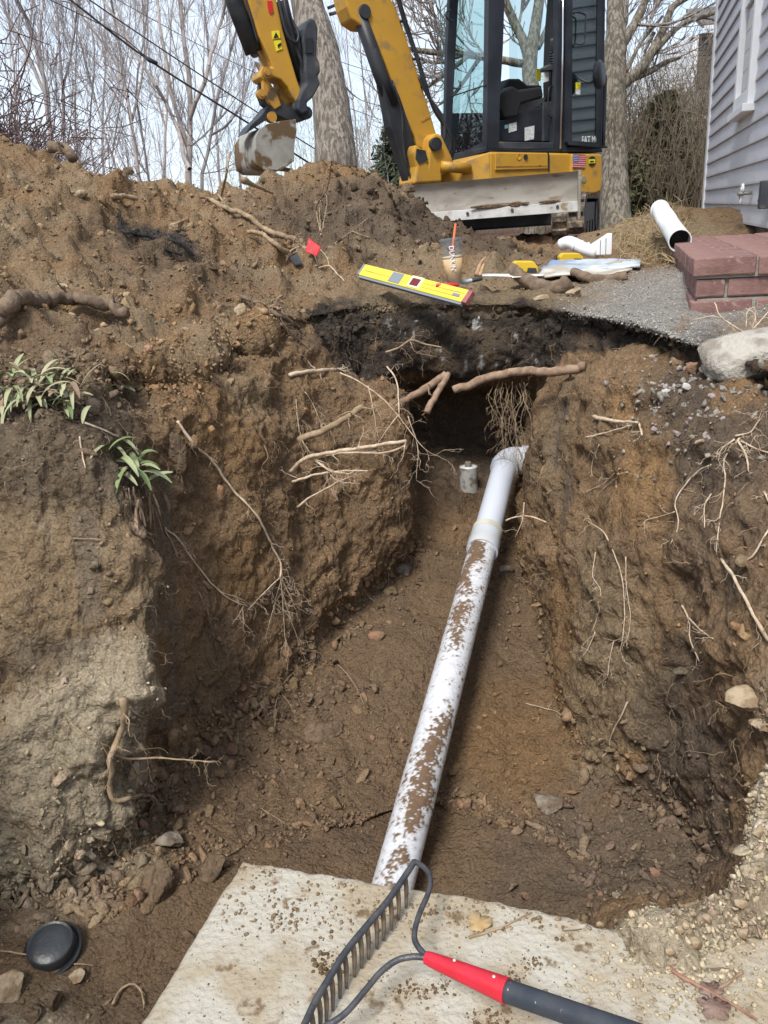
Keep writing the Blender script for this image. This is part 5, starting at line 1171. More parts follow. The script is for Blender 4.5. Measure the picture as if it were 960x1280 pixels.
bare_tree('faint background bare tree farther back right of the large fork', 30, [[(275, 235), (270, 150), (262, 80), (255, 10)]], .09, 10, L=2.4)
bare_tree('pale leaning sapling low against the sky left of the bucket', 16, [[(265, 235), (258, 205), (240, 170), (215, 150)]], .02, 6, L=1.0)
# big limbs behind the cab
def big_tree(label, d, trunk, limbs, mat, name='large_tree', lev=1, sub=3, twig=m_twig2, minr=.010, L=1.3):
    base = D(trunk[0][0], trunk[0][1], d); root = empty(name, [base[0], base[1], 0]); mb = MB(); S = Segs()
    pts = [D(px, py, d) for px, py, _ in trunk]; rr_ = [r*d/F_PX for _, _, r in trunk]
    pts = [np.array([pts[0][0], pts[0][1], -.1])]+pts; rr_ = [rr_[0]*1.25]+rr_
    P_ = smooth_path(pts, 60); ii_ = np.linspace(0, len(pts)-1, 60); 
    dd_ = np.concatenate([[0], np.cumsum(np.linalg.norm(np.diff(np.array(pts), axis=0), axis=1))]); R_ = np.interp(np.linspace(0, dd_[-1], 60), dd_, rr_)
    V, Fq = tube(P_, R_, 56); nn = fbm(V*np.array([1, 1, .18]), 7, 3, 8)[:, None]
    c_ = np.repeat(P_, 56, 0); V = V+(V-c_)*(nn*.16+.10*np.abs(fbm(V*np.array([1, 1, .16]), 16, 3, 9))[:, None])
    mesh_obj('trunk', V, Fq, mat, root)
    for lm in limbs:
        pts = [D(px, py, d+dz) for px, py, _, dz in lm]; rs = [r*d/F_PX for _, _, r, _ in lm]
        P_ = smooth_path(pts, 24); dd_ = np.concatenate([[0], np.cumsum(np.linalg.norm(np.diff(np.array(pts), axis=0), axis=1))])
        R_ = np.interp(np.linspace(0, dd_[-1], 24), dd_, rs); V, Fq = tube(P_, R_, 12); V += (V-np.repeat(P_, 12, 0))*fbm(V, 6, 3, 3)[:, None]*.3
        mb.add(V, Fq)
        for k in range(sub):
            j = rt.randint(4, 22); grow(S, P_[j], unit(unit(P_[j]-P_[j-1])+rv(.6)), L*rt.uniform(.5, 1.2), R_[j]*.45, lev+1, minr=minr)
    if mb.n: mb.build('limbs', mat, root, True)
    if S.a: S.build('branches', twig, root, 3)
    tag(root, label, 'tree'); return root
big_tree('thick leaning bare trunk with furrowed grey bark behind the bucket', 10, [(421, 215, 26), (418, 170, 24), (411, 107, 21), (402, 70, 23), (391, 33, 22), (383, 0, 19), (366, -80, 18), (350, -160, 16)],
         [[(395, -20, 9, 0), (430, -60, 7, 0), (470, -110, 5, 0)], [(412, 18, 2.2, .3), (440, 12, 1.6, .4), (478, 22, 1, .5)], [(410, 10, 2.0, .3), (435, 2, 1.5, .4), (470, 8, 1, .5)]], m_bark, lev=0, sub=2)
big_tree('large bare tree with twisting limbs right of the cab', 10.5, [(770, 285, 19), (768, 230, 17), (768, 170, 15), (767, 110, 14), (770, 55, 13), (768, 10, 9), (766, -60, 7)],
         [[(768, 118, 7, 0), (785, 100, 6.5, 0), (806, 80, 6, 0), (818, 58, 5, 0), (832, 30, 4.5, 0), (842, 8, 4, 0), (868, -8, 3.5, 0), (900, -25, 3, 0)],
          [(790, 98, 4.5, 0), (815, 88, 4, .1), (832, 78, 3, .2), (850, 72, 2, .3)], [(808, 78, 4.5, 0), (825, 56, 4, -.1), (850, 32, 3.2, -.2), (875, 22, 2.8, -.3), (905, 12, 2, -.4)],
          [(775, 60, 7, 0), (790, 35, 6, 0), (803, 10, 5, 0), (815, -20, 4, 0)], [(772, 50, 5, 0), (782, 20, 4, .1), (779, -10, 3, .1)], [(783, 90, 2.5, .1), (800, 55, 2, .1), (822, 28, 2, .1), (828, 20, 1.5, .1)],
          [(818, 40, 2.5, 0), (808, 60, 1.8, .1), (805, 70, 1.3, .1)]], m_bark2, lev=1, sub=2, minr=.006, L=1.0)
big_tree('bare tree with crooked limbs seen behind and through the cab', 12.5, [(668, 260, 12), (668, 180, 11), (665, 120, 10), (662, 80, 9), (668, 40, 7), (674, 0, 6), (676, -50, 5)],
         [[(664, 88, 7, 0), (655, 55, 6, 0), (640, 22, 5.5, 0), (628, -5, 5, 0), (610, -40, 4, 0)], [(655, 80, 5, 0), (620, 74, 4.5, 0), (580, 68, 4, 0), (548, 66, 4, 0), (515, 62, 3, 0), (495, 60, 2, 0)],
          [(560, 67, 3, 0), (552, 45, 2.5, 0), (545, 25, 2.2, 0), (536, 0, 2, 0), (530, -20, 2, 0)], [(552, 45, 2.2, 0), (538, 30, 2, 0), (526, 16, 1.4, 0)], [(575, 70, 2.5, 0), (545, 78, 2.2, 0), (520, 72, 1.6, 0)],
          [(590, 66, 3, 0), (568, 84, 2.6, 0), (546, 100, 2.2, 0), (535, 108, 2, 0)], [(600, 72, 3, .2), (570, 115, 2.2, .2), (550, 130, 1.8, .2)], [(672, 60, 4, 0), (686, 30, 4, 0), (690, -10, 3, 0)]], m_bark2, lev=1, sub=4, minr=.008)
# conifer behind the boom
m_need = material('needles', (.055, .075, .045), (.10, .115, .075), scale=6, rough=.9)
m_evg = material('evergreen_leaf', (.11, .115, .055), (.16, .15, .09), scale=5, rough=.9)
def conifer(label, px, py, d, ztop, rad, n, mat, name='conifer', flat=.22, leaf=.07):
    b = D(px, py, d); root = empty(name, [b[0], b[1], 0]); h = ztop; B0 = np.array([b[0], b[1], 0])
    MB().tube([B0, B0+UP*h*.97], np.array([.07, .01]), 8).build('trunk', m_bark, root, True)
    r = np.random.default_rng(int(px)); V = []; Fq = []; S = Segs(); nb = 110
    C_ = []
    for k in range(nb):
        z = h*(.06+.92*(k/nb)); L = rad*(1-z/h)**.8*r.uniform(.6, 1.15)+.06; a = r.uniform(0, 6.28); dr = np.array([math.cos(a), math.sin(a), -flat+.35*z/h]); p0 = B0+UP*z; S.path([p0, p0+dr*L], [.012, .004])
        m_ = max(3, int(n/nb)); f = r.random(m_)**.6; C_.append(p0+dr*(f*L)[:, None]+r.normal(size=(m_, 3))*np.array([.09, .09, .05])*(L/rad+.3))
    S.build('branches', m_bark, root, 3); C_ = np.concatenate(C_); m_ = len(C_)
    u = r.normal(size=(m_, 3)); u /= np.linalg.norm(u, axis=1, keepdims=True); w = np.cross(u, r.normal(size=(m_, 3))); w /= np.linalg.norm(w, axis=1, keepdims=True)
    u *= (leaf*r.uniform(.6, 1.4, m_))[:, None]; w *= (leaf*.28*r.uniform(.6, 1.4, m_))[:, None]
    V = np.stack([C_-u-w*.3, C_-w, C_+u, C_+w], 1).reshape(-1, 3); mesh_obj('foliage', V, np.arange(4*m_).reshape(-1, 4), mat, root, smooth=False, validate=False)
    tag(root, label, 'tree'); return root
conifer('small dark green conifer standing behind the boom cylinder', 492, 200, 15, 2.2, .75, 9000, m_need)
conifer('dull olive evergreen in the brush between the cab and the house', 826, 250, 12, 1.9, .8, 7000, m_evg, leaf=.06)
conifer('low yellowish evergreen shrub at the foot of the right large tree', 788, 262, 11, 1.05, .45, 3500, m_evg, name='shrub', leaf=.05)
# brush left: dense purple brown mass of canes
def brush(name, label, cat, x0, x1, d0, d1, n, hts, mat, lean=.35, kind=None, tw=3, rad=.006):
    S = Segs(); r = rt
    for _ in range(n):
        f = r.random(); d = r.uniform(d0, d1); px = x0+(x1-x0)*f; b = D(px, 250, d); b[2] = -.02; h = hts(f)*r.uniform(.6, 1.1); dr = unit(np.array([r.gauss(0, lean), r.gauss(0, lean), 1])); p = b; P_ = [p]; R_ = [rad*1.5]
        for i in range(5): dr = unit(dr+rv(.12)); p = p+dr*h/5; P_.append(p); R_.append(rad*(1.5-.25*i))
        S.path(P_, R_)
        for k in range(tw):
            j = r.randint(1, 5); q = P_[j]; dq = unit(unit(P_[j]-P_[j-1])+rv(.7)); S.path([q, q+dq*h*.16, q+unit(dq+rv(.4))*h*.32], [rad*.8, rad*.6, rad*.5])
    o = S.build(name, mat, None, 3); tag(o, label, cat, None, kind); return o
m_purple = bark_mat('purple_cane', (.17, .115, .11), (.11, .075, .07))
m_cane = bark_mat('brown_cane', (.25, .20, .14), (.16, .13, .09))
m_vine = material('vine_leaf', (.12, .085, .08), (.17, .11, .09), scale=5, rough=.9)
pb = empty('vine_covered_bush', D(8, 250, 11)*[1, 1, 0]); tag(pb, 'dense purple brown vine covered bush at the left edge behind the heap', 'bush')
S = Segs(); 
for _ in range(1000):
    f = rt.random(); b = D(-60+120*f, 250, rt.uniform(10, 12.5)); b[2] = 0; h = (4.1-2.75*f)*rt.uniform(.4, 1.05); p = b; dr = unit(rv(.2)+UP*1.2+X0*.15); P_ = [p]; R_ = [.009]
    for i in range(5): dr = unit(dr+rv(.25)); p = p+dr*h/5; P_.append(p); R_.append(.008-.001*i)
    S.path(P_, R_)
    for k in range(5):
        j = rt.randint(1, 5); q = P_[j]; S.path([q, q+unit(rv(1)-UP*.3)*.4], [.009, .006])
S.build('canes', m_purple, pb, 3)
_r = np.random.default_rng(3); _k = 5200; _f = _r.random(_k); _C = np.array([D(-60+120*a_, 250, 10+2.5*b_) for a_, b_ in zip(_f, _r.random(_k))]); _C[:, 2] = _r.random(_k)**.8*(3.7-2.6*_f)
_u = _r.normal(size=(_k, 3)); _u /= np.linalg.norm(_u, axis=1, keepdims=True); _w = np.cross(_u, _r.normal(size=(_k, 3))); _w /= np.linalg.norm(_w, axis=1, keepdims=True); _u *= .045; _w *= .022
tag(mesh_obj('dead_leaves', np.stack([_C-_u, _C-_w, _C+_u, _C+_w], 1).reshape(-1, 3), np.arange(4*_k).reshape(-1, 4), m_vine, pb, smooth=False, validate=False), kind='stuff')
brush('background_thicket', None, None, 745, 905, 10.5, 17, 650, lambda f: 2.3+.5*math.sin(f*9), m_cane, .10, 'stuff', 4, .0055)
brush('background_thicket', None, None, 745, 870, 17, 26, 260, lambda f: 2.7, m_twig2, .12, 'stuff', 5, .007)
brush('background_thicket', None, None, -60, 560, 24, 40, 300, lambda f: 5.0, m_twig, .15, 'stuff', 5, .007)
brush('background_thicket', None, None, 420, 700, 14, 26, 260, lambda f: 2.2, m_twig, .15, 'stuff', 4, .005)
# far house between the right tree and the siding
fh = empty('far_house', D(880, 200, 24)*[1, 1, 0]); tag(fh, 'dark grey shingled house far behind the brush beside the siding', 'house')
m_shing = material('dark_shingle', (.11, .105, .105), (.08, .075, .075), scale=10, rough=.9, bump=.3, bscale=30)
m_froof = material('far_roof', (.15, .145, .145), (.10, .10, .10), scale=14, rough=.9)
def FB(px0, px1, py0, py1, d, dep): 
    a_ = D(px0, py1, d); b_ = D(px1, py1, d); t_ = D(px0, py0, d); ex_ = unit((b_-a_)*[1, 1, 0]); wd_ = (b_-a_) @ ex_; return a_, ex_*wd_, np.cross(UP, ex_)*dep, UP*(t_[2]-a_[2])
a_, e1, e2, e3 = FB(864, 905, 54, 215, 23, 3)
MB().box(a_, e1, e2, e3).build('wall', m_shing, fh)
for k in range(26):
    MB().box(a_-e2*.006+e3*(k/26), e1, -e2*.008, e3/30).build('shingle_course', m_shing, fh)
MB().box(a_-e1*.16+e2*.02, e1*.158, e2, e3*1.0).build('side_wall', m_trim, fh)
rp_ = a_+e3*1.02; MB().prism([rp_-e1*.05-e2*.1, rp_+e1*1.1-e2*.1, rp_+e1*1.1+e2*.5+UP*.75, rp_+e1*.1+e2*.5+UP*.75], UP*.1).build('roof', m_froof, fh)
MB().box(rp_-e1*.05-e2*.13-UP*.06, e1*1.2, -e2*.02, UP*.10).build('fascia', m_trim, fh)
a2_, f1, f2, f3 = FB(808, 905, 152, 235, 22, 4)
MB().box(a2_, f1, f2, f3).build('lower_wall', material('far_wall', (.33, .32, .31), rough=.9), fh)
rq = a2_+f3; MB().prism([rq-f2*.05-f1*.03, rq+f1*1.03-f2*.05, rq+f1*1.03+f2*.2+UP*.62, rq+f2*.2+f1*.12+UP*.62], UP*.08).build('lower_roof', m_froof, fh)
MB().box(rq-f2*.06-f1*.03-UP*.17, f1*1.06, -f2*.01, UP*.16).build('lower_fascia', m_trim, fh)
MB().box(a2_+f1*.35-f2*.02+f3*.25, f1*.14, -f2*.006, f3*.4).build('window', m_pane, fh)
# utility lines
m_cable = material('cable', (.025, .025, .028), rough=.6)
def cable(label, pts, d, r, extra=None):
    P_ = smooth_path([D(px, py, dd) for px, py, dd in pts], 40); o = MB().tube(P_, r, 6).build('utility_cable', m_cable, None, True); tag(o, label, 'cable', 'overhead utility cables')
    return o
cs = empty('utility_cable', D(182, 72, 14)); tag(cs, 'thickest overhead cable with a black splice, crossing the sky towards the bucket', 'cable', 'overhead utility cables')
MB().tube(smooth_path([D(20, -48, 13), D(88, 0, 13.4), D(182, 72, 14), D(312, 155, 15), D(390, 206, 16), D(520, 285, 18)], 50), .019, 6).build('line', m_cable, cs, True)
MB().tube([D(181, 70.5, 13.98), D(186, 74.5, 13.99), D(197, 80, 14.05)], np.array([.02, .042, .034]), 8).build('splice', m_cable, cs, True)
cable('overhead cable running just above the thickest one', [(60, -36, 13), (112, 0, 13.4), (200, 60, 14), (318, 138, 15), (400, 190, 16), (520, 262, 18)], 14, .012)
cable('thin overhead cable meeting the thickest one at its splice', [(20, -22, 13), (63, 0, 13.3), (143, 40, 13.7), (183, 71, 14)], 14, .009)
cable('thin high overhead cable passing behind the stick', [(100, -30, 17), (147, 0, 17), (317, 90, 18), (477, 150, 19)], 18, .008)
cable('faint thin cable behind the boom, left of the cab', [(380, 60, 20), (440, 82, 20), (500, 98, 20), (580, 112, 20)], 20, .008)
tick('trees')
# ------------------------------------------------------------------ roots, weeds, tools and litter
m_root = material('root_bark', (.36, .27, .18), (.24, .17, .10), scale=40, rough=.9, bump=.5, bscale=150, bdist=.003)
m_rootp = material('root_pale', (.58, .47, .35), (.42, .31, .21), scale=50, rough=.85, bump=.4, bscale=160, bdist=.002)
m_rootd = material('root_brown', (.20, .145, .10), (.12, .085, .06), scale=30, rough=.95, bump=.8, bscale=90, bdist=.006)
m_rootr = material('root_reddish', (.31, .215, .15), (.20, .13, .085), scale=40, rough=.9, bump=.5, bscale=120, bdist=.004)
def on(px, py, off=.01, d=None):
    if d: return D(px, py, d)
    p, n = hit(px, py)
    if p is None: return D(px, py, 2.2)
    return p + n*off*.5 - unit(p-CAM)*off*.7
def strand(S, p, dr, L, r, lev, g=.5, wig=.35, sub=3):
    n = 7; P_ = [p]; R_ = [r]
    for i in range(n):
        dr = unit(dr+rv(wig)-UP*g*.25); p = p+dr*L/n; P_.append(p); R_.append(max(.0005, r*(1-.75*(i+1)/n)))
    S.path(P_, R_)
    if lev > 0:
        for k in range(sub):
            j = rt.randint(1, n); strand(S, P_[j], unit(unit(P_[j]-P_[j-1])+rv(.6)), L*rt.uniform(.3, .65), max(.0006, R_[j]*.6), lev-1, g, wig, sub)
def root_thing(label, paths, mat=m_rootp, hairs=0, hl=.07, g=.5, name='tree_root', cat='root', lev=1, hr=.35, wob=.0022, group='roots torn open by the trench'):
    """paths: list of (points [(px,py[,depth])], r0, r1)"""
    S = Segs(); mb = MB()
    for pts, r0, r1 in paths:
        if r0 < .0065: r0, r1 = r0*.82, r1*.8
        Q = np.array([on(p[0], p[1], r0*1.6+.004, p[2] if len(p) > 2 else None) for p in pts])
        if len(Q) > 2:      # keep the depth even along the run
            dd = (Q-CAM) @ FWD; ds = dd.copy(); ds[1:-1] = np.minimum(dd[1:-1], (dd[:-2]+dd[2:])/2+.03); Q = CAM+(Q-CAM)*(ds/dd)[:, None]
        L_ = np.linalg.norm(np.diff(Q, axis=0), axis=1).sum(); n = int(max(10, min(90, L_/.012))); P_ = smooth_path(Q, n)
        w_ = np.stack([fbm(P_*1.0+k*7.7, 25, 3, k+3) for k in range(3)], 1)*(wob+r0*.55); P_ = P_+w_
        R_ = np.linspace(r0, r1, n)*(1+.5*float(np.clip(.007/r0, .25, 1))*fbm(P_, 28, 3, 9)); mb.tube(P_, R_, 8 if r0 > .004 else 6)
        for k in range(hairs):
            j = rt.randint(1, n-1); strand(S, P_[j], unit(unit(P_[j]-P_[j-1])*.5+rv(.7)), hl*rt.uniform(.4, 1.3), max(.0007, R_[j]*hr), lev, g)
    if S.a:
        mbv = S; A, B, ra, rb = map(np.array, (S.a, S.b, S.ra, S.rb))
        T = B-A; T /= np.linalg.norm(T, axis=1, keepdims=True)+1e-9; u = np.cross(T, [.31, .47, .83]); u /= np.linalg.norm(u, axis=1, keepdims=True)+1e-9; w = np.cross(T, u)
        an = np.arange(4)*math.pi/2; ring = u[:, None]*np.cos(an)[None, :, None]+w[:, None]*np.sin(an)[None, :, None]
        V = np.concatenate([A[:, None]+ring*ra[:, None, None], B[:, None]+ring*rb[:, None, None]], 1).reshape(-1, 3)
        base = (np.arange(len(A))*8)[:, None, None]; j = np.arange(4); f = np.stack([j, (j+1) % 4, 4+(j+1) % 4, 4+j], -1)
        mb.add(V, (base+f[None]).reshape(-1, 4).tolist())
    o = mb.build(name, mat, None, True); tag(o, label, cat, group); return o
RTN = root_thing
RTN('thick reddish root bridging the dark gap under the black layer, right of centre', [([(566, 488, 3.05), (585, 482, 3.04), (612, 471, 3.02), (650, 464, 2.98), (690, 465, 2.93), (733, 457, 2.86)], .0165, .018)], m_rootr, 2, .05)
RTN('broken forked root stubs left of the thick bridging root', [([(500, 503, 3.1), (525, 490, 3.08), (558, 468, 3.1)], .013, .016), ([(534, 516, 3.0), (546, 492, 3.03), (560, 468, 3.1)], .013, .012)], m_rootr, 2, .05)
RTN('cut stub root pointing up right out of the left wall under the tangle', [([(368, 552, 2.82), (400, 540, 2.80), (430, 524, 2.78), (453, 508, 2.76)], .013, .011)], m_root, 8, .09)
RTN('pale root lying flat on the left wall just above the stub root', [([(360, 470), (385, 466), (430, 463)], .009, .006)], m_rootp, 8, .08)
RTN('long thin root crossing from the upper left tangle down to the right', [([(425, 466, 2.9), (450, 478, 2.88), (480, 500, 2.88), (498, 520, 2.88), (530, 560, 2.92), (560, 576, 3.0)], .004, .0015), ([(484, 458, 2.98), (496, 478, 2.95), (499, 520, 2.9)], .004, .003),
     ([(498, 518, 2.88), (478, 545, 2.88), (470, 560, 2.9)], .003, .001), ([(460, 482, 2.88), (468, 520, 2.88), (476, 570, 2.92)], .003, .001), ([(510, 520, 2.9), (522, 560, 2.92), (520, 600, 2.95)], .0025, .001)], m_rootp, 7, .10)
RTN('bundle of bare pale roots jutting from the left wall below the stub root', [([(362, 590, 2.75), (385, 572, 2.68), (430, 563, 2.62), (475, 556, 2.58), (508, 551, 2.56)], .0075, .0055), ([(380, 574, 2.7), (430, 566, 2.62), (480, 566, 2.6), (507, 557, 2.57)], .006, .004), ([(395, 576, 2.68), (412, 588, 2.64), (436, 592, 2.62), (442, 588, 2.6)], .005, .003),
     ([(366, 602, 2.7), (400, 592, 2.66), (440, 588, 2.62), (460, 588, 2.6)], .006, .003), ([(372, 634, 2.7), (390, 620, 2.67), (420, 604, 2.64), (445, 592, 2.62)], .005, .002), ([(400, 575, 2.68), (420, 600, 2.64), (450, 604, 2.62)], .003, .001)], m_rootp, 6, .08)
RTN('long pale root hanging diagonally over the left wall into a fan of rootlets', [([(221, 527), (240, 555), (262, 575), (290, 612), (320, 645), (338, 680), (350, 705), (349, 722)], .0055, .004),
     ([(349, 722), (335, 735), (322, 748), (308, 762)], .003, .001), ([(349, 722), (352, 745), (355, 790), (359, 838)], .003, .001), ([(351, 725), (362, 745), (380, 769)], .003, .0012), ([(351, 722), (342, 755), (330, 800)], .0025, .0008), ([(352, 740), (366, 785), (382, 828)], .0025, .0008), ([(350, 722), (365, 722), (368, 740)], .002, .0008)], m_rootp, 9, .075)
RTN('pale root lower on the left wall ending in short forks beside the fan', [([(205, 660), (222, 675), (240, 700), (262, 728), (285, 748), (305, 757)], .004, .0025), ([(205, 662), (215, 680), (222, 702)], .002, .001), ([(275, 740), (300, 748), (318, 760)], .0025, .001), ([(305, 756), (298, 768), (290, 780)], .002, .001), ([(303, 760), (305, 790), (318, 795)], .0018, .0008)], m_rootp, 6, .05)
RTN('thin zigzag rootlet near the left wall groove', [([(248, 740), (258, 762), (265, 790), (270, 812)], .0015, .0008)], m_root, 8, .05)
RTN('small curly pinkish rootlet high on the middle of the left wall', [([(330, 558), (334, 572), (326, 582), (330, 596)], .0025, .0015)], m_rootr, 3, .03)
RTN('thick root standing out of the pale left block, with a horizontal rootlet', [([(156, 872), (157, 895), (150, 915), (140, 935), (132, 950), (136, 965), (133, 985), (142, 1000), (158, 1000), (172, 992), (190, 996)], .0085, .004), ([(160, 882), (180, 895), (203, 898)], .0035, .0015), ([(134, 940), (160, 946), (200, 948), (267, 953, 1.86)], .0045, .0018), ([(132, 932), (110, 920), (90, 905)], .003, .0015), ([(142, 938), (160, 950), (172, 968), (190, 968)], .003, .001)], m_root, 8, .06)
RTN('long rootlet tuft dangling at the foot of the left wall', [([(395, 824), (370, 838), (350, 860), (344, 885), (342, 910), (333, 948)], .0028, .001), ([(345, 862), (330, 858), (320, 856)], .002, .001), ([(350, 865), (362, 880), (372, 902)], .002, .001)], m_root, 6, .06)
RTN('thin straight rootlet on the trench floor left of the pipe', [([(412, 824), (430, 840), (446, 862), (454, 880)], .003, .0015)], m_root, 3, .04)
RTN('tangle of fine rootlets on the floor near the slab, left of the pipe', [([(325, 1010), (340, 1020), (356, 1030)], .0018, .001)], m_root, 14, .06)
RTN('dangling pale hair roots just left of the black layer', [([(380, 490), (390, 505), (400, 530)], .0025, .001), ([(370, 500), (372, 530), (380, 560)], .002, .001)], m_rootp, 14, .10, g=1.2)
RTN('curtain of long hair roots hanging over the pipe elbow', [([(x_, 474+abs(dx_), 3.06), (x_-dx_*.6, 500, 3.02), (x_+dx_, 528, 3.0), (x_+dx_*.4+3, 560+dy_, 3.0)], .0013, .0005) for x_, dx_, dy_ in ((616, 9, -14), (622, 6, 0), (632, -5, 20), (641, 3, 5), (650, -6, 30), (655, -4, 10), (658, 6, 45), (637, 8, -10), (645, -9, 16), (628, 4, -20))], m_root, 9, .085, g=1.3, wob=.005)
RTN('hair roots hanging in the shadow right of the left inner corner', [([(x_, 560, 3.05), (x_+dx_, 620, 3.05), (x_+dx_*1.3, 670+dy_, 3.1)], .0016, .0006) for x_, dx_, dy_ in ((484, 4, 0), (490, 8, 20), (496, 6, -20), (478, 2, 10))], m_rootd, 5, .08, g=1.5)
RTN('branched root fixed to the face of the black layer', [([(482, 440, 3.27), (500, 434, 3.25), (513, 425, 3.25), (530, 430, 3.25), (552, 434, 3.24)], .0055, .004), ([(513, 425, 3.25), (518, 418, 3.25)], .004, .003), ([(513, 427, 3.25), (520, 440, 3.26), (545, 446, 3.26)], .003, .001)], m_root, 6, .07)
RTN('pale rootlet sticking out of the right wall below the pipe elbow', [([(632, 651, 2.9), (645, 646, 2.88), (665, 646, 2.85), (692, 657, 2.8)], .0042, .0035), ([(655, 628, 2.85), (653, 650, 2.85), (644, 672, 2.88)], .003, .0015)], m_rootp, 2, .04)
RTN('forked pale root stub high on the right wall', [([(744, 522), (770, 526), (800, 530)], .007, .0035), ([(733, 548), (760, 541), (800, 530)], .0035, .004), ([(800, 530), (804, 545)], .0045, .003)], m_rootp, 3, .04)
RTN('thin rootlet drooping below the forked stub on the right wall', [([(750, 556), (742, 575), (740, 596)], .002, .001), ([(785, 590), (765, 603), (751, 616)], .0026, .001), ([(775, 585), (755, 605), (730, 616)], .002, .001)], m_rootp, 4, .04)
RTN('long pale root trickling down the right wall in a loose S', [([(888, 582), (870, 592), (855, 610), (845, 630), (850, 655), (840, 680)], .003, .0018), ([(845, 640), (825, 646), (808, 650), (806, 662)], .0022, .001)], m_rootp, 5, .05)
RTN('spidery root cluster on the dark soil of the upper right wall', [([(925, 548), (905, 575), (908, 600), (902, 640), (898, 670), (896, 695)], .0028, .0018), ([(923, 552), (932, 570), (936, 590)], .0035, .002), ([(920, 545), (940, 540), (952, 525)], .003, .0015), ([(925, 552), (945, 562), (962, 566)], .003, .0015), ([(918, 550), (905, 560), (898, 572)], .003, .0015)], m_rootp, 9, .06)
RTN('thick pale root slanting to the right edge halfway down', [([(902, 698), (918, 718), (932, 748), (945, 772), (962, 800)], .0042, .0048)], m_rootp, 3, .05)
RTN('curved rootlet above the slanting root at the right edge', [([(922, 705), (940, 698), (952, 680), (962, 662)], .0025, .003), ([(955, 615), (962, 632)], .003, .002)], m_rootp, 3, .04)
RTN('short hooked rootlet in the middle of the right wall', [([(890, 618), (882, 632), (882, 660)], .0022, .0015), ([(884, 650), (895, 652), (902, 646)], .002, .001)], m_rootp, 4, .03)
RTN('pair of long rootlets running straight down the right wall', [([(736, 652), (756, 665), (768, 690), (778, 720), (782, 760), (779, 800), (770, 830)], .0026, .0015), ([(783, 695), (784, 730), (788, 770), (786, 800)], .002, .001), ([(768, 800), (762, 828), (760, 845), (745, 858)], .002, .001)], m_rootp, 8, .045)
RTN('whiskery rootlet left of the long pair on the right wall', [([(745, 690), (742, 720), (752, 740), (748, 770), (740, 790)], .002, .001), ([(745, 790), (735, 812), (728, 822)], .002, .001)], m_rootp, 10, .045)
RTN('forked pale rootlet low on the right wall', [([(853, 755), (862, 775), (864, 800), (876, 826)], .0028, .0022), ([(862, 772), (875, 785), (892, 798)], .0028, .0015)], m_rootp, 3, .04)
RTN('single bent root sticking out of the lower right wall', [([(786, 878), (778, 895), (765, 920), (760, 938), (744, 954)], .0032, .002)], m_rootp, 1, .03)
RTN('short thin rootlet on the orange soil right of the pipe', [([(658, 880), (680, 886), (698, 892), (708, 902)], .002, .001)], m_rootp, 2, .03)
RTN('small drooping rootlet beside the torn clod', [([(100, 545), (103, 570), (108, 585)], .003, .002), ([(105, 530), (135, 540), (165, 556)], .004, .0025)], m_rootp, 5, .05)
RTN('thin rootlet lying on the left block face', [([(92, 673), (115, 674), (140, 677)], .002, .0015)], m_root, 1, .03)
RTN('thin dark root by the black cap', [([(0, 1190), (18, 1193), (34, 1196)], .003, .002), ([(92, 1206), (105, 1206), (117, 1208)], .002, .0015)], m_root, 0)
RTN('hooked root loop in the soil below the black cap', [([(140, 1258), (150, 1240), (164, 1232), (176, 1240), (180, 1258)], .004, .0025)], m_root, 2, .04)
# branches on the spoil
GB = 'dead branches and roots on the spoil heap'
RTN('long pale forked branch sloping down the middle of the heap', [([(257, 250), (285, 262), (310, 272), (330, 288), (350, 296), (369, 303)], .012, .014), ([(240, 246), (270, 252), (274, 246), (286, 262)], .008, .008), ([(276, 246), (281, 225), (288, 190)], .006, .004)], m_root, 0, wob=.006, name='branch', cat='branch', group=GB)
RTN('shorter pale branch just below the long forked one', [([(308, 291), (325, 294), (345, 308), (358, 315)], .010, .013)], m_root, 0, wob=.006, name='branch', cat='branch', group=GB)
RTN('thick grey brown log like root lying on the left of the heap', [([(0, 398), (20, 386), (55, 382), (85, 376), (112, 380), (140, 386), (162, 398)], .026, .019), ([(20, 386), (10, 400), (-5, 408)], .02, .015)], m_rootd, 4, .08, wob=.01, name='branch', cat='branch', group=GB)
RTN('short root piece at the left crest of the heap', [([(62, 185), (78, 184), (92, 200)], .016, .014)], m_rootd, 3, .1, name='branch', cat='branch', group=GB)
RTN('thin tan branch near the dip of the heap crest', [([(140, 247), (158, 246), (172, 250)], .012, .010)], m_root, 1, .06, name='branch', cat='branch', group=GB)
RTN('pale branch piece on the crest below the bucket', [([(305, 225), (318, 233), (340, 243)], .010, .006)], m_root, 1, .06, name='branch', cat='branch', group=GB)
RTN('upright thin twigs standing above the red flag', [([(401, 295), (396, 260), (408, 238), (415, 200)], .004, .003), ([(401, 295), (400, 262), (404, 230)], .004, .002), ([(401, 295), (408, 255), (406, 235)], .004, .002)], m_root, 0, wob=.006, name='branch', cat='branch', group=GB)
RTN('crossed thin twigs on the heap right of the red flag', [([(418, 305), (440, 290), (460, 273)], .004, .003), ([(440, 290), (450, 294), (462, 297)], .0035, .003), ([(418, 305), (430, 312), (440, 322)], .004, .003)], m_root, 2, .06, wob=.004, name='branch', cat='branch', group=GB)
RTN('looping thin root between the red flag and the level', [([(398, 335), (412, 333), (420, 342), (430, 352)], .004, .004), ([(412, 333), (409, 322), (400, 312)], .003, .002)], m_rootp, 2, .05, wob=.004, name='branch', cat='branch', group=GB)
RTN('curly pale stems left of the red flag', [([(356, 320), (366, 312), (382, 308)], .005, .003), ([(358, 322), (370, 315)], .004, .003)], m_rootp, 5, .08, name='branch', cat='branch', group=GB)
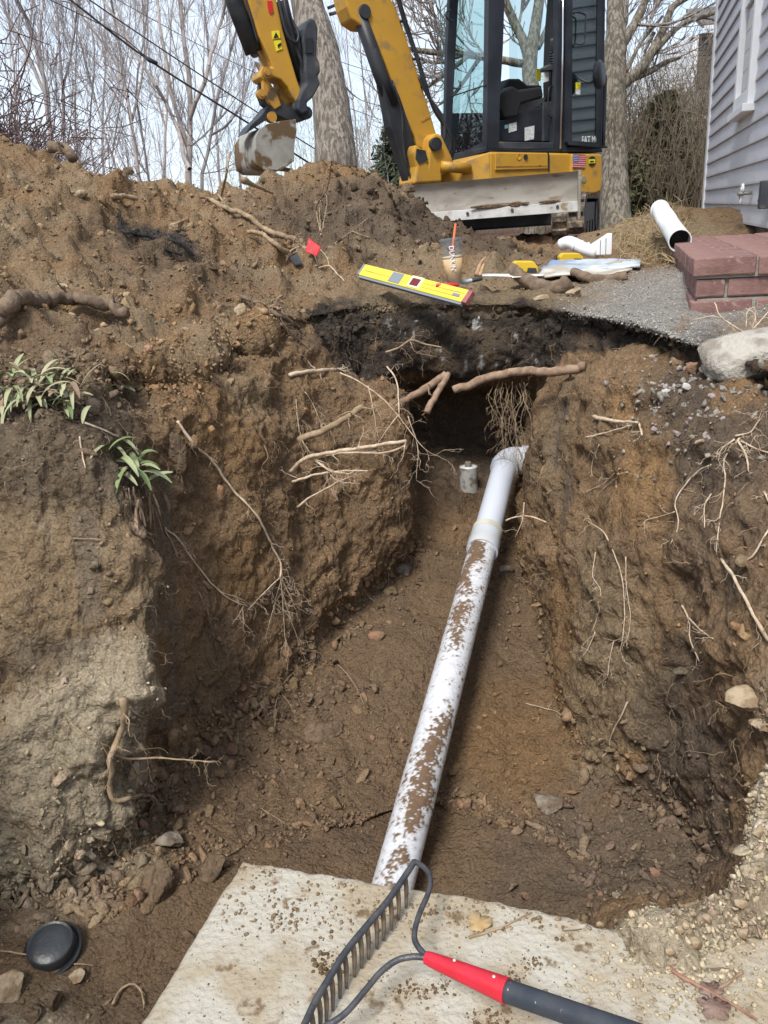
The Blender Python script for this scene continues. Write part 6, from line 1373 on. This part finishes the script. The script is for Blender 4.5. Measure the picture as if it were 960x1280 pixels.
RTN('curved weathered log beside the yellow tool on the path edge', [([(640, 335, 3.55), (655, 349, 3.48), (675, 358, 3.42), (697, 360, 3.38), (711, 353, 3.36)], .026, .040)], m_rootd, 0, wob=.003, name='log', cat='log', group='logs by the path')
RTN('smaller weathered log right of the curved one, broken pink at its end', [([(716, 340, 3.55), (735, 347, 3.5), (760, 350, 3.48), (782, 346, 3.48)], .020, .028)], m_rootd, 0, wob=.003, name='log', cat='log', group='logs by the path')
RTN('dry grassy stems bent over the lowest brick beside the concrete chunk', [([(893, 378, 2.3), (903, 398, 2.25), (930, 414, 2.2)], .0022, .0015), ([(866, 400, 2.3), (890, 395, 2.28), (905, 400, 2.25), (925, 412, 2.2)], .0022, .0018), ([(933, 410, 2.2), (934, 390, 2.2), (943, 385, 2.2), (945, 408, 2.2)], .002, .0015), ([(940, 412, 2.2), (950, 402, 2.2), (962, 388, 2.2)], .003, .002), ([(932, 385, 2.2), (944, 394, 2.2), (940, 412, 2.2)], .002, .0015)], m_rootp, 5, .04, name='dry_grass', cat='dry stems', group=None)
RTN('tuft of dry roots and grass in the soil left of the lowest brick', [([(850, 400), (852, 415), (845, 428)], .002, .001), ([(835, 418), (850, 412), (862, 410)], .002, .001)], m_root, 22, .06, name='dry_grass', cat='dry stems', group=None)
RTN('dark tangled mass of torn roots on the left of the heap', [([(148, 268), (150, 285), (155, 292), (170, 294)], .008, .006), ([(160, 292), (190, 298), (225, 306), (240, 322)], .010, .008), ([(190, 298), (208, 312), (228, 320)], .010, .006)], material('black_root', (.035, .032, .032), rough=.95), 60, .10, name='root_mass', cat='root mass', group=None, hr=.16)
RTN('matted torn root clump where the heap meets the black layer', [([(300, 372), (320, 380), (345, 395), (372, 410)], .01, .008), ([(330, 372), (352, 392), (368, 400)], .007, .004), ([(350, 405), (372, 425), (388, 440)], .007, .003)], m_rootd, 20, .12, name='root_mass', cat='root mass', group=None, hr=.3)
# fine hairs everywhere on the cuts (nobody could count them)
S = Segs(); wsel = (wall*(1-smear)*(1-under)*inv*nsta(5, 20, .5) + .9*nsta(5, 17, .3)*(np.abs(Vf-6) < .8)*inv + .25*spoil*inv*(dist < 5.5)); pw_ = wsel/wsel.sum(); ids = np.random.default_rng(5).choice(len(P), 700, p=pw_)
for i_ in ids: strand(S, P[i_]+nrm[i_]*.003, unit(nrm[i_]*.6+rv(.6)-UP*.5), rt.uniform(.02, .11), rt.uniform(.0005, .0013), 1, .9, .4, 2)
tag(S.build('hair_roots', m_root, None, 3), kind='stuff')
S = Segs(); ids = np.random.default_rng(6).choice(len(P), 400, p=pw_)
for i_ in ids: strand(S, P[i_]+nrm[i_]*.003, unit(nrm[i_]*.6+rv(.6)-UP*.4), rt.uniform(.02, .10), rt.uniform(.0006, .0016), 1, .8, .5, 3)
tag(S.build('hair_roots', m_rootd, None, 3), kind='stuff')
S = Segs()
for k in range(420):
    q_, n_ = hit(rt.uniform(770, 865), rt.uniform(262, 335))
    if q_ is None: continue
    dr = unit(rv(.6)+UP*.05); L_ = rt.uniform(.05, .2); S.path([q_+UP*.012, q_+dr*L_*.5+UP*.02, q_+unit(dr+rv(.3)-UP*.3)*L_+UP*.008], [.0025, .0022, .0012])
tag(S.build('straw', material('straw', (.42, .32, .18), (.30, .22, .12), rough=.9), None, 3), kind='stuff')
tick('roots')

# weeds -------------------------------------------------------------------------
m_leaf = material('weed_leaf', (.16, .22, .085), (.28, .31, .17), scale=14, rough=.55, bump=.2, bscale=60, spec=.35)
m_leafp = material('weed_leaf_pale', (.27, .31, .17), (.36, .33, .20), scale=12, rough=.7, bump=.2, bscale=60)
m_leafd = material('weed_leaf_dead', (.36, .26, .18), (.22, .15, .10), scale=20, rough=.9, bump=.3, bscale=60)
def leaf(p, dr, L, w, mat, parent, droop=.8):
    n = 8; dr = unit(dr); sd_ = unit(np.cross(dr, UP)+rv(.15)); P_ = [p]
    for i in range(n): dr = unit(dr-UP*droop*.22); P_.append(P_[-1]+dr*L/n)
    P_ = np.array(P_); t = np.linspace(0, 1, n+1); W_ = w*np.sin(math.pi*np.clip(t*.93+.05, 0, 1))**.8*.5+.0008
    T_ = np.gradient(P_, axis=0); N_ = np.cross(sd_, T_); N_ /= np.linalg.norm(N_, axis=1, keepdims=True)
    fold = N_*(W_*.35)[:, None]
    V = np.concatenate([P_-sd_*W_[:, None]+fold, P_, P_+sd_*W_[:, None]+fold]); m_ = n+1
    Fq = [(i, i+1, m_+i+1, m_+i) for i in range(n)]+[(m_+i, m_+i+1, 2*m_+i+1, 2*m_+i) for i in range(n)]
    return mesh_obj('leaf', V, Fq, mat, parent)
def weed(label, px, py, n, spread, Lr, wr, mats, depth=None, updir=UP, droop=.9):
    c = on(px, py, .02, depth); w = empty('weed', c); tag(w, label, 'weed', 'weeds on the left trench edge')
    for k in range(n):
        a_ = rt.uniform(0, 6.28); o_ = np.array([math.cos(a_), math.sin(a_), 0])
        b_ = c+RGT*rt.gauss(0, spread[0])+UP*rt.gauss(0, spread[1])-FWD*abs(rt.gauss(0, .015))
        leaf(b_, o_*.8+updir*rt.uniform(.2, .8)-FWD*.45, rt.uniform(*Lr), rt.uniform(*wr), rt.choice(mats), w, droop*rt.uniform(.5, 1.4))
    S = Segs()
    for k in range(26): strand(S, c+RGT*rt.gauss(0, spread[0]*.8)-UP*.01, unit(rv(.3)-UP-FWD*.2), rt.uniform(.05, .16), .0011, 1, .8, .25, 2)
    tag(S.build('weed_roots', m_rootd, w, 3), kind='stuff'); return w
weed('wide pale green weed clump hanging over the left trench edge', 48, 494, 105, (.075, .026), (.06, .11), (.008, .014), [m_leafp, m_leafp, m_leaf, m_leafd])
weed('greener upright weed clump with long leaves lower on the left wall', 160, 582, 26, (.022, .045), (.08, .13), (.010, .016), [m_leaf, m_leaf, m_leafp])
weed('small sprig of leaves in the hollow between the two larger weeds', 150, 490, 7, (.05, .02), (.04, .07), (.007, .012), [m_leafp, m_leaf])
dw = empty('dried_plant', on(180, 640, .02)); tag(dw, 'hanging dead leaf stalks and dry roots under the greener weed', 'dead stems')
for k in range(16):
    px, py = 150+rt.random()*50, 610+rt.random()*30; leaf(on(px, py, .03), unit(-UP+rv(.15)-FWD*.1), rt.uniform(.05, .12), rt.uniform(.004, .011), m_leafd, dw, .3)
S = Segs()
for k in range(50): strand(S, on(150+rt.random()*50, 590+rt.random()*40, .02), unit(-UP+rv(.25)), rt.uniform(.05, .16), .0011, 1, .8, .25, 2)
tag(S.build('dry_roots', m_rootd, dw, 3), kind='stuff')

# level ----------------------------------------------------------------------------
m_ly = material('level_yellow', (.68, .58, .06), (.62, .52, .06), scale=10, rough=.45, third=(.42, .33, .14), tscale=14, tlo=.62, thi=.75)
m_lg = material('level_grey', (.20, .22, .25), rough=.5)
la, lb_ = D(578.5, 378, 2.96), D(447, 343, 3.40)
for q_ in (la, lb_):
    pass
lx = unit(lb_-la); LL = np.linalg.norm(lb_-la); ly = unit(UPV*.8+FWD*.45)
ly = unit(ly-lx*(ly @ lx)); ln = unit(np.cross(lx, ly)); ln = ln if ln @ (CAM-la) > 0 else -ln
lev = empty('spirit_level', la); tag(lev, 'yellow spirit level lying on the trench lip, left of the iced coffee cup', 'level')
LHt = .058
def LB(name, s0, s1, h0, h1, o0, o1, mat, par=None, bevel=.0015): return MB().box(la+lx*s0+ly*h0+ln*o0, lx*(s1-s0), ly*(h1-h0), ln*(o1-o0)).build(name, mat, par or lev, bevel=bevel)
LB('body', .012, LL-.004, 0, LHt, -.022, 0, m_ly, bevel=.003)
LB('rail_line', .02, .25, LHt*.30, LHt*.33, 0, .0008, m_yel2, bevel=0); LB('rail_line', .02, .25, LHt*.62, LHt*.65, 0, .0008, m_yel2, bevel=0)
LB('rail_line', .43, LL-.03, LHt*.45, LHt*.48, 0, .0008, m_yel2, bevel=0)
m_lred = material('faded_red', (.30, .09, .09), (.36, .16, .14), scale=30, rough=.6)
LB('end_cap', -.012, .012, .001, LHt-.001, -.023, .001, m_lred, bevel=.003); LB('end_cap', LL-.004, LL+.008, .001, LHt-.001, -.023, .001, m_lg, bevel=.003)
LB('grey_grip', .385, .455, .006, LHt-.004, 0, .002, m_lg)
vf = LB('vial_frame', .262, .335, .005, LHt+.001, 0, .003, material('vial_frame', (.72, .66, .42), rough=.4)); LB('vial', .274, .323, .014, LHt-.010, .002, .005, material('vial_dark', (.16, .02, .03), (.10, .015, .02), rough=.2), vf)
LB('printed_label', .035, .075, .016, .030, 0, .0008, m_lg, bevel=0); LB('underside', .010, LL-.006, -.010, 0, -.022, -.004, m_lg)

# iced coffee --------------------------------------------------------------------------
cb_ = D(568.5, 356, 3.18); chh = D(565, 303, 3.18)-cb_; CH = np.linalg.norm(chh); ct = unit(UP+RGT*-.06)
cup = empty('coffee_cup', cb_); tag(cup, 'clear plastic iced coffee cup with an orange straw standing on the dirt', 'cup')
m_cup = bpy.data.materials.new('cup_plastic'); m_cup.use_nodes = True; nt2 = m_cup.node_tree; nt2.nodes.clear()
o2 = nt2.nodes.new('ShaderNodeOutputMaterial'); t2 = nt2.nodes.new('ShaderNodeBsdfTransparent'); t2.inputs['Color'].default_value = (.86, .88, .9, 1); p2 = nt2.nodes.new('ShaderNodeBsdfPrincipled')
p2.inputs['Base Color'].default_value = (.62, .66, .72, 1); p2.inputs['Roughness'].default_value = .15; m2 = nt2.nodes.new('ShaderNodeMixShader'); m2.inputs[0].default_value = .10
nt2.links.new(t2.outputs[0], m2.inputs[1]); nt2.links.new(p2.outputs[0], m2.inputs[2]); nt2.links.new(m2.outputs[0], o2.inputs['Surface'])
m_coff = material('iced_coffee', (.82, .52, .24), (.86, .58, .30), scale=30, rough=.3)
Hc_ = CH; rb_, rt_ = .030, .048
flat_shade_by_angle(lathe('cup_wall', cb_, ct, [(0, rb_), (Hc_*.24, rb_*1.12), (Hc_*.26, rb_*1.20), (Hc_, rt_*.95), (Hc_, rt_*1.04), (Hc_+.006, rt_*1.04), (Hc_+.006, rt_*.97)], m_cup, cup, n=40, cap=False), 50)
lathe('coffee', cb_, ct, [(.002, rb_*.95), (Hc_*.24, rb_*1.06), (Hc_*.26, rb_*1.14), (Hc_*.60, rb_*1.34), (Hc_*.605, .005)], m_coff, cup, n=36)
lathe('foam', cb_+ct*Hc_*.605, ct, [(0, rb_*1.35), (.008, rb_*1.36), (.009, .005)], material('foam', (.66, .52, .36), rough=.6), cup, n=36)
lathe('lid', cb_+ct*(Hc_+.004), ct, [(0, rt_*.98), (.004, rt_*.9), (.005, .008)], m_cup, cup, n=36, cap=False)
sb_ = cb_+ct*Hc_*.7; st_ = D(569.5, 280, 3.18); MB().tube([sb_, st_], .0050, 10).build('straw', material('orange_plastic', (.62, .16, .06), rough=.4), cup, True)
V_, F_ = text_mesh("DUNKIN'", .030, None, '', None, None, None, None)
cn_ = unit((CAM-cb_)*[1, 1, 0]); cn_ = unit(cn_-ct*(cn_ @ ct)); cs_ = np.cross(ct, cn_)   # cs_: to the right seen from the camera?
if cs_ @ RGT < 0: cs_ = -cs_
u_, v_ = V_[:, 0]*.82, V_[:, 1]          # text runs downwards
hh_ = Hc_*.60-u_; rad_ = rb_*1.12+(rt_*.95-rb_*1.12)*hh_/Hc_+.0035; ang_ = v_/rad_
Pt = cb_+ct*hh_[:, None]+(cn_*np.cos(ang_)[:, None]+cs_*np.sin(ang_)[:, None])*(rad_+V_[:, 2]*.3)[:, None]
mesh_obj('lettering', Pt, F_, material('white_print', (.92, .92, .93), rough=.5), cup, False)

# markers, strip, tool, packaging, fittings ------------------------------------------------
def pen(label, p0, p1, d, r, m1, m2_, f):
    a_, b_ = D(*p0, d), D(*p1, d); T_ = unit(b_-a_); L_ = np.linalg.norm(b_-a_); e = empty('marker_pen', a_); tag(e, label, 'marker')
    flat_shade_by_angle(lathe('barrel', a_, T_, [(0, r*.7), (.004, r), (L_*f, r)], m1, e, n=16)); flat_shade_by_angle(lathe('pen_cap', a_+T_*L_*f, T_, [(0, r*1.08), (L_*(1-f)-.006, r), (L_*(1-f), r*.6)], m2_, e, n=16)); return e
pen('red marker lying in front of the coffee cup', (545, 357), (573, 356), 3.08, .0085, material('marker_red', (.55, .04, .07), rough=.4), m_red, .55)
pen('grey and black marker lying right of the coffee cup', (577, 353), (603, 348), 3.22, .0085, material('marker_grey', (.42, .47, .50), rough=.4), m_blk, .5)
wd_ = RTN('splintered wood scrap standing behind the black marker', [([(596, 344, 3.5), (600, 332, 3.5), (607, 320, 3.5)], .012, .003), ([(600, 345, 3.5), (605, 330, 3.5)], .010, .004)], material('split_wood', (.50, .33, .20), (.36, .22, .13), scale=30, rough=.9), 0, name='wood_scrap', cat='wood scrap', group=None)
def sheet(name, label, cat, pts, th, mat, wav=.01, parent=None):
    Q = np.array([D(*p) for p in pts]); n = 14; U_, V__ = np.meshgrid(np.linspace(0, 1, n), np.linspace(0, 1, n)); U_, V__ = U_.ravel()[:, None], V__.ravel()[:, None]
    G_ = Q[0]*(1-U_)*(1-V__)+Q[1]*U_*(1-V__)+Q[2]*U_*V__+Q[3]*(1-U_)*V__; G_[:, 2] += wav*fbm(G_, 6, 3, 5)*2
    gi = np.arange(n*n).reshape(n, n); q = np.stack([gi[:-1, :-1], gi[:-1, 1:], gi[1:, 1:], gi[1:, :-1]], -1).reshape(-1, 4)
    o = mesh_obj(name, G_, q, mat, parent); m = o.modifiers.new('solid', 'SOLIDIFY'); m.thickness = th
    if label: tag(o, label, cat)
    return o
m_bluep = material('blue_packaging', (.22, .32, .50), (.50, .55, .60), scale=4, rough=.45, lo=.42, hi=.55, third=(.35, .31, .25), tscale=9, tlo=.58, thi=.66)
m_bagw = material('plastic_white', (.55, .53, .48), (.38, .34, .28), scale=8, rough=.5, lo=.4, hi=.6)
sheet('flat_package', 'flat blue and silver plastic package lying on the curved log and dirt', 'package', [(676, 337, 3.75), (800, 332, 3.6), (802, 322, 4.1), (690, 325, 4.2)], .012, m_bluep, .012)
sheet('paper_bag', 'crumpled tan and white bag under the blue package', 'bag', [(668, 345, 3.6), (790, 338, 3.5), (775, 330, 3.8), (690, 332, 3.9)], .010, m_bagw, .02)
sheet('white_strip', 'thin white strip on the dirt between cup and yellow tool', 'strip', [(600, 344, 3.5), (645, 345, 3.5), (645, 342.5, 3.6), (602, 342, 3.6)], .004, m_trim, .002)
sheet('white_strip', 'thin white strip under the yellow tool and curved log', 'strip', [(640, 346, 3.45), (680, 344, 3.5), (680, 342, 3.6), (640, 343.5, 3.6)], .004, m_trim, .002)
def tool(label, px, py, d, w, h):
    c = D(px, py, d); s = d/F_PX; e = empty('measuring_tape', c); tag(e, label, 'tape measure'); a_ = RGT*w*s; u = UP*h*s; r_ = unit(FWD*[1, 1, 0])*.06
    MB().prism([c-a_*.5, c+a_*.5, c+a_*.48+u*.55, c+a_*.30+u, c-a_*.38+u, c-a_*.52+u*.6], r_).build('case', m_ly2, e, bevel=.006)
    MB().prism([c+a_*.05-r_*.05, c+a_*.46-r_*.05, c+a_*.42+u*.42-r_*.05, c+a_*.08+u*.45-r_*.05], r_*1.1).build('grip', m_blk, e, bevel=.004); return e
m_ly2 = material('tool_yellow', (.62, .42, .03), rough=.45)
tool('yellow and black tape measure behind the curved log', 657, 341, 3.65, 32, 14); tool('yellow tool half hidden behind the blue package', 715, 328, 4.3, 30, 11)
fitt = empty('gutter_elbow', D(722, 312, 4.5)); tag(fitt, 'white ribbed gutter elbow lying on its side before the track', 'gutter elbow')
MB().tube(smooth_path([D(702, 306, 4.6), D(712, 303, 4.55), D(730, 311, 4.5), D(747, 316, 4.45)], 16), .036, 20).build('bend', m_trim, fitt, True)
for k in range(4): MB().tube([D(716+8*k, 305.5+2.6*k, 4.53), D(718+8*k, 306.2+2.6*k, 4.53)], .0385, 20).build('rib', m_trim, fitt, True)
fitt = empty('gutter_outlet', D(762, 312, 4.4)); tag(fitt, 'white flared gutter outlet right of the ribbed elbow', 'gutter outlet')
fa_, fb_ = D(742, 313, 4.45), D(765, 306, 4.35); MB().prism([fa_-UP*.03, fa_+UP*.03, fb_+UP*.065, fb_-UP*.055], unit(FWD*[1, 1, 0])*.08).build('flare', m_trim, fitt, bevel=.006)
for k in (.35, .65): MB().box(fa_*(1-k)+fb_*k-UP*.045, RGT*.004, -FWD*.004, UP*.09).build('rib', m_pane, fitt)
# red flag and black scrap
fg = empty('marking_flag', D(392, 318, 4.0)); tag(fg, 'small red plastic marking flag lying on the heap left of the level', 'flag')
FGd = (hit(390, 318)[0]-CAM) @ FWD-.03
Qf = [(386, 299, FGd), (402, 312, FGd), (396, 323, FGd), (382, 316, FGd)]
o = sheet('flag_sheet', None, None, Qf, .002, material('flag_cloth', (.60, .02, .03), rough=.45), .012, fg)
MB().tube([D(386, 299, FGd), D(402, 345, FGd-.05)], .0015, 6).build('wire', m_chrome, fg)
MB().prism([on(362, 324, .02), on(372, 322, .025), on(380, 332, .02), on(368, 334, .01)], UP*.01).build('rubber_scrap', m_blk, None, bevel=.003)['label'] = 'flat black rubber scrap on the heap below the red flag'
bpy.data.objects['rubber_scrap']['category'] = 'scrap'
# downspout
d0_, d1_ = D(825, 262, 4.7), D(850, 301, 3.55); dT = unit(d1_-d0_); dL = np.linalg.norm(d1_-d0_)
dsp = empty('downspout', d0_); tag(dsp, 'round white downspout pipe propped on the dirt mound behind the brick stoop', 'downspout')
flat_shade_by_angle(lathe('tube', d0_, dT, [(0, .052), (dL*.0+.02, .052), (dL*.45, .0525), (dL*.45+.004, .049), (dL*.7, .049), (dL, .051), (dL, .047), (dL-.25, .046), (dL-.26, .002)], m_trim, dsp, n=40), 50)
flat_shade_by_angle(lathe('dark_inside', d1_-dT*.10, dT, [(0, .0455), (.001, .001)], m_blackink, dsp, n=24))
flat_shade_by_angle(lathe('end_rim', d0_-dT*.005, dT, [(0, .045), (0, .056), (.035, .056), (.035, .052)], m_trim, dsp, n=40))
# slab litter ------------------------------------------------------------------------------
m_redtwig = material('red_twig', (.24, .11, .08), (.33, .20, .13), scale=60, rough=.7, bump=.3)
def slab_path(label, paths, mat, name='twig', cat='twig'):
    mb = MB()
    for pts, r0, r1 in paths:
        P_ = smooth_path([shit(px, py, r0*.9) for px, py in pts], 20); P_[:, :2] += np.stack([fbm(P_, 30, 2, k) for k in (1, 2)], 1)*.004; mb.tube(P_, np.linspace(r0, r1, 20), 7)
    tag(mb.build(name, mat, None, True), label, cat)
slab_path('long reddish broken twig on the right side of the slab', [([(790, 1172), (815, 1195), (850, 1222), (900, 1250), (946, 1277)], .0050, .0016), ([(792, 1178), (812, 1200), (835, 1212)], .0035, .002)], m_redtwig)
slab_path('short orange twig crossing the long reddish one', [([(898, 1238), (915, 1228), (930, 1218)], .0032, .0022)], m_rootr)
slab_path('thin dark bent twig above the short orange one', [([(880, 1214), (905, 1213), (922, 1218)], .0022, .0018)], m_rootd)
slab_path('short grey brown stick near the slab front edge', [([(835, 1198), (850, 1199), (860, 1198)], .003, .002)], m_rootd)
slab_path('dry straw stem lying near the slab front edge', [([(585, 1174), (620, 1163), (645, 1152), (664, 1143)], .0028, .0012), ([(600, 1168), (640, 1158)], .002, .001)], m_root)
slab_path('little bent thin twig in the middle of the slab edge', [([(705, 1158), (706, 1164), (728, 1163)], .0012, .001)], m_rootd)
def flat_leaf(label, px, py, w, h, mat, lobes=5, rot=0.):
    c = shit(px, py, .004); n = 40; V = [c+UP*.002]
    for i in range(n):
        a_ = 2*math.pi*i/n; r = .62+.38*abs(math.cos(a_*lobes/2+rot))**.7+.08*rt.random(); x, y = math.cos(a_)*r*w, math.sin(a_)*r*h; V.append(c+X0*x+np.array([0, 1, 0])*y+UP*(.006*r*r*rt.random()))
    Fq = [(0, 1+i, 1+(i+1) % n) for i in range(n)]; o = mesh_obj('dead_leaf', V, Fq, mat); m = o.modifiers.new('solid', 'SOLIDIFY'); m.thickness = .0008; tag(o, label, 'leaf')
m_leafb = material('leaf_brown', (.17, .11, .085), (.25, .17, .14), scale=50, rough=.8, bump=.4, bscale=90)
flat_leaf('dark brown curled leaf at the bottom right of the slab', 893, 1262, .024, .022, m_leafb); flat_leaf('dark brown leaf touching the long twig', 888, 1240, .020, .014, m_leafb, rot=1)
flat_leaf('tan dead leaf pressed on the slab right of the rake head', 599, 1156, .022, .020, material('leaf_tan', (.36, .24, .11), (.44, .33, .19), scale=40, rough=.85), 3)
# crumbs of dirt on the slab
def slab_crumbs(name, n, cx, cy, sx, sy, smin, smax, colr, seed, pw=2.5):
    r = np.random.default_rng(seed); lib = np.array([rock_shape(900+k, 1, 6, .1)[0] for k in range(6)]); Fq = ICO[1][1]
    px = cx+r.normal(size=n)*sx if sx < 200 else cx+(r.random(n)*2-1)*sx; py = cy+(r.normal(size=n)*sy if sy < 60 else (r.random(n)*2-1)*sy)
    V = []; k_ = []
    for i in range(n):
        h = SLB.ray_cast(Vector(CAM), Vector(RAY(px[i], py[i])).normalized(), 4)
        if h[0] is None: continue
        s = smin+(smax-smin)*r.random()**pw; V.append((lib[r.integers(6)]*s*[1, 1, .6]) @ rotm(r).T*[1, 1, .7]+np.array(h[0])+UP*s*.25)
    m_ = len(V); Fa = (Fq[None]+np.arange(m_)[:, None, None]*12).reshape(-1, 3) if len(lib[0]) == 12 else (Fq[None]+np.arange(m_)[:, None, None]*len(lib[0])).reshape(-1, 3)
    o = mesh_obj(name, np.concatenate(V), Fa, m_clod, validate=False); cc = np.tile(colr, (m_, 1))*r.uniform(.6, 1.35, (m_, 1)); vcol(o, 'earth', np.repeat(cc, len(lib[0]), 0)); tag(o, kind='stuff')
slab_crumbs('dirt_crumbs', 1300, 600, 1180, 380, 100, .0006, .0028, (.20, .14, .085), 1, 3)
slab_crumbs('dirt_crumbs', 1100, 600, 1140, 330, 18, .001, .006, (.24, .17, .10), 2)
slab_crumbs('sand_crumbs', 1000, 860, 1215, 70, 30, .001, .007, (.42, .35, .24), 3)
slab_crumbs('dirt_clump', 60, 408, 1207, 9, 8, .002, .007, (.13, .09, .05), 4)
for k, (x_, y_) in enumerate(((665, 1208), (640, 1222), (600, 1275), (618, 1270), (525, 1240), (550, 1236), (345, 1150), (330, 1090), (500, 1240))): slab_crumbs('dirt_clump', 45, x_, y_, 12, 7, .001, .0045, (.16, .11, .065), 10+k)
tick('litter')
